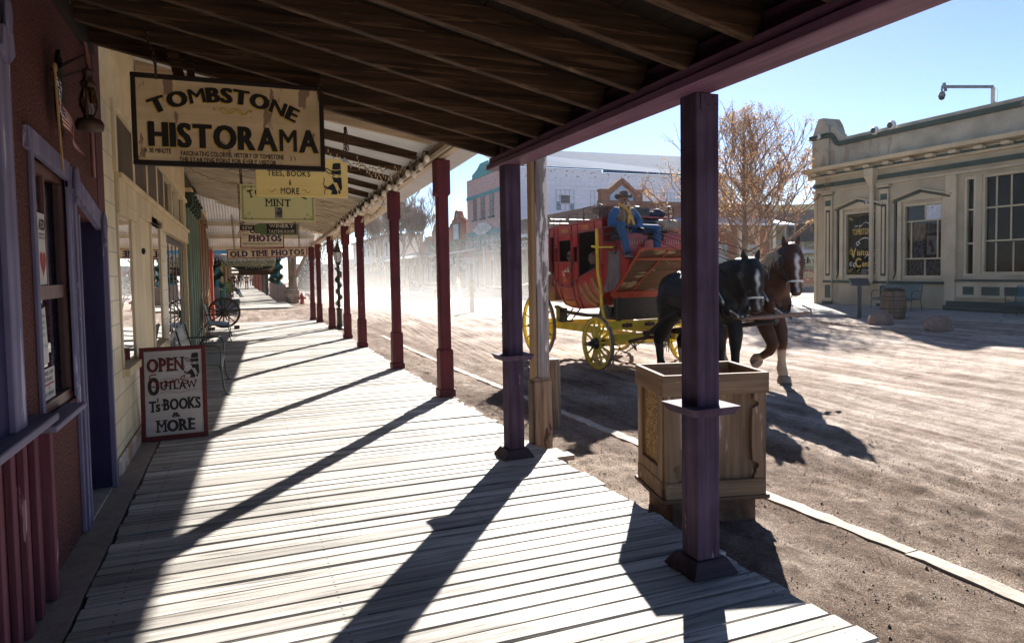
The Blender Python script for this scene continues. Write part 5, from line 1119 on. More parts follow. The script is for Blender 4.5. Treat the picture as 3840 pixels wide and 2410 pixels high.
for y in (-.55, .75):
    m = MB(); m.tube([(1.05, y - .37, .60), (1.05, y, .64), (1.05, y + .37, .62)], [.02, .033, .02], 8); m.build('singletree', surf('dark_red_wood', (.12, .02, .02), rough=.4), ct, smooth=True)
m = MB(); m.bar((.95, -.55, .70), (.95, .85, .74), .06, .07); m.build('doubletree', surf('dark_red_wood', (.12, .02, .02)), ct, bevel=.01)
m = MB(); chain(m, (1.05, -.92, .6), (.75, -.55, .40), .055, .012); chain(m, (.75, -.55, .40), (.45, -.40, .56), .055, .012); chain(m, (1.05, -.92, .6), (1.42, -.62, .56), .055, .012); chain(m, (.1, -.62, .5), (.5, -.6, .33), .045, .01); chain(m, (.5, -.6, .33), (.95, -.5, .6), .045, .01); m.build('chain', surf('chain_dark', (.1, .08, .07), rough=.4, metal=.7), ct)
for y in (-.46, .76): 
    m = MB(); P_ = [(-2.1, y, 1.02), (-1.7, y, .93), (-.9, y, .90), (-.2, y, .94), (.14, y, 1.05)]
    for a, b_ in zip(P_[:-1], P_[1:]): m.bar(a, b_, .09, .06)
    m.build('thoroughbrace', blackleather, ct, bevel=.008)
m = MB(); m.box(-1.9, -1.75, -.58, -.40, .72, 1.0); m.build('brace_jack', iron, ct); m = MB(); m.box(-.28, .1, -.60, -.40, .95, 1.10); m.bar((-.06, -.66, 1.26), (.14, -.62, .9), .02, .02); m.box(.26, .33, -.62, -.56, .72, 1.28); m.build('brace_jack', iron, ct)
m = MB(); m.tube([(-1.36, -.50, 1.02), (-1.36, -.60, .90), (-1.40, -.68, .78), (-1.14, -.68, .80), (-1.10, -.60, .92), (-1.1, -.5, 1.02)], .013, 7); m.box(-1.40, -1.14, -.71, -.62, .775, .79); m.build('step', iron, ct)
# things carried on the coach
def at(p): return CO @ Vector(p)
def cthing(n, lab, cat, p, rz=0, g=None): return thing(n, lab, cat, tuple(at(p)), radians(-85.24) + rz, g)
bx = cthing('luggage_chest', 'brown wooden chest on the coach roof behind the driver', 'chest', (-.42, -.20, 2.725)); m = MB(); m.box(-.16, .16, -.2, .2, 0, .2); m.build('chest_body', wood('chest_wood', (.16, .08, .06), (.09, .045, .035), 'y'), bx, bevel=.008)
m = MB(); m.box(-.17, .17, -.21, .21, .2, .225); m.build('lid', wood('chest_lid', (.35, .25, .2), (.2, .12, .1), 'y'), bx, bevel=.004)
m = MB()
for z in (.06, .13): 
    for y in (-.04, .04): m.ell((.162, y, z), (.006, .014, .014))
m.build('rivet', iron, bx)
bc = cthing('black_case', 'ridged black plastic case on the coach roof', 'case', (-.22, .22, 2.735)); m = MB(); m.box(-.14, .14, -.2, .2, 0, .17); m.build('case_body', surf('black_plastic', (.02, .02, .022), rough=.35, spec=.5, bump=0), bc, bevel=.02)
m = MB()
for k in range(5): m.box(.141, .147, -.09 + k * .045, -.07 + k * .045, .04, .13)
m.tube([(.0, -.06, .17), (.0, -.05, .20), (.0, .05, .20), (.0, .06, .17)], .01, 6); m.build('ridges', iron, bc)
jk = cthing('jacket_bundle', 'crumpled navy jacket bundle on the coach roof', 'jacket', (-.2, .60, 2.73)); B = Blob()
for q in ((0, 0, .06, .09), (.02, -.1, .07, .07), (-.02, .1, .1, .09), (.0, .16, .07, .08), (.03, .05, .12, .07)): B.ell(q[:3], (q[3], q[3] * 1.3, q[3] * .8), (.02, .03, .07))
B.build('cloth', skinm, jk, .02, 2)
wb_ = cthing('duffel_bag', 'crumpled tan canvas bag on the seat beside the driver', 'bag', (.16, .60, 2.40)); B = Blob(); r = random.Random(6)
for k in range(16): a = r.uniform(-.11, .11); b_ = r.uniform(-.19, .19); B.ell((a, b_, .1 + r.uniform(-.02, .13)), (.09, .10 + r.uniform(0, .03), .06), (.36, .28, .20))
for k in range(7): a = -.2 + k * .06; B.limb([(.12, a, .06, .016), (.13, a + .05, .16, .02), (.06, a + .09, .26, .016)], (.42, .33, .24))
B.build('canvas', skinm, wb_, .013, 1)
m = MB(); m.tube([(.1, .14, .22), (.17, .19, .1), (.17, .21, -.04)], .014, 6); m.build('strap', surf('strap_stripe', (.5, .42, .3), (.2, .16, .12), (3, 60, 60)), wb_)
bl = cthing('blanket', 'red and white striped fringed blanket hanging over the coach seat', 'blanket', (.2, .2, 2.405))
m, t, b = _nodes('serape'); N = t.nodes.new; L = t.links.new; tc = N('ShaderNodeTexCoord'); wv = N('ShaderNodeTexWave'); wv.bands_direction = 'Z'; wv.inputs['Scale'].default_value = 14; wv.inputs['Distortion'].default_value = 1; L(tc.outputs['Object'], wv.inputs[0])
rr = N('ShaderNodeValToRGB'); e = rr.color_ramp.elements; e.new(.5); 
for k, (p, c) in enumerate(((.2, (.4, .03, .04)), (.5, (.7, .4, .38)), (.8, (.12, .02, .03)))): e[k].position = p; e[k].color = (*c, 1)
L(wv.outputs[0], rr.inputs[0]); L(rr.outputs[0], b.inputs[0]); b.inputs['Roughness'].default_value = .9; sera = m
m = MB(); vs = []
for i in range(25):
    y = -.72 + 1.42 * i / 24
    for x, z in ((-.15, .004), (.19, .006), (.235, -.01), (.245, -.07), (.24 + .01 * sin(i * 1.3), -.13 - (.02 if i > 15 else 0))): vs.append((x, y, z + .004 * sin(i * 2)))
m.add(vs, [(i * 5 + j, (i + 1) * 5 + j, (i + 1) * 5 + j + 1, i * 5 + j + 1) for i in range(24) for j in range(4) if not 7 < i < 14 or j < 2]); m.build('cloth', sera, bl, smooth=True)
m = MB()
for i in range(26):
    y = -.70 + i * .054
    if not (-.3 < y < .12): m.tube([(.245, y, -.13), (.25, y + .006, -.19)], .005, 4)
m.build('fringe', surf('fringe', (.7, .6, .55), bump=0), bl)
wbt = cthing('water_bottle', 'clear plastic water bottle beside the tan bag', 'bottle', (.30, .29, 2.415)); m = MB(); m.lathe((0, 0, 0), [(.03, 0), (.033, .01), (.033, .12), (.014, .16), (.014, .17)], 12); m.build('bottle_body', glass('bottle_plastic', (.75, .85, .95), 1.5, .1), wbt, smooth=True)
m = MB(); m.cyl((0, 0, .17), (0, 0, .19), .016); m.build('cap', paper, wbt)

# ============================================================ DRIVER AND PASSENGERS
denim = (.045, .12, .24); shirt = (.045, .13, .27); vest = (.42, .28, .17); skin_ = (.38, .19, .12); beard = (.55, .5, .47); dkc = (.02, .02, .022)
HS = Matrix.Translation((.02, -.02, .50)) @ Matrix.Scale(.98, 4) @ Matrix.Translation((-.02, .02, -.555))
hs_ = lambda p: tuple(HS @ Vector(p))
dv = cthing('person', 'coach driver in brown cowboy hat, striped vest and yellow neckerchief holding the reins', 'person', (.15, -.345, 2.40)); dv.scale = (.95,) * 3
B = Blob()
# local: x forward, y left, z up; seat at z=0
B.sec([(-.02, 0, .0, .18, .14), (0, 0, .08, .19, .15), (.0, 0, .2, .178, .135), (.0, 0, .33, .195, .14), (-.01, 0, .43, .205, .125), (-.01, 0, .50, .12, .09), (0, 0, .53, .06, .06)], vest)
B.limb([(.0, 0, .50, .062), (.02, -.01, .60, .058)], skin_)
B.sec([(*hs_(q[:3]), q[3], q[4]) for q in [(.02, -.02, .56, .05, .055), (.03, -.02, .60, .07, .085), (.035, -.025, .67, .077, .098), (.03, -.025, .74, .075, .095), (.025, -.025, .79, .045, .06)]], skin_)
B.ell(hs_((.125, -.04, .655)), (.025, .017, .025), skin_)                                   # nose
B.ell(hs_((.03, -.102, .655)), (.022, .012, .037), skin_); B.ell(hs_((.03, .052, .655)), (.022, .012, .037), skin_)
for sy, el, wr, kn, an in ((-1, (.05, -.33, .20), (.30, -.16, .125), (.42, -.37, .10), (.52, -.31, -.33)), (1, (.08, .30, .22), (.30, .13, .10), (.40, .45, .08), (.52, .36, -.36))):
    B.limb([(-.01, sy * .185, .43, .078), (0, sy * .25, .36, .082), (*el, .072), (wr[0] - .06, wr[1] - sy * .0, wr[2] + .02, .052)], shirt)
    B.limb([(.02, sy * .09, .05, .105), (.15, sy * .18, .09, .098), (*kn, .078), ((kn[0] + an[0]) / 2 + .0, (kn[1] + an[1]) / 2, (kn[2] + an[2]) / 2, .072), (*an, .062)], denim)
def dfn(co, C):
    # open vest: shirt shows at the sides of the chest, striped vest front
    k = (np.abs(C[:, 0] - vest[0]) < 1e-6); st = (np.sin(co[:, 1] * 420) > 0) & k; C[st, :3] = (.12, .07, .05); hp = k & (co[:, 2] < .035); C[hp, :3] = denim
    return C
body = B.build('body', skinm, dv, .012, 3, dfn)
def headfix(o): o.matrix_local = HS; return o
B = Blob(); B.sec([(.07, -.02, .55, .03, .035), (.075, -.022, .59, .055, .05), (.06, -.022, .63, .072, .06), (.04, -.02, .66, .076, .045)], beard); B.limb([(.118, -.06, .625, .014), (.125, -.022, .63, .014), (.118, .015, .625, .014)], beard); headfix(B.build('beard', skinm, body, .009, 2))
B = Blob(); B.sec([(-.02, -.025, .62, .06, .04), (-.03, -.025, .70, .07, .06), (-.0, -.025, .76, .078, .09)], (.3, .27, .25)); headfix(B.build('hair', skinm, body, .012, 2))
hatm = surf('hat_felt', (.17, .12, .10), (.11, .08, .07), rough=.85, bump=.2)
vs = []; n = 32
for k, (ra, rb, z) in enumerate(((.178, .150, .012), (.16, .135, -.004), (.13, .11, -.004), (.104, .085, .0), (.100, .082, .03), (.098, .078, .08), (.092, .072, .115), (.080, .058, .13), (.05, .03, .118), (.0, .0, .112))):
    for j in range(n):
        a = 2 * pi * j / n; cx, cy = cos(a) * ra, sin(a) * rb; dz = 0
        if k < 3: dz = .055 * (abs(sin(a)) ** 3) * (ra - .1) / .075 - .02 * (cos(a) ** 2) * (ra - .1) / .075
        vs.append((.03 + cx, -.025 + cy * (1.12 if k < 3 else 1), .735 + z + dz))
m = MB(); m.add(vs, [(i * n + j, i * n + (j + 1) % n, (i + 1) * n + (j + 1) % n, (i + 1) * n + j) for i in range(9) for j in range(n)]); hat = m.build('hat', hatm, body, smooth=True); so_ = hat.modifiers.new('s', 'SOLIDIFY'); so_.thickness = .006; headfix(hat)
m = MB(); m.tube([(.03 + .103 * cos(a), -.025 + .086 * sin(a), .752) for a in [2 * pi * j / 24 for j in range(24)]], .008, 5, closed=True); m.build('hat_band', blackleather, hat)
m = MB()
for y in (-.055, .008): m.ell((.118, y, .683), (.01, .026, .02))
m.tube([(.12, -.03, .69), (.124, -.023, .69), (.12, -.016, .69)], .004, 5); m.tube([(.11, -.08, .685), (.04, -.105, .68)], .003, 5); m.tube([(.11, .032, .685), (.04, .055, .68)], .003, 5); m.build('sunglasses', surf('dark_lens', (.03, .012, .012), rough=.1, spec=.8, bump=0, grime=0), body, smooth=True).matrix_local = HS
m = MB(); m.tube([(.03, -.108, .665), (.09, -.10, .625), (.135, -.055, .615)], .003, 5); m.ell((.138, -.048, .613), (.02, .02, .02)); m.build('headset_microphone', inkd, body, smooth=True).matrix_local = HS
yc = surf('kerchief_yellow', (.72, .42, .10), (.55, .30, .06), (14, 14, 5), rough=.8, bump=.5)
B = Blob(); yk = (.74, .42, .10)
B.limb([(-.05, -.075, .56, .022), (.02, -.09, .545, .03), (.09, -.06, .50, .028), (.13, -.0, .43, .024), (.14, .02, .385, .024)], yk); B.limb([(-.05, .075, .56, .022), (.03, .085, .54, .028), (.09, .06, .48, .024), (.135, .03, .41, .022), (.14, .02, .385, .022)], yk)
B.limb([(.15, .02, .38, .03), (.155, .02, .37, .03)], yk)
B.sec([(.155, .02, .37, .02, .014), (.165, -.005, .30, .034, .014), (.165, -.02, .22, .036, .012), (.165, -.03, .17, .012, .006)], yk); B.sec([(.155, .02, .37, .02, .014), (.155, .06, .30, .032, .014), (.16, .10, .20, .038, .012), (.17, .13, .12, .012, .006)], yk)
B.build('neckerchief', skinm, body, .008, 1)
# gloved hands: palm, four curled fingers and a thumb round the reins
def hand(cx, cy, cz, sy, nm='glove'):
    B = Blob(); B.sec([(cx - .05, cy, cz + .0, .026, .022), (cx - .01, cy, cz, .042, .02), (cx + .035, cy, cz - .004, .044, .018)], dkc)
    B.limb([(cx - .09, cy, cz + .005, .034), (cx - .05, cy, cz, .032)], dkc)
    for k in range(4):
        y = cy + (-.034 + .0225 * k); l = (1, 1.12, 1.05, .85)[k] if sy > 0 else (.85, 1.05, 1.12, 1)[k]
        B.limb([(cx + .03, y, cz - .004, .0125), (cx + .03 + .034 * l, y, cz - .012, .0115), (cx + .03 + .046 * l, y, cz - .04 * l, .0105), (cx + .03 + .02 * l, y, cz - .054 * l, .0095)], dkc)
    B.limb([(cx - .015, cy - sy * .035, cz - .008, .015), (cx + .02, cy - sy * .052, cz - .024, .013), (cx + .05, cy - sy * .036, cz - .04, .011)], dkc)
    return B.build(nm, skinm, body, .006, 1)
hand(.345, -.16, .115, -1); hand(.345, .13, .09, 1)
B = Blob()
for an, t in (((.52, -.31, -.36), 1), ((.52, .36, -.39), 1)):
    B2 = Blob(); B2.limb([(an[0], an[1], an[2] + .06, .05), (an[0] + .01, an[1], an[2] - .02, .052)], (.03, .03, .03)); B2.sec([(an[0] - .06, an[1], an[2] - .05, .035, .03), (an[0], an[1], an[2] - .045, .045, .042), (an[0] + .10, an[1], an[2] - .065, .05, .03), (an[0] + .18, an[1], an[2] - .075, .04, .018)], (.22, .18, .15)); B2.build('shoe', skinm, body, .010, 2)
m = MB()
def strap(P, w_=.012, t=.004, up=(0, 0, 1)):
    for a, b_ in zip(P[:-1], P[1:]): m.bar(a, b_, t, w_, up)
# ============================================================ HORSES
hairk = surf('horse_hair_black', (.03, .025, .025), (.012, .01, .01), (40, 40, 6), rough=.5, spec=.5, bump=0, grime=0)
hairb = surf('horse_hair_flaxen', (.78, .62, .44), (.50, .34, .20), (40, 40, 6), rough=.6, bump=0, grime=0)
coat = surf('horse_coat', (1, 1, 1), (.70, .70, .70), (5, 5, 9), rough=.5, spec=.25, bump=.12, attr=True, grime=.25, gsc=4)
hoofm = surf('hoof', (.30, .24, .20), (.18, .14, .12), (4, 4, 30), rough=.7)
stitch = surf('white_stitching', (.8, .78, .72), bump=0, grime=0)
steel = surf('harness_steel', (.7, .7, .68), rough=.2, metal=1, bump=0, grime=0)
def horse(label, cx, cy, rz, base, point, poll, yaw, raised, blaze, socks, hairmat, nosec):
    t = thing('horse', label, 'horse', tuple(at((cx, cy, 0))), radians(-85.24) + rz)
    B = Blob()
    B.sec([(-.84, 0, 1.36, .07, .10), (-.80, 0, 1.36, .16, .22), (-.70, 0, 1.38, .27, .32), (-.50, 0, 1.38, .325, .36), (-.25, 0, 1.33, .33, .37), (.05, 0, 1.27, .335, .385), (.30, 0, 1.29, .32, .42), (.50, 0, 1.33, .29, .43), (.66, 0, 1.30, .235, .36), (.76, 0, 1.25, .14, .22)], base)
    px, pz = poll
    nk = [(.38, 1.44, .25, .38), (.55, 1.50 + .06 * (pz - 1.84) / .2, .225, .36), (.42 + .62 * (px - .42) + .02, 1.44 + .52 * (pz - 1.44), .175, .29), (.42 + .86 * (px - .42), 1.44 + .80 * (pz - 1.44), .14, .22), (px - .02, pz - .02, .115, .14)]
    B.sec([(a, 0, b, c, d) for a, b, c, d in nk], base)
    B.ell((.70, .10, 1.22), (.11, .12, .17), base); B.ell((.70, -.10, 1.22), (.11, .12, .17), base); B.ell((.33, 0, 1.66), (.2, .09, .12), base)
    for s_ in (-1, 1):
        if raised == s_:
            B.limb([(.48, s_ * .17, 1.16, .15), (.55, s_ * .17, .98, .11), (.66, s_ * .165, .80, 0.105), (.74, s_ * .16, .62, 0.092), (.68, s_ * .155, .50, 0.072), (.54, s_ * .15, .42, 0.061)], base)
            B.limb([(.54, s_ * .15, .42, 0.061), (.42, s_ * .15, .38, 0.077), (.36, s_ * .15, .32, 0.070)], socks.get('f%d' % s_, base))
            m = MB(); m.M = Matrix.Translation((.355, s_ * .15, .33)) @ Matrix.Rotation(radians(125), 4, 'Y'); m.lathe((0, 0, 0), [(.06, 0), (.078, .02), (.098, .10), (.09, .105)], 14); m.build('hoof', hoofm, t, smooth=False)
        else:
            f = .08 if raised else .0
            B.limb([(.48, s_ * .17, 1.16, .15), (.48 + f * .3, s_ * .17, .98, .11), (.53 + f * .6, s_ * .16, .78, 0.105), (.55 + f, s_ * .155, .61, 0.090), (.55 + f, s_ * .15, .52, 0.072)], base)
            B.limb([(.55 + f, s_ * .15, .50, 0.070), (.55 + f, s_ * .15, .33, 0.061), (.55 + f, s_ * .15, .21, 0.079), (.58 + f, s_ * .15, .12, 0.077)], socks.get('f%d' % s_, base))
            m = MB(); m.lathe((.60 + f, s_ * .15, 0), [(.108, 0), (.094, .08), (.082, .105), (.05, .11)], 16); m.build('hoof', hoofm, t)
        g = .10 * s_
        B.limb([(-.55, s_ * .16, 1.26, .21), (-.52, s_ * .18, 1.06, .185), (-.52 + g, s_ * .185, .88, .125), (-.66 + g, s_ * .17, .70, 0.113), (-.76 + g, s_ * .16, .60, 0.090), (-.75 + g, s_ * .15, .47, 0.070)], base)
        B.limb([(-.75 + g, s_ * .15, .45, 0.069), (-.73 + g, s_ * .15, .28, 0.060), (-.71 + g, s_ * .15, .20, 0.077), (-.67 + g, s_ * .15, .12, 0.070)], socks.get('h%d' % s_, base))
        m = MB(); m.lathe((-.65 + g, s_ * .15, 0), [(.10, 0), (.088, .08), (.078, .105), (.05, .11)], 16); m.build('hoof', hoofm, t)
    RZ = Matrix.Rotation(yaw, 4, 'Z'); HM = Matrix.Translation((px, 0, pz)) @ RZ @ Matrix.Diagonal((1.15, 1.30, 1.06, 1)); side = RZ @ Vector((0, 1, 0))
    def H(x, y, z): q = HM @ Vector((x, y, z)); return (q.x, q.y, q.z)
    B.sec([(*H(-.03, 0, .05), 0.091, 0.069), (*H(.01, 0, 0), 0.124, 0.115), (*H(.06, 0, -.10), 0.146, 0.155), (*H(.10, 0, -.20), 0.153, 0.170), (*H(.135, 0, -.31), 0.124, 0.138), (*H(.165, 0, -.42), 0.094, 0.106), (*H(.19, 0, -.53), 0.081, 0.083), (*H(.205, 0, -.60), 0.083, 0.076), (*H(.21, 0, -.655), 0.058, 0.052)], base, side=tuple(side))
    B.ell(H(.03, 0, -.24), (.115, .11, .14), base); B.ell(H(.175, 0, -.635), (.055, .058, .038), nosec)
    for s_ in (-1, 1):
        B.ell(H(.135, s_ * .092, -.17), (.03, .022, .028), base); B.ell(H(.235, s_ * .036, -.60), (.022, .02, .03), nosec)
        B.sec([(*H(-.01, s_ * .062, .03), 0.044, 0.030), (*H(.0, s_ * .075, .085), 0.048, 0.025), (*H(.01, s_ * .084, .14), 0.034, 0.017), (*H(.012, s_ * .088, .19), 0.010, 0.007)], base, side=tuple(side))
    HI = HM.inverted()
    def fn(co, C):
        M = np.array(HI); L = co @ M[:3, :3].T + M[:3, 3]; x, y, z = L[:, 0], L[:, 1], L[:, 2]
        cxl = np.interp(-z, [0, .1, .2, .31, .42, .53, .66], [.01, .06, .10, .135, .165, .19, .21]); fr = (x > cxl + .03) & (z < -.08) & (z > -.62) & (co[:, 0] > px - .3)
        wdt = np.interp(-z, [p[0] for p in blaze], [p[1] for p in blaze]); off = .008 * np.sin(z * 40)
        k = fr & (np.abs(y - off) < wdt); C[k, :3] = (.80, .76, .72)
        k = (z < -.54) & (x > .05) & (~k) & (co[:, 0] > px - .1) & (z > -.8); C[k, :3] = nosec
        k = (co[:, 2] > .52) & (co[:, 2] < .72) & (np.abs(co[:, 0] - .6) < .25); C[k, :3] = C[k, :3] * .8
        return C
    B.v = [(a, b * (1.0 + .12 * (.7 < c < 1.75 and -.9 < a < .78)), c) for a, b, c in B.v]; body = B.build('body', coat, t, .016, 4, fn, 2)
    m = MB()
    for s_ in (-1, 1): m.ell(H(.158, s_ * .102, -.17), (.016, .014, .017))
    m.build('eye', surf('horse_eye', (.015, .01, .008), rough=.05, spec=.9, bump=0, grime=0), body, smooth=True)
    m = MB()
    for s_ in (-1, 1): m.ell(H(.255, s_ * .038, -.605), (.008, .01, .014))
    m.build('nostril', inkd, body, smooth=True)
    # mane, forelock, tail
    r = random.Random(int(cy * 100)); m = MB()
    for k in range(260):
        u = r.random(); ax = .30 + (px - .34) * u ** .9; az = 1.82 - .06 + (pz + .06 - 1.76) * u ** .9 + .04 * sin(pi * u); s_ = -1 if r.random() < .72 else 1
        l = r.uniform(.14, .34); o = r.uniform(-.02, .02)
        p0 = (ax - .03, o, az); p1 = (ax - .02 + r.uniform(-.03, .03), s_ * (.07 + .03 * (1 - u)), az - .02 + .02 * r.random()); p2 = (ax + r.uniform(-.02, .06), s_ * (.115 + .10 * (1 - u)), az - l * .6); p3 = (ax + r.uniform(-.02, .08), s_ * (.125 + .12 * (1 - u) + r.uniform(-.01, .03)), az - l)
        m.tube([p0, p1, p2, p3], [.006, .007, .006, .002], 3)
    for k in range(60):
        y0 = r.uniform(-.05, .05); l = r.uniform(.08, .2); m.tube([H(-.02, y0 * .5, .06), H(.09, y0, .02 - .03), H(.155 + .03 * l, y0 * 1.2 + r.uniform(-.01, .01), -l)], [.006, .006, .002], 3)
    m.build('mane', hairmat, body)
    m = MB()
    for k in range(190):
        a = r.uniform(0, 6.28); q = r.random() ** .6; l = r.uniform(.65, 1.12); dx, dy = cos(a) * q, sin(a) * q
        m.tube([(-.82, dy * .03, 1.47), (-.90 + dx * .03, dy * .05, 1.34), (-.93 + dx * .06, dy * .07, 1.05), (-.92 + dx * .09, dy * .10 + r.uniform(-.02, .02), 1.47 - l * .75), (-.92 + dx * .13, dy * .13 + r.uniform(-.06, .06), 1.47 - l)], [.012, .011, .008, .006, .002], 3)
    m.build('tail', hairk if base[0] < .05 else hairmat, body)
    # harness
    dv_ = Vector((.36, 0, -.66)).normalized(); cc = Vector((.585, 0, 1.42))
    ring = [tuple(cc + Vector((0, 1, 0)) * .255 * sin(a) * (1 - .18 * cos(a - pi)) + dv_ * (-.40 * cos(a))) for a in [2 * pi * j / 30 for j in range(30)]]
    m = MB(); m.tube(ring, .050, 8, closed=True); m.tube([(p[0] + .03, p[1] * 1.10, p[2] - .01) for p in ring], .028, 6, closed=True); co_ = m.build('collar', blackleather, t, smooth=True)
    m = MB()
    for j in range(30):
        a = 2 * pi * (j + .5) / 30
        if abs(cos(a) - 1) > .6:
            if j % 2: continue
            for d_ in (0,):
                p = cc + Vector((.07, 0, 0)) + Vector((0, 1, 0)) * .30 * sin(a) * (1 - .18 * cos(a - pi)) + dv_ * (-.435 * cos(a)); q = cc + Vector((.07, 0, 0)) + Vector((0, 1, 0)) * .30 * sin(a + .11) * (1 - .18 * cos(a + .11 - pi)) + dv_ * (-.435 * cos(a + .11)); m.bar(p, q, .018, .014)
    m.build('white_studs', stitch, co_)
    m = MB(); m.tube([(p[0] + .055, p[1] * 1.02, p[2] + .0) for p in ring[2:-2]], .012, 6); 
    for s_ in (-1, 1): m.cyl((.50, s_ * .17, 1.72), (.50, s_ * .21, 1.80), .012); m.tube([(.50 + .03 * cos(b), s_ * .22, 1.83 + .03 * sin(b)) for b in [j * .785 for j in range(8)]], .005, 5, closed=True)
    m.build('hame', steel, co_, smooth=True)
    def st(P, w_=.03, t_=.008):
        mm = MB()
        for a, b in zip(P[:-1], P[1:]):
            d = (Vector(b) - Vector(a)); mid_ = (Vector(a) + Vector(b)) / 2; out = Vector((0, mid_.y, mid_.z - 1.32)) if abs(mid_.y) > .05 else Vector((.3, 0, mid_.z - 1.32)); mm.bar(a, b, w_, t_, tuple(out))
        return mm
    def bodyring(x, a0=0, a1=2 * pi, n=24, k=1.03, ry=.335, rz_=.39, zc=1.29): return [(x, ry * k * sin(a), zc + rz_ * k * cos(a)) for a in [a0 + (a1 - a0) * j / n for j in range(n + 1)]]
    st(bodyring(.12), .05, .01).build('girth_strap', blackleather, t); st(bodyring(-.42, -2.2, 2.2, 20, 1.03, .33, .375, 1.36), .03, .008).build('hip_strap', blackleather, t)
    mm = st([(-.80, 0, 1.60), (-.45, 0, 1.77), (-.0, 0, 1.70), (.32, 0, 1.76)], .035); 
    mm.build('back_strap', blackleather, t)
    for s_ in (-1, 1):
        mm = st([(-.86, s_ * .05, 1.16), (-.80, s_ * .24, 1.14), (-.62, s_ * .335, 1.14), (-.25, s_ * .36, 1.12), (.10, s_ * .36, 1.08)], .045, .012); mm.bar((-.60, s_ * .335, 1.14), (-.60, s_ * .27, 1.58), .008, .03, (0, 1, 0)); mm.bar((-.60, s_ * .27, 1.58), (-.52, 0, 1.76), .03, .008, (0, 0, 1)); mm.build('breeching', blackleather, t)
        mm = st([(.50, s_ * .33, 1.30), (.10, s_ * .37, 1.18), (-.45, s_ * .385, .98), (-.92, s_ * .38, .66)], .06, .018); mm.build('trace', blackleather, t)
        mm = MB(); 
        for p in ((-.60, s_ * .352, 1.14), (.10, s_ * .385, 1.18), (.66, s_ * .20, 1.33)): mm.tube([(p[0] + .035 * cos(b), p[1], p[2] + .045 * sin(b)) for b in [j * .785 for j in range(8)]], .007, 5, closed=True); mm.bar((p[0] + .05, p[1], p[2] - .02), (p[0] + .09, p[1], p[2] - .04), .012, .035)
        mm.build('buckle', steel, t)
    mm = st([(.70, -.22, 1.36), (.80, -.14, 1.20), (.90, 0, 1.10), (.80, .14, 1.20), (.70, .22, 1.36)], .04, .01); mm.tube([(.86, 0, 1.12), (.95, 0, 1.0)], .012, 6); mm.build('breast_strap', blackleather, t)
    # bridle
    mm = MB()
    def hs(P, w_=.022, t_=.006):
        for a, b in zip(P[:-1], P[1:]):
            c = Vector(((a[0] + b[0]) / 2 - .08, (a[1] + b[1]) / 2, 0)); wq = HM.to_3x3() @ c; mm.bar(H(*a), H(*b), w_, t_, tuple(wq))
    for s_ in (-1, 1):
        hs([(-.06, s_ * .03, .055), (-.05, s_ * .09, .0), (.06, s_ * .122, -.10), (.10, s_ * .128, -.24), (.13, s_ * .098, -.36), (.165, s_ * .078, -.46)])
        hs([(-.05, s_ * .09, .0), (.02, s_ * .128, -.2), (.02, s_ * .10, -.32), (-.02, 0, -.36)])
    hs([(-.02, s2 * .115, -.03) if abs(s2) == 1 else (.12, s2 * .11, -.04) for s2 in (-1, -.6, 0, .6, 1)])
    hs([(.10, -.085, -.40), (.20, -.08, -.37), (.245, 0, -.36), (.20, .08, -.37), (.10, .085, -.40), (.06, 0, -.45), (.10, -.085, -.40)], .02)
    br = mm.build('bridle', blackleather, t)
    mm = MB(); hs([(.16, -.078, -.465), (.235, -.066, -.455), (.262, 0, -.45), (.235, .066, -.455), (.16, .078, -.465)], .026, .008); mm.build('white_noseband', stitch, br)
    for s_ in (-1, 1):
        m = MB(); m.ell(H(.13, s_ * .15, -.165), (.055, .012, .06), 12, 8, (RZ @ Matrix.Rotation(s_ * -.45, 4, 'Z')).to_3x3()); m.build('blinder', blackleather, br, smooth=True)
        m = MB()
        for q in ((.165, s_ * .085, -.49), (.15, s_ * .085, -.53)): m.tube([tuple(Vector(H(*q)) + (RZ @ Vector((.028 * cos(b), 0, .028 * sin(b))))) for b in [j * .785 for j in range(8)]], .005, 5, closed=True)
        m.build('bit_ring', steel, br)
    return t
chest = (.085, .028, .011); blk = (.007, .0065, .007); sock = (.50, .38, .27)
horse('chestnut draft horse with pale mane and long white blaze, one forefoot lifted', 2.0, .66, 0, chest, None, (.93, 2.05), radians(-30), -1, [(.08, .006), (.14, .024), (.25, .019), (.4, .012), (.52, .012), (.6, .007), (.66, 0)], {'f1': sock, 'f-1': sock, 'h1': sock, 'h-1': sock}, hairb, (.06, .03, .025))
horse('black draft horse with white star and stripe, harnessed nearest the porch', 2.0, -.22, 0, blk, None, (1.0, 1.84), radians(-26), 0, [(.08, .0), (.15, .019), (.27, .015), (.36, .004), (.5, .004), (.56, .009), (.62, .006), (.66, 0)], {'h1': sock}, hairk, (.03, .02, .02))
# neck yoke carried between the horses, and the reins
yk_ = cthing('neck_yoke', 'wooden neck yoke hanging between the chests of the two horses', 'yoke', (3.02, .2, 1.03)); m = MB(); m.tube([(0, -.60, .02), (0, -.5, .03), (0, 0, .03), (0, .7, .05), (0, .80, .05)], [.014, .026, .036, .026, .014], 10); m.build('bar', wood('yoke_wood', (.30, .2, .16), (.16, .1, .08), 'y'), yk_, smooth=True)
m = MB(); m.bar((0, .06, .10), (0, .06, -.06), .05, .09, (0, 1, 0)); m.tube([(-.01, .06 + .05 * cos(b), -.04 + .05 * sin(b)) for b in [j * .6 for j in range(10)]], .01, 5, closed=True); 
for y in (-.6, .8): m.tube([(-.0, y, .03), (-.05, y * 1.05, .10), (-.1, y * .9, .16)], .012, 6)
m.build('iron', iron, yk_)
rn = cthing('reins', 'long leather driving reins from the driver hands to the horses', 'reins', (.5, -.36, 2.48)); 
def LR(p): return tuple(Vector(p) - Vector((.5, -.36, 2.48)))
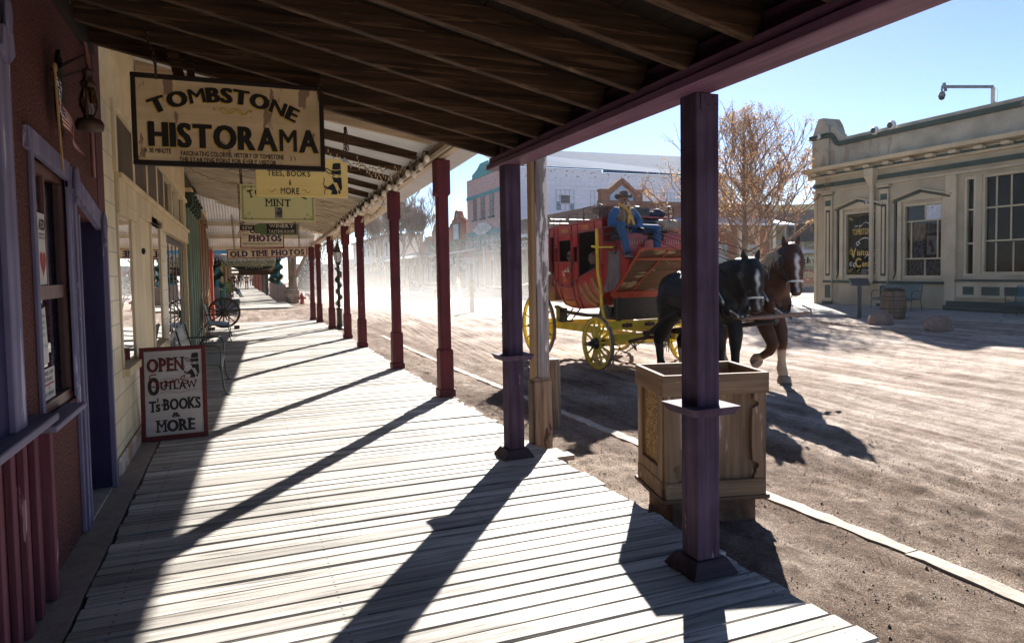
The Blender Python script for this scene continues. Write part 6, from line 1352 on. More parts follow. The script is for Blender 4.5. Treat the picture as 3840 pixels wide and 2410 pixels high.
for k, P_ in enumerate((((.53, -.51, 2.50), (1.5, -.52, 2.16), (2.5, -.44, 1.84), (3.02, -.36, 1.36)), ((.53, -.21, 2.48), (1.5, -.02, 2.17), (2.5, .0, 1.84), (3.02, -.12, 1.36)), ((.53, -.20, 2.49), (1.5, .15, 2.22), (2.5, .44, 1.86), (3.0, .52, 1.56)), ((.53, -.20, 2.50), (1.5, .45, 2.24), (2.5, .88, 1.88), (3.0, .78, 1.56)))):
    m = MB(); 
    for a, b_ in zip(P_[:-1], P_[1:]): m.bar(LR(a), LR(b_), .006, .015, (0, 1, 0))
    m.build('rein', surf('rein_leather', (.015, .013, .013), rough=1, spec=0, bump=0), rn)
m = MB(); m.bar(LR((.5, -.18, 2.49)), LR((.42, -.12, 2.3)), .006, .02); m.bar(LR((.42, -.12, 2.3)), LR((.40, -.11, 2.06)), .006, .02); m.build('rein_tail', blackleather, rn)
# ---- passengers inside
def passenger(lab, p, yaw, hair, top, face=(.42, .24, .18), glasses=False, tall=0):
    t = cthing('person', lab, 'person', p, yaw); B = Blob()
    B.sec([(0, 0, 0, .17, .13), (0, 0, .15, .15, .11), (0, 0, .32, .17, .11), (0, 0, .42, .17, .09), (0, 0, .48, .07, .06)], top)
    B.limb([(0, 0, .46, .048), (.01, 0, .56, .045)], face)
    B.sec([(.02, 0, .52, .035, .03), (.02, 0, .56, .055, .07), (.015, 0, .62, .066, .085), (.01, 0, .69, .066, .085), (.005, 0, .735, .04, .05)], face); B.ell((.102, 0, .615), (.014, .010, .014), face); B.ell((.088, 0, .572), (.012, .022, .008), (.35, .12, .1))
    for s_ in (-1, 1):
        B.limb([(0, s_ * .16, .40, .05), (.02, s_ * .2, .22, .045), (.16, s_ * .12, .12, .035)], top); B.limb([(.16, s_ * .12, .12, .03), (.22, s_ * .08, .12, .028)], face); B.limb([(.02, s_ * .09, .04, .09), (.20, s_ * .1, .06, .07)], (.03, .03, .05))
        if not glasses: B.ell((.087, s_ * .028, .635), (.008, .013, .007), (.03, .02, .02))
    b_ = B.build('body', skinm, t, .011, 2)
    B = Blob(); B.sec([(-.05, 0, .55, .05, .04), (-.05, 0, .62, .075, .055), (-.03, 0, .70, .078, .08), (.0, 0, .755, .055, .06)], hair); B.ell((-.11, 0, .62), .035, hair); B.build('hair', skinm, b_, .011, 2)
    if glasses:
        m = MB()
        for s_ in (-1, 1): m.box(.093, .103, s_ * .034 - .027, s_ * .034 + .027, .618, .652); m.bar((.095, s_ * .06, .64), (.02, s_ * .072, .64), .004, .012)
        m.box(.095, .105, -.01, .01, .634, .644); m.build('sunglasses', surf('dark_lens', (.03, .012, .012)), b_)
    return t
passenger('dark-haired passenger with sunglasses at the coach door window', (-1.62, -.36, 1.42), radians(-100), (.04, .02, .015), (.02, .02, .03), glasses=True)
passenger('fair-haired passenger in dark top at the coach front window', (-.98, -.26, 1.36), radians(-105), (.16, .09, .05), (.015, .015, .02))
passenger('passenger in white and dark top half hidden behind the yellow brake lever', (-.42, -.38, 1.32), radians(170), (.10, .06, .04), (.55, .5, .5))
# ============================================================ VISITOR CENTER CORNER (street facades: local x = towards the viewer, -y = street)
stucco = surf('tan_stucco', (.52, .43, .29), (.44, .36, .24), (30, 30, 30), rough=.9, bump=.25, grime=.35, gsc=.8, c3=(.30, .25, .19), t3=.63, s3=(1.5, 1.5, .5))
parap = surf('parapet_stucco', (.46, .42, .33), (.38, .35, .27), (20, 20, 20), rough=.9, bump=.25, grime=.4, gsc=1.1, c3=(.27, .23, .18), t3=.60, s3=(1.4, 1.4, .45))
tanp = surf('tan_trim', (.58, .48, .32), (.50, .41, .27), (12, 12, 12), rough=.7, bump=.1)
grn = surf('trim_green', (.045, .075, .06), (.035, .055, .045), (12, 12, 12), rough=.6, bump=.1, c3=(.40, .33, .26), t3=.68, s3=(2.2, 2.2, 2.2))
grn2 = surf('panel_green', (.045, .075, .06), (.035, .055, .045), rough=.6, bump=.1)
dglass = glass('dark_window_glass', (.35, .37, .4), 1.45, .01, .4)
vc = thing('visitor_building', 'tan stucco corner building with green trim, VISITOR CENTER painted on its left window', 'building', (21.8, 21.35, 0), -pi / 2)
OP = [(1.42, 2.90, 1.10, 3.60), (3.94, 5.46, 1.08, 3.67), (6.14, 6.54, 1.14, 4.34), (6.72, 8.30, 1.20, 4.34), (10.2, 11.7, 1.08, 3.67)]
m = MB(); xs_ = sorted({-.0, 16.0} | {o_[0] for o_ in OP} | {o_[1] for o_ in OP})
for a, b_ in zip(xs_[:-1], xs_[1:]):
    op = [o_ for o_ in OP if o_[0] <= a + 1e-6 and o_[1] >= b_ - 1e-6]
    if op: m.box(a, b_, 0, .3, -.3, op[0][2]); m.box(a, b_, 0, .3, op[0][3], 5.3)
    else: m.box(a, b_, 0, .3, -.3, 5.3)
m.box(0, .3, .3, 9, -.3, 5.3); m.box(0, 16, 8.7, 9, -.3, 5.3); m.build('wall', stucco, vc)
m = MB(); m.prism([(.75, 5.3), (16, 5.3), (16, 6.50), (1.42, 6.50), (1.25, 6.56), (1.1, 6.80), (.95, 6.98), (.75, 7.0)], 0, .35); m.box(0, .35, 1.0, 9, 5.3, 6.5); m.build('parapet', parap, vc, bevel=.01)
m = MB(); m.box(-.12, .75, -.06, .85, 5.3, 6.60); m.prism([(-.12, 6.78), (.75, 6.78), (.62, 7.15), (.45, 7.42), (.18, 7.42), (.02, 7.1)], -.04, .83); m.build('corner_pier', parap, vc, bevel=.015)
m = MB(); m.box(-.20, .72, -.14, .93, 6.60, 6.779)
P_ = [(.62, 6.66), (.85, 6.68), (.98, 6.50), (1.08, 6.32), (1.25, 6.27), (1.6, 6.28), (16, 6.28)]
for a, b_ in zip(P_[:-1], P_[1:]): m.bar((a[0], -.05, a[1]), (b_[0], -.05, b_[1]), .1, .17, (0, 0, 1))
m.build('green_coping_band', grn, vc, bevel=.01)
m = MB(); m.prism([(-.005, 5.24), (-.36, 5.30), (-.40, 5.44), (-.02, 5.47)], -.36, 16, 'yz'); m.box(-.3, 16, -.10, -.005, 5.02, 5.235); m.box(-.06, 16, -.07, -.002, 4.46, 4.54); m.build('cornice', tanp, vc, bevel=.008)
m = MB(); m.box(-.1, 16, -.115, -.101, 5.10, 5.19); m.box(-.04, 16, -.06, -.002, 4.66, 4.82); m.build('green_stripe', grn2, vc)
k = .1
while k < 15.9:
    m = MB(); m.box(k, k + .26, -.34, -.116, 5.13, 5.23); m.build('cornice_bracket', tanp, vc, bevel=.006); k += .82
def vpil(s0, s1):
    m = MB(); m.box(s0, s1, -.09, -.001, .1, 4.28); m.box(s0 - .08, s1 + .08, -.16, -.001, 4.36, 4.44); m.box(s0 - .04, s1 + .04, -.12, -.001, 4.285, 4.355); m.box(s0 - .03, s1 + .03, -.13, -.001, .86, .99); p = m.build('pilaster', tanp, vc, bevel=.006)
    m = MB(); w_ = s1 - s0; m.box(s0 + w_ * .2, s1 - w_ * .2, -.098, -.0905, 1.15, 3.75); m.box(s0 + w_ * .12, s1 - w_ * .12, -.098, -.0905, 3.9, 4.12); m.box(s0 - .05, s1 + .05, -.13, -.1, 4.3, 4.345); m.box(s0 + w_ * .12, s1 - w_ * .12, -.098, -.0905, .28, .80); m.box(s0 - .06, s1 + .06, -.14, -.091, -.1, .16); m.box(s0 - .02, s1 + .02, -.138, -.131, .88, .97); m.build('green_inlay', grn2, p)
    m = MB(); m.box(s0 + w_ * .36, s1 - w_ * .36, -.104, -.0985, 1.25, 3.65); m.build('inlay_strip', tanp, p)
vpil(.56, .92); vpil(3.08, 3.44); vpil(8.62, 8.98); vpil(12.2, 12.56)
m = MB(); m.box(-.02, .12, -.03, -.001, -.1, 4.4); m.build('corner_strip', tanp, vc)
def vwin(s0, s1, z0, z1, hood, bars, sill=True):
    m = MB(); f = .09; m.box(s0, s0 + f, .02, .2, z0, z1); m.box(s1 - f, s1, .02, .2, z0, z1); m.box(s0 + f, s1 - f, .02, .2, z0, z0 + f); m.box(s0 + f, s1 - f, .02, .2, z1 - f, z1)
    for k_, a, b_, c in bars:
        if k_ == 'h': m.box(b_, c, .08, .15, a - .025, a + .025)
        else: m.box(a - .022, a + .022, .085, .145, b_, c)
    if hood: m.box(s0 - .16, s0 - .001, -.05, -.001, z0 - .1, z1 + .1); m.box(s1 + .001, s1 + .16, -.05, -.001, z0 - .1, z1 + .1); m.prism([(s0 - .16, z1 + .1), (s1 + .16, z1 + .1), (s1 + .16, z1 + .14), ((s0 + s1) / 2, z1 + .36), (s0 - .16, z1 + .14)], -.05, -.001)
    w_ = m.build('window', tanp, vc, bevel=.004)
    m = MB(); m.quad((s0 + .05, .12, z0 + .05), (s1 - .05, .12, z0 + .05), (s1 - .05, .12, z1 - .05), (s0 + .05, .12, z1 - .05)); m.build('pane', dglass, w_)
    if hood:
        h = MB(); c = (s0 + s1) / 2
        for a, b_ in (((s0 - .34, z1 + .12), (c, z1 + .40)), ((c, z1 + .40), (s1 + .34, z1 + .12))): h.bar((a[0], -.08, a[1] + .07), (b_[0], -.08, b_[1] + .07), .15, .05)
        h2 = MB()
        for a, b_ in (((s0 - .30, z1 + .08), (c, z1 + .36)), ((c, z1 + .36), (s1 + .30, z1 + .08))): h2.bar((a[0], -.06, a[1] + .02), (b_[0], -.06, b_[1] + .02), .11, .06)
        for s_ in (s0 - .27, s1 + .20): h2.box(s_, s_ + .07, -.07, -.001, z0 + .3, z1 + .12)
        for s_, q in ((s0 - .27, -1), (s1 + .20, 1)): h2.prism([(s_, z0 + .3), (s_ + .07, z0 + .3), (s_ + .07 + .04 * q, z0 + .15), (s_ + .05 * q, z0 - .05), (s_ + .03, z0 + .1)], -.06, -.002)
        h.build('hood_mould', tanp, w_, bevel=.005); h2.build('green_mould', grn2, w_)
    return w_
w1 = vwin(1.42, 2.90, 1.10, 3.60, True, [])
w2 = vwin(3.94, 5.46, 1.08, 3.67, True, [('h', 3.05, 4.03, 5.37), ('v', 4.75, 3.05, 3.6), ('h', 1.75, 4.03, 5.37), ('v', 4.75, 1.17, 1.75), ('v', 4.23, 1.75, 3.05), ('v', 5.2, 1.75, 3.05)])
w3 = vwin(6.14, 6.54, 1.14, 4.34, False, [('h', 3.28, 6.2, 6.5), ('h', 2.2, 6.2, 6.5)])
w4 = vwin(6.72, 8.30, 1.20, 4.34, False, [('h', 3.30, 6.8, 8.25), ('h', 2.26, 6.8, 8.25), ('v', 7.12, 2.26, 4.3), ('v', 7.56, 2.26, 4.3), ('v', 7.98, 2.26, 4.3), ('v', 7.12, 1.25, 2.2), ('v', 7.64, 1.25, 2.2)])
vwin(10.2, 11.7, 1.08, 3.67, True, [('h', 3.05, 10.3, 11.6)])
gl_ = surf('painted_gold', (.62, .43, .12), bump=0, grime=0); wl_ = surf('painted_white', (.8, .8, .78), bump=0, grime=0)
m = MB(); Y0 = .112
text(m, 'TOMBSTONE', 2.15, 2.72, .22, .86, y=Y0, off=.02, gap=.1, slab=.06); text(m, 'V', 1.78, 1.83, .42, .26, y=Y0, off=.03); text(m, 'isitor', 2.26, 1.93, .24, .62, y=Y0, off=.03, gap=.1); text(m, 'C', 2.0, 1.48, .36, .26, y=Y0, off=.03); text(m, 'enter', 2.46, 1.50, .24, .56, y=Y0, off=.03, gap=.1)
for a, b_ in (((1.58, 1.25), (2.76, 1.25)), ((1.58, 3.44), (2.76, 3.44)), ((1.55, 1.3), (1.55, 3.4)), ((2.79, 1.3), (2.79, 3.4))): stroke(m, [a, b_], .008, Y0)
for sx, cx in ((1, 1.62), (-1, 2.72)):
    for sz, cz in ((1, 1.32), (-1, 3.37)):
        for q in (0, 1): stroke(m, [(cx + sx * (.08 * q + .06 * (1 - t / 9) * cos(t)), cz + sz * (.06 * q + .05 * (1 - t / 9) * sin(t))) for t in [i * .4 for i in range(16)]], .016, Y0 - .0003 * (q + 1))
stroke(m, [(1.70 + .09 * cos(t), 2.06 + .09 * sin(t)) for t in [i * .35 for i in range(15)]], .022, Y0 - .001); stroke(m, [(2.0 + .06 * cos(t), 1.40 - .1 * t / 3) for t in [i * .3 for i in range(10)]], .02, Y0 - .001)
for x_ in (1.8, 2.03, 2.27, 2.5):
    for k in range(26): m.ell((x_, .16, 3.5 - k * .07), (.012, .012, .016), 6, 4)
m.build('gold_lettering', gl_, w1)
m = MB(); text(m, 'CITY OF', 1.98, 3.0, .07, .3, y=Y0, off=.02)
stroke(m, [(2.12 + .55 * t, 3.02 + .10 * sin(t * 5) + .12 * t) for t in [i / 20 for i in range(21)]], .02, Y0, .008); stroke(m, [(2.58 + .08 * (1 - t / 9) * cos(t), 3.2 + .08 * (1 - t / 9) * sin(t)) for t in [i * .4 for i in range(16)]], .02, Y0 - .0004)
stroke(m, [(1.95 + .7 * t, 2.42 + .16 * sin(t * 3.1)) for t in [i / 20 for i in range(21)]], .035, Y0 - .0002, .01); stroke(m, [(1.98 + .10 * (1 - t / 9) * cos(t), 2.36 + .10 * (1 - t / 9) * sin(t)) for t in [i * .4 for i in range(18)]], .025, Y0 - .0006)
stroke(m, [(2.28 + .5 * t, 1.82 + .08 * sin(t * 4) + .12 * t) for t in [i / 20 for i in range(21)]], .035, Y0 - .0012, .01); stroke(m, [(2.72 + .09 * (1 - t / 9) * cos(t), 2.03 + .10 * (1 - t / 9) * sin(t)) for t in [i * .4 for i in range(16)]], .025, Y0 - .0014)
for c in ((1.68, 1.58), (1.84, 1.55)): stroke(m, [(c[0] + .08 * (1 - t / 8) * cos(t + 1), c[1] + .09 * (1 - t / 8) * sin(t + 1)) for t in [i * .4 for i in range(14)]], .025, Y0 - .0008)
stroke(m, [(2.35 + .4 * t, 1.42 - .08 * sin(t * 5)) for t in [i / 16 for i in range(17)]], .03, Y0 - .0016, .01)
m.build('white_lettering', wl_, w1)
m = MB(); m.box(2.17, 2.40, .095, .10, 1.15, 1.42); m.build('window_decal', surf('decal_grey', (.16, .15, .15), (.05, .05, .05), (30, 30, 30), lo=.45, hi=.55, bump=0), w1)
m = MB(); vs = []
for i in range(61): x_ = 4.0 + 1.4 * i / 60; y_ = .30 + .03 * sin(i * 1.3); vs += [(x_, y_, 1.2), (x_, y_, 2.95)]
m.add(vs, [(2 * i, 2 * i + 2, 2 * i + 3, 2 * i + 1) for i in range(60)]); m.build('lace_curtain', surf('lace', (.42, .42, .48), (.10, .10, .13), (14, 14, 14), lo=.47, hi=.53, bump=0), w2, smooth=True)
m = MB(); vs = []
for i in range(61): x_ = 4.0 + 1.4 * i / 60; y_ = .24 + .03 * sin(i * 1.7); vs += [(x_, y_, 2.45), (x_, y_, 2.98)]
m.add(vs, [(2 * i, 2 * i + 2, 2 * i + 3, 2 * i + 1) for i in range(60)]); m.build('valance', surf('valance', (.6, .58, .55), (.15, .13, .12), (40, 5, 3), lo=.4, hi=.6, bump=0), w2, smooth=True)
m = MB(); m.box(4.78, 5.34, .100, .11, 3.08, 3.57); m.build('whitened_pane', surf('white_pane', (.7, .72, .78), bump=0, c3=(.02, .02, .02), t3=.60, s3=(7, 7, 5)), w2)
m = MB(); m.box(4.68, 5.24, .17, .19, 1.78, 2.62); fr_ = m.build('picture_frame', surf('frame_maroon', (.10, .02, .02), bump=0), w2)
m = MB(); m.box(4.76, 5.16, .162, .169, 1.88, 2.52); m.build('picture', surf('picture_white', (.75, .7, .62), bump=0), fr_)
m = MB()
for k in range(9): a = k * .7; stroke(m, [(4.90, 2.28), (4.90 + .10 * cos(a), 2.28 + .14 * sin(a))], .03, .160 - k * .0002)
m.add([(4.9, .158, 2.28), (5.0, .158, 2.22), (5.05, .158, 2.0), (4.93, .158, 1.96)], [(0, 1, 2, 3)]); m.build('painted_figure', surf('figure_red', (.25, .04, .03), bump=0), fr_)
m = MB(); m.box(4.1, 5.3, .25, .6, 1.0, 1.16); m.ell((4.95, .3, 1.24), (.12, .05, .12)); m.ell((4.4, .35, 1.2), (.2, .1, .06)); m.build('sill_goods', surf('goods2', (.2, .25, .25), (.3, .1, .08), (6, 6, 6), lo=.45, hi=.55), w2)
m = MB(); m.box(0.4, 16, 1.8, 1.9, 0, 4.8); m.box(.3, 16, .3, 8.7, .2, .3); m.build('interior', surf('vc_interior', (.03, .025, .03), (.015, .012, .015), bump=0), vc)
for q in ((5.58, 5.95), (8.36, 8.56)): m = MB(); m.box(*q, -.10, -.001, .1, 4.455); m.build('pier', tanp, vc, bevel=.008)
m = MB(); m.box(5.96, 8.35, -.07, -.001, .45, 1.0)
for a, b_ in ((6.2, 6.56), (6.80, 7.36), (7.5, 8.1)): pass
pb = m.build('panelled_stall', tanp, vc, bevel=.006)
for a, b_ in ((6.2, 6.56), (6.80, 7.36), (7.5, 8.1)):
    m = MB(); m.box(a, b_, -.076, -.071, .55, .82); m.build('stall_panel', grn2, pb)
m = MB(); m.box(5.96, 8.35, -.14, -.001, .985, 1.05); m.box(1.0, 3.05, -.12, -.001, .88, .97); m.box(3.5, 5.57, -.12, -.001, .88, .97); m.box(5.7, 8.6, -.18, -.001, .16, .34); m.box(5.7, 8.9, -.32, -.181, .06, .20); m.build('green_sill', grn2, vc, bevel=.008)
m = MB(); m.add([(2.60, -.32, 5.08), (2.98, -.32, 5.08), (2.98, -.02, 5.08), (2.60, -.02, 5.08), (2.60, -.32, 4.80), (2.98, -.32, 4.80), (2.98, -.02, 4.80), (2.60, -.02, 4.80), (2.70, -.22, 4.5), (2.88, -.22, 4.5), (2.88, -.04, 4.5), (2.70, -.04, 4.5)], [(0, 1, 2, 3)] + [(4 * i + j, 4 * i + 4 + j, 4 * i + 4 + (j + 1) % 4, 4 * i + (j + 1) % 4) for i in (0, 1) for j in range(4)])
m.cyl((2.79, -.13, 4.52), (2.79, -.13, 1.0), .085, n=16); m.cyl((2.79, -.13, 1.0), (2.80, -.24, .88), .085, n=16)
for z in (4.1, 2.3, 1.9): m.cyl((2.79, -.13, z), (2.79, -.13, z + .03), .093, n=16)
m.build('downspout', tanp, vc)
m = MB(); m.box(-.3, 16, .3, 9, 5.6, 5.8); m.build('flat_roof', surf('tar', (.1, .1, .1)), vc)
domew = surf('camera_white', (.75, .75, .75), rough=.3, bump=0, grime=0); domeb = surf('camera_black', (.01, .01, .012), rough=.05, spec=.9, bump=0, grime=0)
for (s_, z, r_), lab in zip(((.30, 6.70, .11), (2.92, 6.44, .15), (3.61, 6.50, .16), (2.59, 3.86, .06)), ('small white dome camera on the corner pier of the tan building', 'white dome camera left of a pair on the parapet band', 'white dome camera right of a pair on the parapet band', 'tiny white dome camera under the window hood')):
    t = thing('dome_camera', lab, 'security camera', (21.8 - .20, 21.35 - s_, z), -pi / 2, 'dome cameras on the tan building')
    m = MB(); m.lathe((0, .08, 0), [(r_, 0), (r_, -.06), (r_ * .85, -.10)], 16, 'y'); m.build('housing', domew, t, smooth=False); m = MB(); m.ell((-.02, -.02, -.01), r_ * .62, 12, 8); m.build('dome', domeb, t, smooth=True)
ca = thing('camera_arm', 'grey pan camera on a long arm over the tan parapet', 'security camera', (21.9, 14.40, 6.4)); grey = surf('galvanised_arm', (.28, .29, .32), metal=.3, rough=.5, bump=0)
e_ = Vector((20.32 - 21.9, 14.91 - 14.40, .60)); m = MB(world=None); m.bar((0, 0, .62), tuple(e_ + Vector((0, 0, .02))), .07, .08); ar_ = m.build('arm', grey, ca)
m = MB(); m.box(-.04, .04, -.04, .04, 0, .60); m.bar((.0, 0, .1), (.25, -.1, .0), .03, .03); m.bar((0, 0, .2), (-.1, -.2, .02), .03, .03); m.tube([(.05, 0, .62), (.14, -.06, .5), (.12, -.05, .2), (.05, 0, .02)], .008, 5); m.build('mast', surf('arm_white', (.7, .68, .62), bump=0), ca)
m = MB(); q = e_; m.lathe((q.x, q.y, q.z), [(.03, -.02), (.03, -.12), (.07, -.14), (.10, -.22), (.10, -.28)], 14); m.bar(tuple(q + Vector((.12, -.04, -.12))), tuple(q + Vector((.06, -.02, .14))), .1, .04, (0, 1, 0)); m.build('camera_head', grey, ca); m = MB(); m.ell((q.x, q.y, q.z - .30), .09, 12, 8); m.build('dome', domeb, ca, smooth=True)
# pavement, kerb and leaf litter
pav = bricks('pavement_slabs', (.40, .36, .33), (.36, .33, .30), (.2, .18, .17), 1.6, 1.6, .01, 'xy', .2)
m = MB(); E = [(17.0, 30), (17.2, 22), (17.6, 17.9), (19.4, 15.3), (20.1, 12.2), (20.3, 8), (20.3, 2)]; N_ = len(E)
vs = [(x, y, -.05) for x, y in E] + [(x, y, -.3) for x, y in E] + [(23.4 if y > 21.4 else 21.9, y, .06) for x, y in E]
m.add(vs, [(i, i + 1, N_ + i + 1, N_ + i) for i in range(N_ - 1)] + [(i + 1, i, 2 * N_ + i, 2 * N_ + i + 1) for i in range(N_ - 1)]); o = m.build('pavement', pav); struct(o)
m = MB(); edgeline([(16.9, 22), (16.35, 16.6), (15.9, 13.5), (15.5, 9.5), (15.2, 5), (15.1, 0)], .13, -.125, .1, 9); o = m.build('far_kerb_edging', conc); struct(o)
m = MB(); r = random.Random(9)
for i in range(900):
    t = r.random(); y = 16.5 - 6 * t * r.random() - r.random() * 1.5; x = 16.35 - (16.6 - y) * .13 + r.gauss(-.25, .22); z = gz_at(x, y) + .03; a = r.uniform(0, 6.28); s_ = r.uniform(.02, .045)
    m.add([(x, y, z), (x + s_ * cos(a), y + s_ * sin(a), z + .01), (x + s_ * .6 * cos(a + 1.4), y + s_ * .6 * sin(a + 1.4), z + .015)], [(0, 1, 2)])
o = m.build('leaf_litter', surf('dead_leaves', (.50, .26, .10), (.30, .18, .1), (2, 2, 2), bump=0)); struct(o, 'stuff')
# boulders
def boulder(lab, x, y, rx, ry, rz_, seed):
    bm = bmesh.new(); bmesh.ops.create_icosphere(bm, subdivisions=4, radius=1); 
    for v in bm.verts:
        n_ = mnoise.fractal(v.co * 1.3 + Vector((seed, 0, 0)), 1, 2, 4); f_ = 1 + .22 * n_; v.co = Vector((v.co.x * rx * f_, v.co.y * ry * f_, max(v.co.z, -.55) * rz_ * f_ + rz_ * .45))
    me = bpy.data.meshes.new('boulder'); bm.to_mesh(me); bm.free(); me.polygons.foreach_set('use_smooth', [True] * len(me.polygons)); me.materials.append(surf('boulder_stone', (.30, .21, .165), (.20, .135, .10), (9, 9, 9), rough=.85, bump=.5, c3=(.42, .33, .28), t3=.6))
    o = bpy.data.objects.new('boulder', me); col.objects.link(o); o.location = (x, y, gz_at(x, y)); tag(o, lab, 'boulder', 'boulders beside the pavement'); return o
boulder('reddish boulder next to the wooden barrel by the tan building', 17.05, 14.25, .36, .30, .27, 1); boulder('reddish boulder alone to the right of the barrel', 16.65, 12.25, .38, .32, .26, 5)
def barrel(lab, x, y, z, h, R, mat1):
    t = thing('barrel', lab, 'barrel', (x, y, z)); m = MB(); prof = [(R * .82, 0), (R * .93, h * .2), (R, h * .5), (R * .93, h * .8), (R * .82, h), (R * .76, h), (R * .76, h - .06), (0, h - .06)]
    m.lathe((0, 0, 0), prof, 26); m.build('staves', mat1, t)
    for zz, rr in ((.06, .86), (.24, .952), (.36, .985), (.64, .985), (.76, .952), (.94, .86)):
        m = MB(); m.lathe((0, 0, 0), [(R * rr + .003, h * zz - .02), (R * rr + .007, h * zz - .02), (R * rr + .007, h * zz + .02), (R * rr + .003, h * zz + .02)], 26); m.build('hoop', surf('barrel_hoop', (.16, .12, .09), (.08, .06, .05), metal=.4, rough=.6), t)
    return t
bw_ = wood('barrel_oak', (.26, .17, .11), (.13, .085, .06), 'z', k=.5)
bt = barrel('weathered oak barrel with a black liner in front of the tan building', 19.05, 15.5, -.14, .93, .37, bw_)
m = MB(); m.lathe((0, 0, .9), [(.31, -.02), (.33, .04), (.29, .07), (.25, .03), (0, .0)], 18); m.build('bin_liner', surf('bin_liner', (.015, .015, .017), rough=.35, spec=.5), bt)
pq = thing('interpretive_stand', 'black angled information plaque on a post near the boulders', 'plaque', (18.35, 16.15, gz_at(18.35, 16.15)), radians(-40)); m = MB(); m.box(-.06, .06, -.03, .03, 0, 1.15); m.build('post', iron, pq)
m = MB(); m.add([(-.28, -.22, 1.08), (.28, -.22, 1.08), (.28, .22, 1.28), (-.28, .22, 1.28), (-.28, -.22, 1.05), (.28, -.22, 1.05), (.28, .22, 1.25), (-.28, .22, 1.25)], [(0, 1, 2, 3), (7, 6, 5, 4), (0, 4, 5, 1), (1, 5, 6, 2), (2, 6, 7, 3), (3, 7, 4, 0)]); m.build('panel', iron, pq)
tb = surf('bench_teal', (.03, .13, .16), (.02, .10, .12), rough=.4, spec=.5, bump=0)
steel_bench('teal slatted bench under the curtained window of the tan building', 20.95, 16.95, pi, tb, bfr, 1.55).location.z = .0
steel_bench('dark green bench by the big panes at the right edge', 20.95, 12.4, pi, tb, bfr, 1.55).location.z = .0

# ---- maroon and tan estate car parked beyond
cv = thing('parked_car', 'dark red and tan off-road wagon parked beyond the corner', 'car', (45.6, 46.0, -.70), radians(-42)); cpaint = surf('car_maroon', (.20, .015, .025), rough=.12, spec=.8, bump=0, grime=.05); ctan = surf('car_tan', (.36, .30, .22), rough=.3, spec=.6, bump=0)
m = MB(); S_ = [(-2.35, .55), (-2.35, 1.05), (-2.2, 1.12), (-1.95, 1.72), (-1.7, 1.82), (.55, 1.82), (.8, 1.78), (1.35, 1.22), (2.25, 1.08), (2.4, .95), (2.4, .55)]; m.prism(S_, -.88, .88); m.build('body', cpaint, cv, bevel=.06)
m = MB(); m.prism([(-2.42, .38), (-2.42, .70), (2.46, .70), (2.46, .38)], -.91, .91); m.build('lower_trim', ctan, cv, bevel=.03)
cg = surf('car_glass', (.02, .03, .04), rough=.05, spec=.9, bump=0, grime=0)
for P_ in ([(-1.85, 1.18), (-1.65, 1.68), (-1.0, 1.70), (-1.0, 1.18)], [(-.93, 1.18), (-.93, 1.70), (-.12, 1.70), (-.12, 1.18)], [(-.04, 1.18), (-.04, 1.70), (.62, 1.68), (1.08, 1.24), (.95, 1.18)]):
    for q in ((-.886, -.878), (.878, .886)): m = MB(); m.prism(P_, *q); m.build('side_window', cg, cv)
for x_ in (-1.45, 1.5):
    for y_ in (-.80, .80): m = MB(); m.lathe((x_, y_, .38), [(.2, -.12), (.38, -.11), (.38, .11), (.2, .12)], 22, 'y'); q = m.build('wheel', surf('rubber', (.02, .02, .02), bump=0), cv); m = MB(); m.lathe((x_, y_, .38), [(.0, -.125), (.2, -.125), (.2, .125), (0, .125)], 14, 'y'); m.build('rim', surf('alloy', (.5, .5, .5), metal=.8, rough=.3, bump=0), q)
for x_ in (-.55, .35): m = MB(); m.box(x_ - .1, x_ + .1, -.905, -.88, 1.02, 1.06); m.build('door_handle', surf('alloy', (.5, .5, .5)), cv)
m = MB(); m.box(-1.6, .4, -.75, -.70, 1.83, 1.88); m.box(-1.6, .4, .70, .75, 1.83, 1.88); m.build('roof_rail', iron, cv)

# ============================================================ BUILDINGS ACROSS THE STREET
brickr = bricks('old_red_brick', (.26, .085, .05), (.18, .06, .035), (.34, .26, .21), .22, .075, .008, 'xz', .4)
bricku = bricks('umber_brick', (.20, .10, .075), (.16, .08, .06), (.24, .17, .14), .22, .075, .008, 'xz', .4)
bwh = surf('arcade_white', (.66, .66, .68), (.55, .55, .58), (9, 9, 9), rough=.6, bump=.1); pblue = surf('pale_blue_roof', (.40, .50, .62), (.34, .43, .55), (1, 20, 20), rough=.5, bump=.1)
creamy = surf('far_cream_wall', (.58, .52, .38), (.50, .44, .32), (3, 3, 3), rough=.9)
dkin = surf('far_dark_opening', (.05, .05, .055), (.03, .03, .035), bump=0)
# brick corner building
bb = thing('brick_building', 'dark brick corner building with a gabled date plaque above the coach', 'building', (22.5, 41.5, 0), 0)      # local x = +x world, y = +y world
bricks('umber_brick_side', (.20, .10, .075), (.16, .08, .06), (.24, .17, .14), .22, .075, .008, 'yz', .4)
m = MB(); m.box(0, .35, 0, 18, -.8, 5.75); m.build('side_wall', MATS['umber_brick_side'], bb)
m.M = None; m = MB(); m.box(.351, 15, -.35, 0, -.8, 6.2); m.build('front_wall', brickr, bb)
m = MB(); m.box(-.10, .40, -.1, 18, 5.60, 5.82); m.box(-.06, .38, 0, 18, 5.40, 5.50); m.box(.2, 15, -.46, -.351, 5.98, 6.22); m.box(.2, 15, -.42, -.351, 5.72, 5.82); m.build('brick_cornice', bricku, bb)
def gable(m, pts, z, w, y0, y1):
    for a, b_ in pts: m.bar((a[0], (y0 + y1) / 2, a[1]), (b_[0], (y0 + y1) / 2, b_[1]), y1 - y0, w, (0, 0, 1))
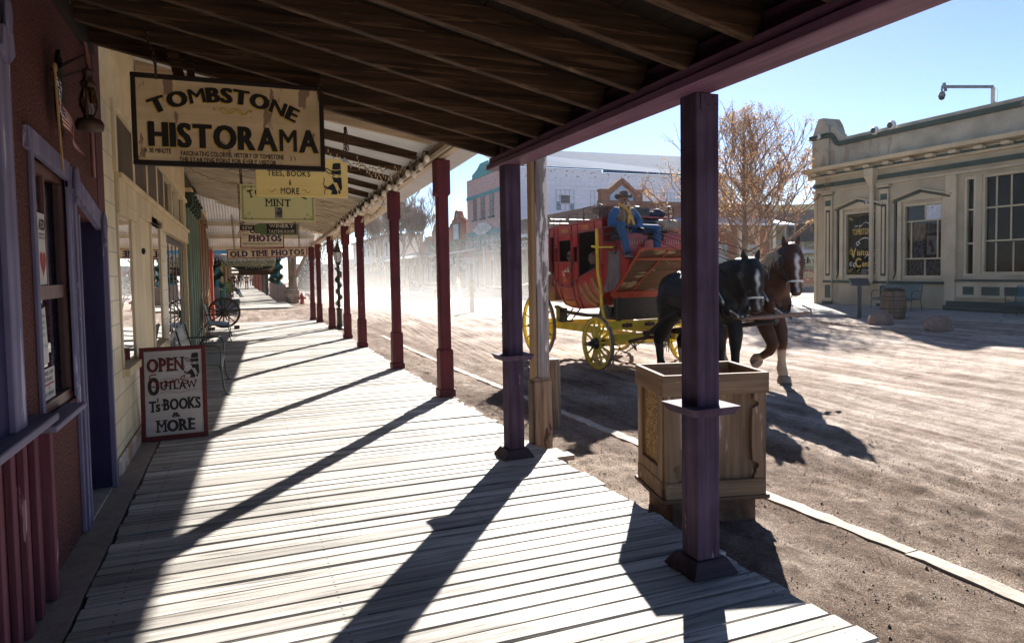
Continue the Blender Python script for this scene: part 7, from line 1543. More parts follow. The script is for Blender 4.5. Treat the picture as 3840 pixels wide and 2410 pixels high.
m = MB(); m.box(.45, .95, -.47, .02, 6.2, 6.95); m.box(3.1, 3.7, -.47, .02, 6.2, 6.98); m.box(.38, 1.02, -.50, .04, 6.82, 6.98); m.box(3.04, 3.78, -.50, .04, 6.82, 7.0)
m.prism([(.9, 6.2), (3.2, 6.2), (3.2, 6.75), (2.1, 7.62), (.9, 6.75)], -.40, -.05); gable(m, (((.85, 6.72), (2.08, 7.66)), ((2.06, 7.66), (3.25, 6.72))), 0, .24, -.52, .02); gb_ = m.build('gable', brickr, bb)
m = MB(); m.prism([(1.15, 6.24), (2.95, 6.24), (2.95, 6.55), (2.08, 7.28), (1.15, 6.55)], -.425, -.402); pl_ = m.build('date_plaque', surf('plaque_blue', (.30, .45, .62), (.24, .38, .55), (6, 6, 6)), gb_)
m = MB(); text(m, '18 81', 2.05, 6.62, .34, 1.0, y=-.43, off=.03, slab=.08); m.build('date_numerals', surf('plaque_numerals', (.50, .45, .36), bump=0), pl_)
m = MB(); m.add([(.2, -3.0, 4.55), (15, -3.0, 4.55), (15, -.35, 5.15), (.2, -.35, 5.15), (.2, -3.0, 4.45), (15, -3.0, 4.45), (15, -.35, 5.05), (.2, -.35, 5.05)], [(0, 1, 2, 3), (7, 6, 5, 4), (0, 4, 5, 1), (1, 5, 6, 2), (2, 6, 7, 3), (3, 7, 4, 0)]); m.build('front_awning', pblue, bb)
m = MB(); m.add([(-2.6, -.2, 4.15), (-2.6, 18, 4.15), (0, 18, 4.6), (0, -.2, 4.6), (-2.6, -.2, 4.05), (-2.6, 18, 4.05), (0, 18, 4.5), (0, -.2, 4.5)], [(3, 2, 1, 0), (4, 5, 6, 7), (0, 1, 5, 4), (1, 2, 6, 5), (2, 3, 7, 6), (3, 0, 4, 7)]); m.box(-2.68, -2.601, -.2, 18, 4.0, 4.26); m.build('side_awning', bwh, bb)
def lattice(m, x, y0, y1, z0, z1, n, th=.04):
    m.box(x - .03, x + .03, y0, y1, z1 - .06, z1); m.box(x - .03, x + .03, y0, y1, z0, z0 + .06)
    for i in range(n):
        a = y0 + (y1 - y0) * i / n; b_ = y0 + (y1 - y0) * (i + 1) / n; m.bar((x, a, z0 + .03), (x, b_, z1 - .03), .03, th, (1, 0, 0)); m.bar((x - .004, a, z1 - .03), (x - .004, b_, z0 + .03), .03, th, (1, 0, 0))
for i in range(8):
    y = -.1 + i * 2.55; m = MB(); m.box(-2.6, -2.42, y, y + .18, -.5, 4.0); m.box(-2.66, -2.36, y - .06, y + .24, 3.9, 4.0); m.build('arcade_post', bwh, bb)
    if i < 7: m = MB(); lattice(m, -2.5, y + .18, y + 2.55, 3.15, 3.75, 4); m.build('lattice', bwh, bb)
for i in range(5):
    x = 1.0 + i * 3.0; m = MB(); m.box(x, x + .24, -2.9, -2.66, -.8, 4.5); m.build('arcade_post', creamy, bb)
for i in range(6): m = MB(); y = .8 + i * 2.9; m.box(-.04, .02, y, y + 1.5, .2, 2.9); m.build('window', surf('far_shop_window', (.22, .26, .3), rough=.1, spec=.8, bump=0), bb)
for i in range(5): m = MB(); x = 1.4 + i * 2.7; m.box(x, x + 1.5, -.40, -.352, .2, 3.2); m.build('window', surf('far_shop_window', (.22, .26, .3)), bb)
# big white block hall behind
wh = thing('white_hall', 'huge white-painted block hall with a pale blue tin roof behind the brick building', 'building', (23, 60, 0), 0)
wblk = bricks('white_blockwork', (.76, .83, .92), (.71, .79, .89), (.56, .65, .76), 1.1, .42, .012, 'xz', .3, grime=.12)
m = MB(); m.box(0, 10.6, 0, 1, -.8, 11.3); m.box(10.6, 26, 0, 1, -.8, 11.05); m.box(0, 26, -.06, 0, 9.62, 9.68); m.build('block_wall', wblk, wh)
peel = surf('peeling_paint', (.75, .82, .9), (.68, .76, .85), (2, 2, 2), c3=(.20, .20, .22), t3=.585, s3=(2.6, 1, 4.5), bump=0, grime=0)
m = MB(); m.box(0, 10.6, -.012, -.002, 10.35, 11.28); m.box(10.6, 26, -.012, -.002, 9.95, 11.0); m.build('peeling_band', peel, wh)
tin = surf('blue_tin', (.02, .085, .21), (.015, .07, .17), (14, .5, .5), rough=.95, bump=.1, spec=.05)
m = MB(); m.add([(3.0, -.3, 11.35), (10.6, -.3, 11.35), (10.6, -.3, 11.1), (26.3, -.3, 11.1), (26.3, 9, 14.8), (-.3, 9, 14.6), (-.3, -.3, 11.35)], [(0, 1, 2, 3, 4, 5, 6)]); m.box(-.3, 10.6, -.3, -.2, 11.3, 11.38); m.box(10.6, 26.3, -.3, -.2, 11.05, 11.13); m.build('tin_roof', tin, wh)
gline = surf('window_putty', (.42, .50, .60), bump=0); 
for x, w_ in ((5.6, 1.9), (9.3, 3.2), (17.0, 3.4), (22, 3.0)):
    m = MB(); n_ = int(w_ / .42)
    for k in range(n_ + 1): m.box(x + w_ * k / n_ - .02, x + w_ * k / n_ + .02, -.03, -.013, 7.3, 9.25)
    for z in (7.3, 7.95, 8.6, 9.25): m.box(x, x + w_, -.034, -.0305, z - .02, z + .02)
    m.build('window', gline, wh)
m = MB(); m.box(5.62, 6.05, -.028, -.0135, 7.32, 8.1); m.box(7.1, 7.46, -.028, -.0135, 7.32, 7.9); m.build('teal_pane', surf('teal_pane', (.08, .22, .28), rough=.1, spec=.8, bump=0), wh)
m = MB(); m.box(5.95, 7.1, -.12, -.04, 7.86, 8.80); vt = m.build('vent_frame', surf('vent_white', (.75, .78, .82), bump=0), wh); m = MB(); m.box(6.05, 7.0, -.13, -.121, 7.95, 8.70); m.build('vent_dark', dkin, vt)
m = MB()
for k in range(6): m.box(6.05, 7.0, -.15, -.131, 8.0 + k * .12, 8.03 + k * .12)
m.build('louvres', gline, vt)
# pink two storey building
pk = thing('pink_building', 'pink block two-storey building with teal bands and a stepped white name sign', 'building', (22, 67.5, 0), -pi / 2)
pblk = bricks('pink_block', (.62, .44, .42), (.58, .40, .37), (.50, .33, .31), .6, .33, .012, 'xz', .5); tl = surf('teal_trim', (.10, .36, .38), (.08, .30, .32), (8, 8, 8), bump=.1); tlb = bricks('teal_block', (.10, .40, .42), (.09, .36, .38), (.05, .24, .26), .5, .28, .012, 'xz', .5)
m = MB(); m.box(0, 10, 0, .5, -.5, 10.75); m.box(0, .5, .5, 6, -.5, 10.6); m.build('wall', pblk, pk)
m = MB(); m.prism([(2.0, 10.62), (9.0, 10.62), (9.0, 11.05), (8.2, 11.3), (7.2, 11.55), (6.6, 11.9), (4.4, 11.9), (3.6, 11.5), (2.9, 11.3), (2.0, 11.1)], -.08, .3); m.build('teal_gable', tlb, pk)
m = MB(); m.box(-.05, 10.05, -.07, -.002, 8.72, 9.05); m.box(-.05, 10.05, -.07, -.002, 4.95, 5.45); m.build('teal_band', tl, pk)
for s_, w_ in ((2.1, .95), (4.4, 1.1), (6.95, 1.0)):
    m = MB(); m.box(s_, s_ + w_, -.02, -.004, 6.65, 8.68); w_o = m.build('window', surf('pink_window', (.5, .55, .55), rough=.1, spec=.8, bump=0), pk)
    m = MB()
    for k in range(4): m.box(s_ + w_ * k / 3 - .04, s_ + w_ * k / 3 + .04, -.05, -.021, 6.65, 8.68)
    m.box(s_, s_ + w_, -.055, -.051, 7.2, 7.26); m.box(s_, s_ + w_, -.055, -.051, 8.0, 8.06); m.build('bars', iron, w_o); m = MB(); m.box(s_ - .25, s_ + w_ + .1, -.16, -.003, 6.48, 6.64); m.build('sill', surf('slate_blue', (.12, .2, .27)), w_o)
    m = MB(); m.box(s_, s_ + w_, -.02, -.004, 3.0, 4.9); m.build('window', surf('pink_window', (.5, .55, .55)), pk)
m = MB(); sp = [(2.2, 5.42), (3.0, 5.42), (3.0, 5.2), (3.5, 5.2), (3.5, 5.05), (6.0, 5.05), (6.0, 5.2), (6.8, 5.2), (6.8, 5.4), (7.6, 5.4), (7.6, 5.75), (7.0, 5.75), (7.0, 5.98), (6.3, 5.98), (6.3, 6.2), (3.7, 6.2), (3.7, 5.95), (3.0, 5.95), (3.0, 5.72), (2.2, 5.72)]; m.prism(sp, -.16, -.08); sg = m.build('name_sign', surf('pale_sign', (.72, .72, .70), (.64, .64, .62), (8, 8, 8)), pk)
m = MB(); text(m, 'HALENS', 4.9, 5.38, .5, 2.6, y=-.165, off=.02, slab=.08); m.build('sign_letters', surf('pale_letters', (.48, .5, .5), bump=0), sg)
m = MB(); m.add([(-6, -2.6, 3.30), (9.6, -2.6, 3.55), (9.6, 0, 3.9), (-6, 0, 3.7), (-6, -2.6, 3.12), (9.6, -2.6, 3.37), (9.6, 0, 3.7), (-6, 0, 3.5)], [(0, 1, 2, 3), (7, 6, 5, 4), (0, 4, 5, 1), (1, 5, 6, 2), (2, 6, 7, 3), (3, 7, 4, 0)]); m.build('awning', bwh, pk)
blp = surf('pale_blue_post', (.38, .48, .58), (.3, .4, .5), (9, 9, 9), bump=0)
for i, s_ in enumerate((-5.5, -2.8, 1.5, 4.3, 6.9, 9.3, 4.9)):
    if i == 6: continue
    m = MB(); m.box(s_, s_ + .2, -2.55, -2.35, -.5, 3.2); m.build('arcade_post', blp, pk)
for a, b_ in ((4.5, 6.9), (7.1, 9.3), (1.7, 4.3)):
    m = MB()
    m.M = Matrix.Rotation(pi / 2, 4, 'Z'); m.M = None
    m.box(a, b_, -2.5, -2.44, 2.72, 2.78); m.box(a, b_, -2.5, -2.44, 2.26, 2.32)
    for k in range(6):
        x0 = a + (b_ - a) * k / 6; x1 = a + (b_ - a) * (k + 1) / 6; m.bar((x0, -2.47, 2.3), (x1, -2.47, 2.74), .03, .045, (0, 0, 1)); m.bar((x0, -2.465, 2.74), (x1, -2.465, 2.3), .03, .045, (0, 0, 1))
    m.build('lattice', bwh, pk)
for s_ in (.6, 2.4, 4.6, 7.0): m = MB(); m.box(s_, s_ + .9, -.03, -.003, .0, 2.5); m.build('doorway', dkin, pk)
tr = thing('balcony_rail', 'teal balcony railing with cross bracing along the arcade roofs', 'railing', (19.5, 73, 0), -pi / 2); m = MB()
m.box(-.5, 21, -.04, .04, 4.36, 4.44); m.box(-.5, 21, -.04, .04, 3.66, 3.72)
for i in range(11): s_ = i * 2.1; m.box(s_ - .06, s_ + .06, -.06, .06, 3.3, 4.55 if i % 3 else 4.9); 
for i in range(10):
    s_ = i * 2.1; m.bar((s_, 0, 3.72), (s_ + 2.1, 0, 4.38), .03, .05); m.bar((s_, .01, 4.38), (s_ + 2.1, .01, 3.72), .03, .05)
m.build('rail', surf('teal_green', (.12, .36, .33), (.1, .3, .28), bump=0), tr)
# mission building with bell gable
rb = thing('mission_building', 'rust-brown mission building with stepped parapet and framed poster', 'building', (22, 74.5, 0), -pi / 2); adobe = surf('rust_adobe', (.42, .20, .14), (.34, .15, .10), (3, 3, 3), rough=.9)
m = MB(); m.prism([(0, -.5), (6.6, -.5), (6.6, 6.6), (5.9, 6.6), (5.9, 6.85), (5.2, 6.85), (5.0, 7.1), (4.4, 7.15), (4.2, 7.5), (3.85, 7.9), (3.3, 8.05), (2.8, 7.85), (2.6, 7.4), (2.3, 7.1), (1.7, 7.0), (1.6, 6.75), (.9, 6.65), (.8, 6.4), (0, 6.3)], 0, .4); m.box(0, .4, .4, 6, -.5, 6.2); m.build('wall', adobe, rb)
m = MB(); P_ = [(0, 6.35), (.8, 6.45), (.9, 6.7), (1.6, 6.8), (1.7, 7.05), (2.3, 7.15), (2.6, 7.45), (2.8, 7.9), (3.3, 8.1), (3.85, 7.95), (4.2, 7.55), (4.4, 7.2), (5.0, 7.15), (5.2, 6.9), (5.9, 6.9), (5.95, 6.65), (6.6, 6.65)]
for a, b_ in zip(P_[:-1], P_[1:]): m.bar((a[0], .2, a[1]), (b_[0], .2, b_[1]), .55, .10)
m.build('coping', surf('adobe_dark', (.22, .1, .08)), rb)
m = MB(); m.ell((3.3, -.02, 7.6), (.28, .05, .28)); m.build('round_emblem', surf('emblem', (.55, .45, .36)), rb)
m = MB(); m.box(2.1, 4.3, -.10, -.003, 4.85, 6.75); pf = m.build('poster_frame', iron, rb); m = MB(); m.box(2.25, 4.15, -.13, -.101, 5.0, 6.6); m.build('poster', surf('poster_blue', (.45, .62, .75), (.62, .75, .82), (.6, .6, .6), bump=0), pf)
m = MB(); m.add([(-.2, -2.8, 3.1), (6.9, -2.8, 3.1), (6.9, 0, 3.5), (-.2, 0, 3.5)], [(0, 1, 2, 3)]); m.build('awning', surf('awning_dark', (.3, .27, .24)), rb)
for s_ in (0, 2.2, 4.4, 6.6): m = MB(); m.box(s_, s_ + .18, -2.7, -2.52, -.5, 3.1); m.build('awning_post', blp, rb)
for s_ in (.5, 2.8, 4.9): m = MB(); m.box(s_, s_ + 1.1, -.03, -.003, 0, 2.6); m.build('doorway', dkin, rb)
# further down the far side
cbn = thing('curved_gable_building', 'brown building with a rounded gable behind the bare trees', 'building', (22, 88, 0), -pi / 2)
m = MB(); m.prism([(0, -.5), (13, -.5), (13, 5.0), (11.5, 5.2)] + [(8.2 + 2.0 * cos(a), 5.3 + 2.0 * sin(a)) for a in [i * pi / 10 for i in range(11)]] + [(5.9, 5.3), (5.5, 5.9), (3, 5.9), (3, 5.4), (0, 5.4)], 0, .5); m.build('wall', surf('brown_adobe', (.36, .22, .17), (.3, .17, .13), (3, 3, 3)), cbn)
m = MB(); m.add([(-1, -3, 3.2), (13, -3, 3.2), (13, 0, 3.8), (-1, 0, 3.8)], [(0, 1, 2, 3)]); m.build('awning', surf('awning_grey', (.42, .40, .38)), cbn)
for i in range(7): m = MB(); m.box(i * 2, i * 2 + .18, -2.9, -2.7, -.5, 3.2); m.build('awning_post', surf('post_brown', (.25, .17, .13)), cbn)
for i in range(5): m = MB(); m.box(.8 + i * 2.5, 2.0 + i * 2.5, -.03, -.003, 0, 2.6); m.build('doorway', dkin, cbn)
lw = thing('low_shop_row', 'long low pale shop row with a posted awning beyond the trees', 'building', (22, 130, 0), -pi / 2)
m = MB(); m.box(0, 42, 0, .5, -1.5, 4.1); m.build('wall', surf('pale_tan_wall', (.50, .46, .42), (.42, .38, .35), (2, 2, 2)), lw)
m = MB(); m.add([(0, -3, 2.9), (42, -3, 3.2), (42, 0, 3.8), (0, 0, 3.6), (0, -3, 2.75), (42, -3, 3.05)], [(0, 1, 2, 3), (0, 4, 5, 1)]); m.build('awning', bwh, lw)
for i in range(18): m = MB(); m.box(.2 + i * 2.4, .4 + i * 2.4, -2.9, -2.7, -1.2, 2.9); m.build('awning_post', (blp, bwh, surf('post_brown', (.25, .17, .13)))[i % 3], lw)
for i in range(13): m = MB(); m.box(1 + i * 3.1, 2.6 + i * 3.1, -.03, -.003, -.8, 2.4); m.build('doorway', dkin, lw)
bl_ = thing('balustraded_building', 'pale two-storey building with a white balustrade balcony', 'building', (21, 138, 0), -pi / 2)
m = MB(); m.box(0, 36, 0, 5, -1.5, 7.3); m.build('wall', surf('pinkish_white_wall', (.60, .54, .50), (.55, .48, .45), (2, 2, 2)), bl_)
m = MB(); m.box(-.4, 36, -.4, 5.1, 7.0, 7.3); m.build('cornice', surf('cornice_brown', (.34, .22, .16)), bl_)
m = MB(); m.box(-2, 36, -2.6, -2.5, 3.9, 4.0); m.box(-2, 36, -2.6, -2.5, 3.0, 3.1)
for i in range(95): m.box(-2 + i * .4, -1.86 + i * .4, -2.59, -2.51, 3.1, 3.9)
m.build('balustrade', bwh, bl_); m = MB(); m.box(-2, 36, -2.6, 0, 2.75, 3.0); m.build('balcony', surf('balcony_red', (.4, .16, .12)), bl_)
for i in range(9): m = MB(); m.box(i * 4 + .8, i * 4 + 2.0, -.03, -.003, 4.0, 6.2); m.build('window', dkin, bl_)
for i in range(9): m = MB(); m.box(i * 4, i * 4 + .25, -2.6, -2.4, -1.4, 2.75); m.build('post', surf('post_brown', (.25, .17, .13)), bl_)
th = thing('theatre_building', 'distant low building with a BIRD CAGE THEATRE board and red awning', 'building', (13.2, 124, 0), 0)
m = MB(); m.box(-4.5, 14, 0, 6, -1.5, 3.2); m.build('wall', surf('pale_tan_wall', (.50, .46, .42)), th); m = MB(); m.box(-1.4, 1.0, -2.1, -2.0, 1.45, 2.35); sb = m.build('board', bwh, th); m = MB(); text(m, 'BIRD CAGE', -.2, 1.97, .25, 2.1, y=-2.11, off=.02, slab=.08); text(m, 'THEATRE', -.2, 1.58, .25, 1.8, y=-2.11, off=.02, slab=.08); m.build('lettering', brn, sb)
m = MB(); m.add([(1.2, -2, 1.5), (8, -2, 1.5), (8, 0, 2.4), (1.2, 0, 2.4)], [(0, 1, 2, 3)]); m.build('red_awning', surf('awning_red', (.4, .05, .05)), th)
for x in (-3, -.9, 1.4, 3.5, 6, 8): m = MB(); m.box(x, x + .2, -2, -1.8, -1.2, 1.5); m.build('post', dkin, th)
# cream verandah building seen past the tan corner
sv = thing('verandah_building', 'cream building with a white cross-braced verandah behind the chestnut horse', 'building', (52, 57, -.7), radians(-38))
m = MB(); m.box(-12, 10, 0, 6, -.3, 8.6); m.build('wall', surf('savory_cream', (.62, .58, .36), (.56, .52, .32), (3, 3, 3)), sv)
m = MB(); m.box(-12, 10, -2.5, .0, 3.5, 3.75); m.box(-12, 10, -2.55, -2.45, 4.7, 4.78); m.box(-12, 10, -2.55, -2.45, 3.8, 3.88)
for i in range(14):
    x = -12 + i * 1.65; m.box(x, x + .14, -2.57, -2.43, -.3, 6.6); 
    if i < 13: m.bar((x, -2.5, 3.88), (x + 1.65, -2.5, 4.7), .04, .06); m.bar((x, -2.49, 4.7), (x + 1.65, -2.49, 3.88), .04, .06)
m.build('verandah', surf('verandah_white', (.72, .76, .8), bump=0), sv); m = MB(); m.add([(-12, -2.8, 6.4), (10, -2.8, 6.4), (10, 0, 8.0), (-12, 0, 8.0)], [(0, 1, 2, 3)]); m.build('verandah_roof', surf('verandah_brown', (.30, .2, .15)), sv)
m = MB(); m.box(1.5, 4.5, -2.62, -2.56, 2.2, 3.2); s9 = m.build('sign_board', surf('savory_cream', (.62, .58, .36)), sv); m = MB(); text(m, 'SAVORY', 3.0, 2.45, .4, 2.2, y=-2.63, off=.03, slab=.08); m.build('lettering', brn, s9)
m = MB(); m.add([(1.5, -3.6, 4.6), (8, -3.6, 4.6), (8, -2.5, 6.6), (1.5, -2.5, 6.6)], [(0, 1, 2, 3)]); m.build('dark_canopy', dkin, sv)
# ============================================================ PROPS NEAR THE PORCH
pb_ = thing('planter_box', 'large worn brown wooden planter box with scalloped corner boards behind the front purple post', 'planter', (3.10, 4.12, 0), radians(-14))
pw = wood('planter_wood', (.37, .24, .145), (.16, .10, .06), 'z', k=.8, c3=(.50, .41, .33), t3=.62, s3=(14, 14, 2)); pwx = wood('planter_rail_wood', (.39, .26, .16), (.18, .115, .07), 'x', k=.8, c3=(.47, .35, .25), t3=.62, s3=(2, 14, 14))
osb = surf('chipboard', (.52, .32, .13), (.22, .12, .045), (38, 38, 60), rough=.7, bump=.8, lo=.42, hi=.56, det=2, c3=(.06, .035, .02), t3=.62, s3=(2.5, 2.5, 3))
A, B_ = .365, .28       # half sizes
m = MB(); m.box(-A + .02, A - .02, -B_ + .02, B_ - .02, .02, .74); m.build('inner_box', pw, pb_)
for (x0, x1, y0, y1, nm) in ((-A - .02, A + .02, -B_ - .025, -B_ + .005, 0), (-A - .02, A + .02, B_ - .005, B_ + .025, 0), (-A - .022, -A + .008, -B_ + .006, B_ - .006, 1), (A - .008, A + .022, -B_ + .006, B_ - .006, 1)):
    m = MB(); m.box(x0, x1, y0, y1, .715, .86); m.build('top_rail', pwx if nm == 0 else wood('planter_rail_side', (.30, .19, .11), (.17, .10, .055), 'y'), pb_, bevel=.004)
for (x0, x1, y0, y1) in ((-A, A, -B_ - .022, -B_ + .018), (-A, A, B_ - .018, B_ + .022), (-A - .02, -A + .018, -B_ + .02, B_ - .02), (A - .018, A + .02, -B_ + .02, B_ - .02)):
    m = MB(); m.box(x0, x1, y0, y1, .0, .115); m.build('bottom_rail', pwx, pb_, bevel=.004)
def scallop(u0, sgn, z0, z1):
    P_ = [(u0, z0)]; n = 30
    for i in range(n + 1):
        t = i / n; z = z0 + (z1 - z0) * t; w_ = .085 + .022 * sin(t * pi) - (.040 if (.12 < t < .17 or .83 < t < .88) else 0) - (.02 if (.06 < t < .12) else 0); P_.append((u0 + sgn * w_, z))
    P_.append((u0, z1)); return P_
for sg, u in ((1, -A), (-1, A)):
    m = MB(); m.prism(scallop(u, sg, .117, .733), -B_ - .018, -B_ + .019); m.build('scalloped_board', pw, pb_, bevel=.002)
    m = MB(); m.prism(scallop(u, sg, .117, .733), B_ - .019, B_ + .018); m.build('scalloped_board', pw, pb_, bevel=.002)
for xx in ((-A - .016, -A + .019), (A - .019, A + .016)):
    m = MB(); m.box(xx[0], xx[1], -B_ + .02, -B_ + .11, .117, .733); m.box(xx[0], xx[1], B_ - .11, B_ - .02, .117, .733); m.box(xx[0], xx[1], -B_ + .11, B_ - .11, .117, .20); m.build('side_stile', pw, pb_, bevel=.003)
m = MB(); m.box(-A + .012, -A + .0195, -B_ + .11, B_ - .11, .20, .733); m.build('chipboard_panel', osb, pb_)
m = MB(); m.box(-A + .06, A - .06, -B_ + .02, B_ - .05, -.21, -.005); m.build('plinth_block', surf('plinth_rusty', (.26, .16, .10), (.10, .06, .04), (6, 6, 6), rough=.9), pb_)
m = MB(); m.box(-A - .03, A + .025, -B_ - .03, B_ + .03, -.03, -.001); m.build('base_board', wood('planter_base', (.22, .14, .09), (.10, .06, .04), 'x'), pb_, bevel=.004)
m = MB(); m.box(-A + .03, A - .03, -B_ + .03, B_ - .03, .741, .752); m.build('soil', surf('potting_soil', (.06, .045, .035), (.03, .022, .018), (40, 40, 40)), pb_)
# tall weathered post standing beside the far purple post
wp = thing('weathered_post', 'tall peeling weathered wooden post standing beyond the middle purple post', 'post', (2.545, 5.75, 0))
wp.scale = (.80, .80, 1); ww_ = surf('weathered_post_wood', (.50, .46, .45), (.14, .115, .11), (22, 22, 1.2), rough=.8, bump=.7, dist=.008, c3=(.85, .80, .79), t3=.50, s3=(7, 7, 1.2)); tanb = surf('tan_side_paint', (.42, .28, .15), (.34, .22, .12), (12, 12, 3), rough=.6, bump=.2)
m = MB(); m.box(-.045, .10, -.07, .07, .6, 3.5); m.build('shaft', ww_, wp, bevel=.008); m = MB(); m.box(-.095, -.047, -.05, .065, .6, 3.5); m.build('tan_cheek', tanb, wp, bevel=.003)
m = MB(); m.box(-.10, .115, -.10, .10, -.13, .58); m.prism([(-.10, .58), (.115, .58), (.09, .61), (-.09, .61)], -.085, .085); m.build('base_block', surf('post_base_wood', (.42, .30, .21), (.16, .10, .07), (14, 14, 1.2), rough=.8, bump=.6, c3=(.07, .045, .035), t3=.60, s3=(5, 5, 2)), wp, bevel=.012)
m = MB(); m.box(-.125, -.1005, -.07, .05, -.1, .56); m.build('painted_cheek', surf('brown_cheek', (.14, .10, .07), (.1, .07, .05), c3=(.6, .45, .32), t3=.62), wp, bevel=.003)
m = MB(); m.box(-.14, .16, -.14, .14, -.2, -.131); m.build('footing', wood('step_plank', (.5, .43, .36), (.3, .24, .19), 'x'), wp)
hp = thing('hitching_stump', 'short thick round-topped timber stump in the dirt behind the weathered post', 'post', (3.27, 7.05, gz_at(3.27, 7.05))); m = MB(); m.lathe((0, 0, 0), [(.105, -.05), (.10, .3), (.098, .74), (.085, .78), (0, .79)], 16); m.build('stump', wood('stump_wood', (.30, .21, .14), (.08, .05, .035), 'z'), hp)

# ============================================================ STREET FURNITURE
needle = surf('garland_green', (.09, .15, .06), (.04, .075, .03), (20, 20, 20), bump=0, grime=0); ndk = surf('garland_dark', (.03, .075, .035), (.015, .04, .02), (20, 20, 20), bump=0, grime=0)
def tinsel(m, pts, rad, n, ln, r):
    for i in range(n):
        t = r.random() * (len(pts) - 1); k = int(t); p = Vector(pts[k]).lerp(Vector(pts[min(k + 1, len(pts) - 1)]), t - k)
        d = Vector((r.gauss(0, 1), r.gauss(0, 1), r.gauss(0, .7))).normalized(); a = p + d * rad * .3; b_ = p + d * (rad * .6 + ln * r.random()); s_ = d.orthogonal().normalized() * ln * .16
        m.add([tuple(a - s_), tuple(a + s_), tuple(b_)], [(0, 1, 2)])
blackp = surf('lamp_black', (.018, .02, .022), rough=.35, spec=.5, bump=0); frost = surf('lamp_frost', (.75, .75, .72), rough=.3, bump=0, grime=0)
def lamp(lab, x, y, z, sc_=1, gar=True, g='garlanded street lamps', det=True):
    t = thing('street_lamp', lab, 'street lamp', (x, y, z), 0, g); t.scale = (sc_,) * 3
    m = MB(); m.lathe((0, 0, 0), [(.15, 0), (.15, .06), (.11, .10), (.10, .16), (.085, .20), (.085, .62), (.10, .64), (.10, .70), (.05, .74), (.045, .80), (.045, 2.02), (.075, 2.05), (.05, 2.08), (.10, 2.18), (.12, 2.21)], 12); m.build('column', blackp, t)
    m = MB(); m.lathe((0, 0, 0), [(.10, 2.22), (.15, 2.50), (.15, 2.51), (0, 2.51)], 6, cap=False); m.build('lantern_glass', frost, t)
    m = MB(); m.lathe((0, 0, 0), [(.20, 2.50), (.20, 2.52), (.13, 2.60), (.06, 2.72), (.035, 2.80), (.02, 2.82), (.015, 2.92), (0, 2.95)], 6)
    for k in range(6): a = k * pi / 3; m.tube([(.103 * cos(a), .103 * sin(a), 2.21), (.153 * cos(a), .153 * sin(a), 2.51)], .009, 5)
    m.build('lantern_cap', blackp, t)
    if gar:
        m = MB(); r = random.Random(int(x * 100)); n = 70; pts = [(.075 * cos(q * .30 + 1), .075 * sin(q * .30 + 1), .74 + 1.28 * q / n) for q in range(n)]; tinsel(m, pts, .05, 2600 if det else 500, .055 if det else .09, r); m.build('garland', needle, t)
        m = MB(); m.ell((.06, -.10, 1.75), (.05, .02, .05)); m.bar((.06, -.1, 1.75), (.02, -.1, 1.58), .02, .01); m.bar((.06, -.1, 1.75), (.12, -.1, 1.60), .02, .01); m.build('red_bow', redp, t)
    return t
lamp('nearest black street lamp wrapped in green garland among the red posts', 2.74, 21.0, -.12, .93)
for i, (x, y, s_) in enumerate(((12.4, 80, 1.0), (18.9, 70, 1.12), (8.76, 80, .75), (15.66, 80, .9))): lamp(['far garlanded street lamp left of the small bare tree', 'far garlanded street lamp under the teal balcony', 'far garlanded street lamp beside the Christmas tree', 'far garlanded street lamp between two bare trees'][i], x, y, -.25, s_, det=False)
# barrel, hydrant, bush, round stone planter, Christmas tree
b2 = barrel('grey-banded oak barrel at the foot of the big forked tree', 2.66, 39.9, -.06, .9, .42, surf('barrel_far', (.42, .34, .28), (.28, .2, .15), (20, 20, 3)))
hy = thing('fire_hydrant', 'red fire hydrant to the right of the banded barrel', 'hydrant', (3.11, 39.0, -.08)); hr = surf('hydrant_red', (.40, .03, .03), rough=.4, bump=0)
m = MB(); m.lathe((0, 0, 0), [(.15, 0), (.15, .05), (.10, .06), (.10, .42), (.13, .43), (.13, .47), (.09, .50), (.05, .58), (.02, .60), (.02, .64), (0, .65)], 14); m.build('body', hr, hy); m = MB(); m.cyl((-.2, 0, .32), (.2, 0, .32), .05); m.cyl((0, -.19, .30), (0, 0, .30), .065); m.build('outlet_cap', hr, hy)
xt = thing('christmas_tree', 'tall dark Christmas tree with red and white baubles in a round stone bed', 'tree', (7.6, 80.5, -.2)); m = MB(); r = random.Random(3)
for i in range(5200):
    h = r.random() ** 1.3; rad = 1.65 * (1 - h) ** .85 + .05; a = r.uniform(0, 6.28); q = rad * (r.random() ** .35); z = .35 + h * 5.3; l = r.uniform(.12, .3); m.add([(q * cos(a), q * sin(a), z + .06), (q * cos(a + .09) , q * sin(a + .09), z), ((q + l) * cos(a + .04), (q + l) * sin(a + .04), z - .12)], [(0, 1, 2)])
m.build('crown', ndk, xt); m = MB(); m.cyl((0, 0, 0), (0, 0, 5.6), .10, .02); m.build('trunk', jw, xt)
m = MB(); m.cur = 0
for i in range(70): h = r.random(); a = r.uniform(3.4, 6.0); q = 1.7 * (1 - h) ** .85 + .1; m.cur = i % 2; m.ell((q * cos(a), q * sin(a), .4 + h * 5), .085, 6, 4)
m.build('baubles', [hr, wl_], xt)
sr_ = thing('stone_ring', 'low round stone planter wall under the Christmas tree', 'planter', (7.8, 80.2, -.35)); m = MB(); m.lathe((0, 0, 0), [(2.6, 0), (2.6, .5), (2.2, .5), (2.2, .1)], 30); m.build('wall', surf('ring_stone', (.45, .36, .28), (.3, .24, .18), (5, 5, 5)), sr_)
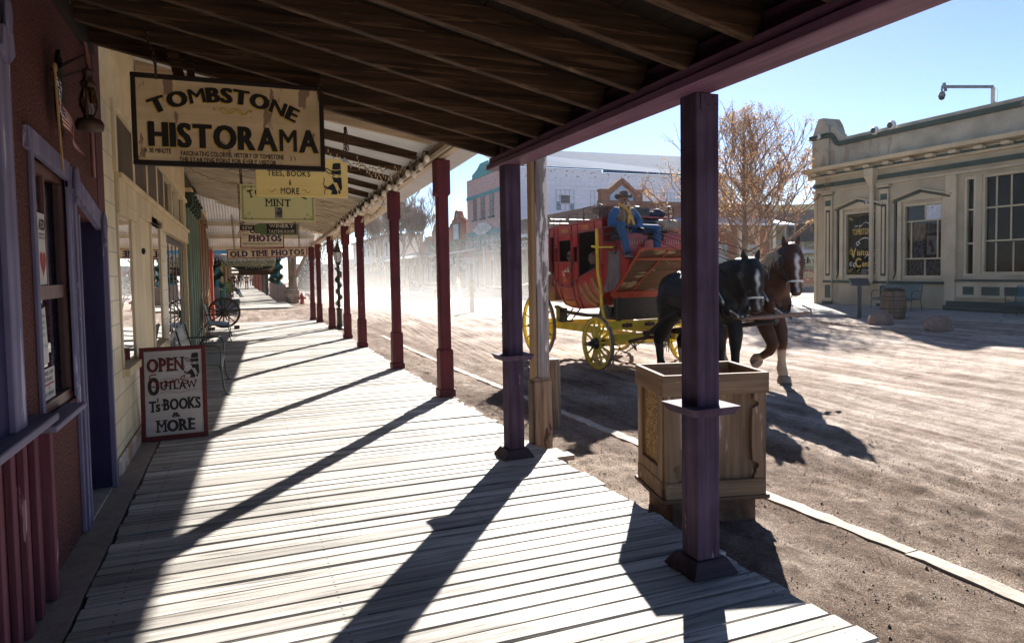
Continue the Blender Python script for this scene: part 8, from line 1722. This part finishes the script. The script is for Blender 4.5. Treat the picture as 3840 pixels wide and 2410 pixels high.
# ============================================================ THE FAR PORCHES ON OUR SIDE
blu = wood('turquoise_post_paint', (.06, .33, .40), (.04, .25, .32), 'z', k=.6); mvb = wood('mauve_grey_box', (.34, .26, .25), (.27, .2, .19), 'z', k=.5); drk = wood('dark_blue_grey_post', (.07, .08, .10), (.04, .05, .06), 'z', k=.5)
fp_ = thing('turquoise_porch', 'far porch with turquoise posts on mauve boxes beyond the side street', 'porch', (0, 34.5, 0))
m = MB(world=fp_); m.add([(-1.6, 34.3, 3.2), (2.9, 34.3, 2.75), (2.9, 52, 2.75), (-1.6, 52, 3.2), (-1.6, 34.3, 3.3), (2.9, 34.3, 2.85), (2.9, 52, 2.85), (-1.6, 52, 3.3)], [(3, 2, 1, 0), (4, 5, 6, 7), (0, 1, 5, 4), (1, 2, 6, 5), (2, 3, 7, 6), (3, 0, 4, 7)]); m.build('roof', surf('porch_roof_turq', (.16, .34, .38), (.2, .16, .12), (2, 12, 2)), fp_)
m = MB(world=fp_); m.box(-1.5, 2.5, 34.3, 34.4, 2.55, 2.78); m.box(2.2, 2.34, 34.3, 52, 2.45, 2.72); m.build('fascia', wood('turq_fascia', (.12, .34, .40), (.1, .28, .34), 'x'), fp_)
r = random.Random(21)
for i, y in enumerate((40.8, 43.3, 45.8, 48.4, 51.0)):
    m = MB(world=fp_); m.box(1.96, 2.12, y - .08, y + .08, .9, 2.5); p = m.build('post', blu, fp_); m = MB(world=fp_); m.box(1.88, 2.36 - .05 * i, y - .25, y + .25, 0, .98); m.box(1.85, 2.40 - .05 * i, y - .28, y + .28, 0, .10); m.build('post_box', mvb, p)
    m = MB(world=fp_); pts = [(2.04 + .12 * cos(q * .45), y + .12 * sin(q * .45), .95 + 1.45 * q / 40) for q in range(41)]; tinsel(m, pts, .12, 1300, .17, r); m.build('garland', ndk, p)
m = MB(world=fp_); m.box(-1.15, -.98, 36.6, 36.8, .9, 2.6); p = m.build('post', blu, fp_); m = MB(world=fp_); m.box(-1.28, -.98, 36.4, 37, 0, 1.0); m.build('post_box', mvb, p); m = MB(world=fp_); pts = [(-1.06 + .15 * cos(q * .4), 36.7 + .15 * sin(q * .4), 1.0 + 1.55 * q / 40) for q in range(41)]; tinsel(m, pts, .14, 1500, .2, r); m.build('garland', ndk, p)
m = MB(world=fp_); m.cur = 0; tinsel(m, [(-1.15 + .25 * cos(q * .6), 36.4 + .1 * sin(q), 2.35 + .22 * sin(q * .6)) for q in range(12)], .12, 700, .16, r); m.build('wreath', ndk, fp_); m = MB(world=fp_)
for q in range(9): m.ell((-1.12 + .26 * cos(q), 36.22, 2.35 + .22 * sin(q)), .05, 6, 4)
m.build('wreath_baubles', hr, fp_)
il = MB()
for k in range(90):
    x = -1.1 + 3.6 * k / 90; z = 2.56; l = r.uniform(.08, .45)
    for q in range(int(l / .04)): il.bar((x + r.uniform(-.02, .02), 34.25, z - q * .04), (x + r.uniform(-.03, .03), 34.25, z - q * .04 - .03), .014, .014)
o = il.build('icicle_lights', surf('icicle_white', (.8, .78, .78), bump=0, grime=0)); tag(o, 'white icicle lights hanging from the turquoise porch edge', 'string lights')
lf = thing('far_shop_row', 'row of shop fronts along the far boardwalk on the left', 'building', (-1.35, 34.2, 0), pi / 2)
sh = [(0, 6, (.30, .20, .13)), (6, 14, (.12, .09, .08)), (14, 22, (.55, .42, .30)), (22, 34, (.24, .14, .09)), (34, 50, (.48, .34, .24)), (50, 84, (.36, .28, .22))]
for i, (a, b_, c) in enumerate(sh): m = MB(); m.box(a, b_ - .02, 0, 5, -.3, 4.4); m.build('shop_wall', surf('far_shop_%d' % i, c, None, (3, 3, 3)), lf)
for i in range(16): m = MB(); y = 1.5 + i * 5; m.box(y, y + 2.2, -.04, -.002, .7, 2.4); m.build('window', surf('far_shop_window', (.22, .26, .3)), lf); 
for i in range(14): m = MB(); y = 4.2 + i * 5.6; m.box(y, y + .25, -.18, -.002, 0, 3.1); m.build('pilaster', (creamz, brown, wood('far_tan', (.5, .38, .26), (.4, .28, .18), 'z'))[i % 3], lf)
f2 = thing('far_porch', 'last porch roofs with mixed weathered and red posts down the boardwalk', 'porch', (0, 52, 0))
m = MB(world=f2); m.box(-1.4, 2.4, 52.1, 64, 2.75, 2.85); m.box(-1.4, 2.2, 64.2, 112, 2.7, 2.8); m.build('roof', surf('far_roof_under', (.30, .24, .19)), f2)
for i, (y, mt, x) in enumerate(((54.5, drk, 1.85), (57, edge, 1.9), (59.5, edge, 1.85), (63, drk, 1.8), (67, orr, 1.7), (71, drk, 1.7), (75.5, orr, 1.65), (80, edge, 1.6), (86, orr, 1.6), (93, edge, 1.6), (102, drk, 1.6))): m = MB(world=f2); m.box(x - .1, x + .1, y - .1, y + .1, 0, 2.75); m.build('post', mt, f2)
# far lamp globe and litter bin, benches, people
gbn = surf('bin_green', (.03, .16, .11), rough=.4, bump=0); tbn = thing('litter_bin', 'green litter bin beside the turquoise garlanded post', 'bin', (-.98, 38.2, 0)); m = MB(); m.lathe((0, 0, 0), [(.22, 0), (.26, .9), (.28, .92), (.28, 1.0), (.2, 1.12), (0, 1.14)], 14); m.build('body', gbn, tbn); m = MB(); m.box(-.12, .12, -.29, -.24, .8, .95); m.build('recycling_mark', surf('mark_white', (.5, .6, .55), bump=0), tbn)
gbm = surf('bench_green_panel', (.16, .24, .11), bump=0); ab = thing('bench', 'green-backed wooden bench with dark arms on the far boardwalk', 'bench', (-.78, 50, 0), pi / 2)
m = MB(); m.M = Matrix.Rotation(-pi / 2, 4, 'Z'); m.box(-.28, .28, -.03, .03, .42, 1.08); m.build('back_panel', gbm, ab); m = MB(); m.M = Matrix.Rotation(-pi / 2, 4, 'Z'); m.box(-.28, .30, .0, 1.4, .38, .43)
for x in (-.28, .28):
    for y in (0, 1.35): m.box(x - .03, x + .03, y - .03, y + .03, 0, .4 if y else 1.05)
m.bar((.30, -.05, .95), (.42, .1, .62), .05, .05); m.bar((-.3, -.05, .95), (-.36, .1, .62), .05, .05); m.build('frame', jw, ab)
m = MB(); m.M = Matrix.Rotation(-pi / 2, 4, 'Z'); text(m, 'OPEN', 0, .86, .09, .32, y=-.034, off=.02); text(m, 'DAILY', 0, .72, .08, .3, y=-.034, off=.02); m.build('lettering', cre, ab)
def walker(lab, x, y, yaw, top, legs, skin=(.38, .22, .15), hair=(.05, .03, .02), sc_=1., hat=None, sit=False, stride=.18, g=None, inner=None):
    t = thing('person', lab, 'person', (x, y, .0), yaw, g); t.scale = (sc_,) * 3; B = Blob()
    if not sit:
        B.sec([(0, 0, .92, .16, .11), (0, 0, 1.05, .15, .11), (0, 0, 1.25, .18, .12), (0, 0, 1.40, .17, .10), (0, 0, 1.47, .07, .06)], top)
        for s_ in (-1, 1):
            f = s_ * stride
            B.limb([(0, s_ * .09, .92, .095), (f * .55 + .03, s_ * .10, .5, .065), (f, s_ * .10, .10, .048)], legs); B.limb([(f - .02, s_ * .10, .05, .045), (f + .13, s_ * .11, .035, .035)], (.02, .02, .02))
            B.limb([(0, s_ * .19, 1.38, .05), (-f * .5, s_ * .25, 1.12, .042), (-f * .5 + .1, s_ * .25, .90, .032)], top); B.limb([(-f * .5 + .1, s_ * .25, .90, .032), (-f * .5 + .13, s_ * .25, .82, .035)], skin)
        hz = 1.47
        if inner: B.sec([(.09, 0, .95, .07, .04), (.10, 0, 1.2, .06, .04), (.09, 0, 1.38, .05, .03)], inner)
    else:
        B.sec([(0, 0, .45, .17, .12), (-.02, 0, .7, .17, .12), (-.03, 0, .92, .17, .1), (0, 0, 1.0, .07, .06)], top)
        for s_ in (-1, 1): B.limb([(0, s_ * .1, .5, .09), (.42, s_ * .12, .52, .07), (.62, s_ * .12, .12, .05)], legs); B.limb([(.62, s_ * .12, .06, .045), (.76, s_ * .12, .05, .035)], (.02, .02, .02)); B.limb([(-.02, s_ * .19, .9, .05), (.06, s_ * .25, .66, .04), (.3, s_ * .15, .62, .035)], top)
        hz = 1.0
    B.limb([(0, 0, hz, .05), (.01, 0, hz + .06, .05)], skin); B.sec([(.02, 0, hz + .05, .05, .05), (.02, 0, hz + .12, .072, .085), (.01, 0, hz + .20, .075, .095), (0, 0, hz + .27, .05, .06)], skin)
    b_ = B.build('body', skinm, t, .022, 2); B = Blob(); B.sec([(-.04, 0, hz + .08, .05, .04), (-.03, 0, hz + .18, .08, .08), (0, 0, hz + .26, .075, .08), (0, 0, hz + .29, .04, .04)], hair); B.build('hair', skinm, b_, .018, 2)
    if hat: m = MB(); m.lathe((0, 0, hz + .22), [(.17, 0), (.17, .012), (.09, .015), (.085, .10), (.0, .11)], 14); m.build('hat', surf('hat_%d' % int(x * 10 + 100), hat), b_, smooth=False)
    return t
walker('man in tan jacket and white shirt walking toward us on the far boardwalk', .60, 75.5, -pi / 2, (.42, .30, .18), (.03, .035, .07), inner=(.75, .72, .7), hat=(.12, .1, .08), sc_=.97)
walker('woman in black top and trousers in the middle of the far boardwalk', -.14, 88, -pi / 2 + .3, (.04, .04, .045), (.03, .03, .035), stride=.05)
walker('dark-coated person standing at the left edge of the far boardwalk', -.66, 76, -pi / 2, (.04, .045, .05), (.04, .045, .06), stride=.05)
walker('small child between the adults on the far boardwalk', -.36, 86, -pi / 2, (.5, .3, .28), (.05, .05, .07), sc_=.66)
walker('person in pale top and dark leggings at right of the far boardwalk', 1.30, 95, -pi / 2, (.62, .55, .56), (.06, .05, .09), hair=(.4, .28, .18))
walker('faint pale figure farthest down the boardwalk', .25, 104, -pi / 2, (.5, .5, .52), (.2, .22, .26))
walker('seated person in straw hat on the green-backed bench', -.55, 51.0, -.5, (.5, .42, .36), (.12, .16, .22), hat=(.5, .36, .2), sit=True, sc_=1.0)
walker('seated person with outstretched legs farther along the left benches', -.80, 58.5, -.4, (.10, .12, .12), (.10, .14, .2), sit=True)
bn = thing('bench', 'plain dark bench under the farther seated person', 'bench', (-.95, 58.5, 0)); m = MB(); m.box(-.25, .22, -.7, .7, .38, .43); m.box(-.3, -.25, -.7, .7, .43, .9)
for y in (-.65, .65): m.box(-.25, -.2, y - .03, y + .03, 0, .4); m.box(.15, .2, y - .03, y + .03, 0, .4)
m.build('seat_and_back', jw, bn)
# road barrier: white posts, rope, sign; flags on the arcade
pwt = surf('barrier_white', (.62, .55, .45), (.5, .43, .35), (10, 10, 3)); rope = surf('rope', (.55, .42, .3), (.4, .3, .2), bump=0)
for i, (x, y, tl_, lab) in enumerate(((9.17, 39.9, 0, 'white wooden barrier post left of the road closed sign'), (12.6, 40.3, -.12, 'leaning white barrier post in front of the flags'), (9.25, 28.0, .02, 'nearest white barrier post in the dusty road'), (16.5, 37.0, 0, 'white barrier post at the right end of the rope'))):
    t = thing('barrier_post', lab, 'barrier post', (x, y, -.2), rot=(0, tl_, 0), group='white rope barrier posts'); m = MB(); m.box(-.08, .08, -.08, .08, -.1, 1.38); m.box(-.06, .06, -.06, .06, 1.38, 1.42); m.build('post', pwt, t, bevel=.01)
def sagr(name, lab, a, b_, sag): m = MB(); m.tube([tuple(Vector(a).lerp(Vector(b_), t) - Vector((0, 0, sag * 4 * t * (1 - t)))) for t in [i / 12 for i in range(13)]], .02, 5); o = m.build(name, rope); tag(o, lab, 'rope')
sagr('barrier_rope', 'rope from the left barrier post to the road closed sign', (9.17, 39.9, 1.1), (11.0, 38, .95), .1); sagr('barrier_rope', 'rope from the sign to the leaning barrier post', (11.6, 38, .95), (12.5, 40.2, 1.05), .12); sagr('barrier_rope', 'rope from the nearest barrier post toward the right', (9.25, 28, 1.1), (16.5, 37, 1.05), .35)
rc = thing('road_sign', 'brown and white ROAD CLOSED board hung on the barrier rope', 'sign', (10.35, 36.5, .38), radians(-14)); m = MB(); m.box(-.48, .48, -.015, .015, -.24, .24); m.build('board', surf('sign_white', (.7, .68, .64), bump=0), rc); m = MB(); m.box(-.44, .44, -.02, -.0155, -.20, .20); m.build('face', surf('sign_rust', (.36, .15, .10), bump=0), rc); m = MB(); text(m, 'ROAD', 0, .03, .13, .55, y=-.022, off=.03, slab=.1); text(m, 'CLOSED', 0, -.16, .13, .78, y=-.022, off=.03, slab=.1); m.build('lettering', surf('sign_white', (.7, .68, .64)), rc)
m = MB(); m.tube([(-.4, 0, .24), (-.5, .8, .62)], .012, 5); m.tube([(.4, 0, .24), (.6, .9, .6)], .012, 5); m.build('hanging_cord', rope, rc)
xb = thing('crossbuck', 'white crossed boards above the left barrier post', 'sign', (8.55, 40.4, -.2)); m = MB(); m.box(-.04, .04, -.03, .03, 0, 1.7); m.bar((-.4, -.04, 1.35), (.4, -.04, 2.0), .03, .16, (0, 1, 0)); m.build('board', pwt, xb); m = MB(); m.bar((-.4, -.08, 2.0), (.4, -.08, 1.35), .03, .16, (0, 1, 0)); m.build('board', pwt, xb)
fg = thing('flag', 'American flag hanging from the arcade of the mission building', 'flag', (18.5, 62, 0)); Pg = lambda u, v: Vector((.05 + .75 * u + .08 * sin(v * 5), .05 * sin(u * 14 + v * 3), 2.95 - 1.6 * v - .45 * u + .15 * v * u)); flagmesh('cloth', fg, lambda u, v: Pg(v, u), 26, 13, usa, vcol); m = MB(); m.tube([(.9, .3, 3.2), (0, -.05, 2.95), (-.4, -.2, 2.6)], .02, 6); m.build('pole', bwh, fg)
fg2 = thing('flag', 'black flag with white round emblem next to the American flag', 'flag', (19.25, 62, 0)); flagmesh('cloth', fg2, lambda u, v: Vector((.05 + .75 * v, .05 * sin(v * 14 + u * 3), 3.1 - 1.7 * u - .4 * v)), 26, 26, lambda u, v: (.7, .7, .7) if .16 < ((u - .5) ** 2 * 2.6 + (v - .5) ** 2) ** .5 < .30 or (abs(u - .5) < .05 and abs(v - .5) < .2) else (.03, .035, .045), vcol); m = MB(); m.tube([(.9, .3, 3.35), (0, -.05, 3.1), (-.4, -.2, 2.75)], .02, 6); m.build('pole', bwh, fg2)
rkm = surf('grey_rocks', (.40, .38, .38), (.25, .24, .24), (3, 3, 3)); r = random.Random(31)
for k in range(16):
    bm = bmesh.new(); bmesh.ops.create_icosphere(bm, subdivisions=2, radius=1); s_ = r.uniform(.3, .6)
    for v in bm.verts: n_ = 1 + .35 * mnoise.noise(v.co * 1.3 + Vector((k * 3, 0, 0))); v.co = Vector((v.co.x * s_ * 1.3 * n_, v.co.y * s_ * n_, v.co.z * s_ * .6 * n_ + s_ * .3))
    me = bpy.data.meshes.new('rock'); bm.to_mesh(me); bm.free(); me.materials.append(rkm); o = bpy.data.objects.new('rock', me); col.objects.link(o); x_ = 13.6 + .42 * k + r.uniform(-.2, .2); o.location = (x_, 62 - .3 * k + r.uniform(-1, 1), -.3); tag(o, 'grey rock in the line of rocks edging the far side of the road', 'rock', 'rocks edging the far side of the road')
dp = thing('market_stand', 'dark clothes stand with barrel on the far pavement', 'stand', (14.6, 82, -.25)); m = MB(); m.box(-1.5, 1.3, -.05, .4, 0, 1.9); m.box(-1.6, 1.4, -.3, .5, 1.95, 2.05); m.build('stand', surf('stand_dark', (.12, .14, .18), (.2, .12, .1), (1.5, 1.5, 1.5), lo=.45, hi=.55), dp); m = MB(); m.lathe((.3, -.7, 0), [(.4, 0), (.48, .5), (.4, 1.0), (0, 1.0)], 14); m.build('display_barrel', jw, dp)

# ============================================================ TREES
bark_g = surf('grey_bark', (.24, .17, .13), (.12, .085, .065), (14, 14, 3), rough=.9, bump=.6); bark_l = surf('pale_bark', (.44, .36, .30), (.30, .24, .20), (10, 10, 3), rough=.9)
def tree(name, lab, x, y, z, h, seed, trunk_h, r0, bark, leaf=None, nleaf=0, levels=5, spread=.62, up=.45, group=None, nb=(3, 4), leafsz=.07, cz=.0, leafmin=0, l0f=.42, twig=.006, leader=False):
    t = thing(name, lab, 'tree', (x, y, z), 0, group); r = random.Random(seed); tm = MB(); cm = MB(); tips = []
    tm.tube([(0, 0, -.3), (0, 0, .05), (.03, .02, trunk_h * .5), (0, 0, trunk_h)], [r0 * 1.35, r0 * 1.15, r0 * .95, r0 * .85], 10)
    def br(p, d, L, rad, lv):
        n = 4; P = [p]; q = p; dd = d
        for i in range(n): dd = (dd + Vector((r.gauss(0, .10), r.gauss(0, .10), r.gauss(0, .07) + .05))).normalized(); q = q + dd * L / n; P.append(q)
        rr = [max(twig, rad * (1 - .5 * i / n)) for i in range(n + 1)]; (tm if lv < 1 else cm).tube(P, rr, 7 if lv < 2 else 4 if lv < 4 else 3)
        if lv >= levels - 2: tips.extend(P[1:])
        if lv >= levels: return
        k = r.choice(nb)
        for i in range(k):
            s_ = P[2 + (i % 3)] if i else P[-1]; az = r.uniform(0, 6.28); a = Vector((cos(az), sin(az), 0)); dn = (dd * (1 - spread * .75) + a * spread * r.uniform(.5, 1) + Vector((0, 0, up * r.uniform(.2, 1)))).normalized()
            br(s_, dn, L * r.uniform(.58, .82), max(twig, rad * (.62 if i else .72)), lv + 1)
    if leader:
        tm.tube([(0, 0, trunk_h), (.05, .04, h * .45), (-.06, .02, h * .7), (.02, .05, h * .98)], [r0 * .85, r0 * .6, r0 * .33, twig], 7)
        for i in range(46):
            f_ = (i / 46) ** 1.05; zz = trunk_h * .95 + (h * .90 - trunk_h) * f_; az = i * 2.4 + r.uniform(-.4, .4); L_ = (.31 * h) * (1 - .74 * f_) * r.uniform(.75, 1.15); u_ = .25 + 1.1 * f_ + r.uniform(-.15, .25); br(Vector((0, 0, zz)), Vector((cos(az), sin(az), u_)).normalized(), L_, r0 * (.34 - .22 * f_), 1)
    n0 = 0 if leader else 5
    for i in range(n0):
        az = 2 * pi * i / n0 + r.uniform(-.3, .3); sp = .55 if i else .08; br(Vector((0, 0, trunk_h * (1 if i < 2 else r.uniform(.72, 1)))), Vector((cos(az) * sp, sin(az) * sp, 1 - .2 * sp)).normalized(), h * l0f * (1.15 if i == 0 else r.uniform(.8, 1.0)), r0 * .55, 0)
    tm.build('trunk', bark, t); cr_ = cm.build('crown', bark, t)
    if leaf:
        m = MB(); zs = [p.z for p in tips]; zx = max(zs)
        for i in range(nleaf):
            p = r.choice(tips)
            if p.z > zx * .78 and r.random() < .7: continue
            c = p + Vector((r.gauss(0, .10), r.gauss(0, .10), r.gauss(0, .09))); d = Vector((r.gauss(0, 1), r.gauss(0, 1), r.gauss(-.6, .8))).normalized(); s_ = d.orthogonal().normalized(); u = leafsz * r.uniform(.6, 1.4)
            m.add([tuple(c), tuple(c + d * u * .5 + s_ * u * .26), tuple(c + d * u), tuple(c + d * u * .5 - s_ * u * .26)], [(0, 1, 2, 3)])
        m.build('leaves', leaf, t)
    return t
lm, t_, b = _nodes('dry_leaves'); N = t_.nodes.new; L = t_.links.new; tc = N('ShaderNodeTexCoord'); n_ = N('ShaderNodeTexNoise'); n_.inputs['Scale'].default_value = 9; L(tc.outputs['Object'], n_.inputs[0]); rr = N('ShaderNodeValToRGB'); rr.color_ramp.elements[0].position = .35; rr.color_ramp.elements[1].position = .65; rr.color_ramp.elements[0].color = (.34, .17, .08, 1); rr.color_ramp.elements[1].color = (.78, .52, .28, 1); L(n_.outputs[0], rr.inputs[0]); L(rr.outputs[0], b.inputs[0]); b.inputs['Roughness'].default_value = .7
tl_ = N('ShaderNodeBsdfTranslucent'); L(rr.outputs[0], tl_.inputs[0]); mxs = N('ShaderNodeMixShader'); mxs.inputs[0].default_value = .5; L(b.outputs[0], mxs.inputs[1]); L(tl_.outputs[0], mxs.inputs[2]); L(mxs.outputs[0], t_.nodes['Material Output'].inputs[0])
tree('ash_tree', 'tree with dry orange-brown leaves behind the horses', 20.4, 23.9, -.05, 8.3, 5, 1.7, .15, surf('ash_bark', (.30, .215, .165), (.16, .11, .085), (14, 14, 3), rough=.9), lm, 22000, levels=4, nb=(2, 3, 3), spread=.62, up=.28, leafsz=.115, leader=True)
tree('bare_tree', 'bare fine-twigged tree right behind the brown-leaved tree', 24.4, 27.5, -.1, 7.0, 11, 2.4, .10, bark_l, None, 0, levels=5, spread=.5, up=.6, group='bare winter trees', l0f=.28)
tree('bare_tree', 'bare tree with pale twigs left of the pair across the road', 15.8, 84, -.3, 8.8, 21, 3.0, .2, bark_l, None, 0, levels=5, spread=.6, up=.5, group='bare winter trees', twig=.022, l0f=.34)
tree('bare_tree', 'bare fan-shaped tree beside the third red post across the road', 18.9, 75, -.3, 8.0, 33, 3.6, .16, bark_l, None, 0, levels=5, spread=.5, up=.6, group='bare winter trees', twig=.022, l0f=.30)
tree('bare_tree', 'bare tree with leaning trunk between the second and third red posts', 16.4, 73, -.3, 8.5, 41, 3.2, .18, bark_l, None, 0, levels=5, spread=.62, up=.5, group='bare winter trees', twig=.022, l0f=.34)
tree('bare_tree', 'small bare tree between the lamp and the far theatre', 9.6, 92, -.3, 8.0, 55, 2.6, .16, bark_l, None, 0, levels=4, spread=.6, up=.5, group='bare winter trees', twig=.03, l0f=.34)
# big forked cottonwood across the side street
ft = thing('forked_tree', 'thick forked trunk tree with yellow-green leaves across the side street', 'tree', (3.2, 47, -.1)); fbk = surf('cottonwood_bark', (.38, .27, .19), (.20, .13, .09), (9, 9, 1.5), rough=.95, bump=1., dist=.05)
m = MB(); m.tube([(0, 0, -.2), (0, 0, .6), (.04, 0, 1.5)], [.42, .31, .29], 14); m.tube([(-.05, 0, 1.3), (-.12, 0, 2.4), (-.2, 0, 3.6), (-.3, .2, 5.5)], [.24, .17, .15, .1], 10); m.tube([(.05, 0, 1.4), (.12, -.1, 2.3), (.15, -.2, 3.4), (.2, -.3, 5.2)], [.2, .13, .12, .08], 10); m.tube([(.15, 0, 1.45), (.5, 0, 2.1), (.95, .1, 3.0), (1.5, .2, 4.6)], [.17, .14, .12, .07], 10); m.build('trunk', fbk, ft, smooth=True)
m = MB(); r = random.Random(17)
for k in range(4200):
    u = r.random(); a = r.uniform(0, 6.28); c = Vector((.3 + 1.9 * cos(a) * r.random() ** .5, 1.9 * sin(a) * r.random() ** .5, 2.95 + 2.6 * r.random())); c.z -= .18 * max(0, sin(c.x * 3)) ; d = Vector((r.gauss(0, 1), r.gauss(0, 1), r.gauss(0, 1))).normalized(); s_ = d.orthogonal().normalized(); q = .11; m.add([tuple(c), tuple(c + d * q * .5 + s_ * q * .3), tuple(c + d * q), tuple(c + d * q * .5 - s_ * q * .3)], [(0, 1, 2, 3)])
m.build('crown', surf('autumn_green', (.34, .32, .07), (.14, .17, .04), (2, 2, 2), bump=0), ft)
for k, (x, y, n_) in enumerate(((2.6, 38.6, 20), (3.5, 38.2, 26))):
    t = thing('bare_bush', ['leafless twiggy bush behind the banded barrel', 'leafless twiggy bush behind the hydrant'][k], 'bush', (x, y, -.1)); m = MB(); r = random.Random(k)
    for i in range(n_): a = r.uniform(0, 6.28); l = r.uniform(.6, 1.2); m.tube([(0, 0, 0), (.1 * cos(a), .1 * sin(a), l * .5), (.3 * cos(a), .3 * sin(a), l * .8), (.42 * cos(a + .4), .42 * sin(a + .4), l)], [.014, .011, .008, .005], 4)
    m.build('stems', bark_l, t)
# drifting road dust and thin haze
def volbox(name, mn, mx, dens, colr, noise_=None, aniso=.5):
    m = MB(); m.box(mn[0], mx[0], mn[1], mx[1], mn[2], mx[2]); mt = bpy.data.materials.new(name); mt.use_nodes = True; t = mt.node_tree; t.nodes.clear(); o_ = t.nodes.new('ShaderNodeOutputMaterial'); v = t.nodes.new('ShaderNodeVolumePrincipled'); v.inputs['Color'].default_value = (*colr, 1); v.inputs['Density'].default_value = dens; v.inputs['Anisotropy'].default_value = aniso; t.links.new(v.outputs[0], o_.inputs['Volume'])
    o = m.build(name, mt); struct(o, 'stuff'); return o

volbox('haze', (-1480, -290, -3), (1480, 2900, 15), .00022, (1, .97, .92), aniso=.3)
def dust(name, mn, mx, dens, sc3):
    o = volbox(name, mn, mx, dens, (1, .97, .93), aniso=.5); t = o.data.materials[0].node_tree; N = t.nodes.new; L = t.links.new; tc = N('ShaderNodeTexCoord'); g = N('ShaderNodeSeparateXYZ'); L(tc.outputs['Generated'], g.inputs[0]); n = N('ShaderNodeTexNoise'); n.inputs['Scale'].default_value = sc3; n.inputs['Detail'].default_value = 3; L(tc.outputs['Object'], n.inputs[0])
    def M(op, a, b=None):
        q = N('ShaderNodeMath'); q.operation = op
        for k, v in enumerate((a, b)):
            if v is None: continue
            if isinstance(v, (int, float)): q.inputs[k].default_value = v
            else: L(v, q.inputs[k])
        return q.outputs[0]
    e = None
    for k in (0, 1):
        x = g.outputs[k]; s_ = M('MULTIPLY', M('MULTIPLY', x, M('SUBTRACT', 1, x)), 4); e = s_ if e is None else M('MULTIPLY', e, s_)
    top = M('POWER', M('SUBTRACT', 1, g.outputs[2]), 1.6); d = M('MULTIPLY', M('MULTIPLY', e, top), M('MAXIMUM', M('MULTIPLY', M('SUBTRACT', n.outputs[0], .36), 3.2), 0)); L(M('MULTIPLY', d, dens), t.nodes['Principled Volume'].inputs['Density'])
dust('road_dust', (2.8, 17, -.35), (12.8, 56, 3.8), .085, .16)
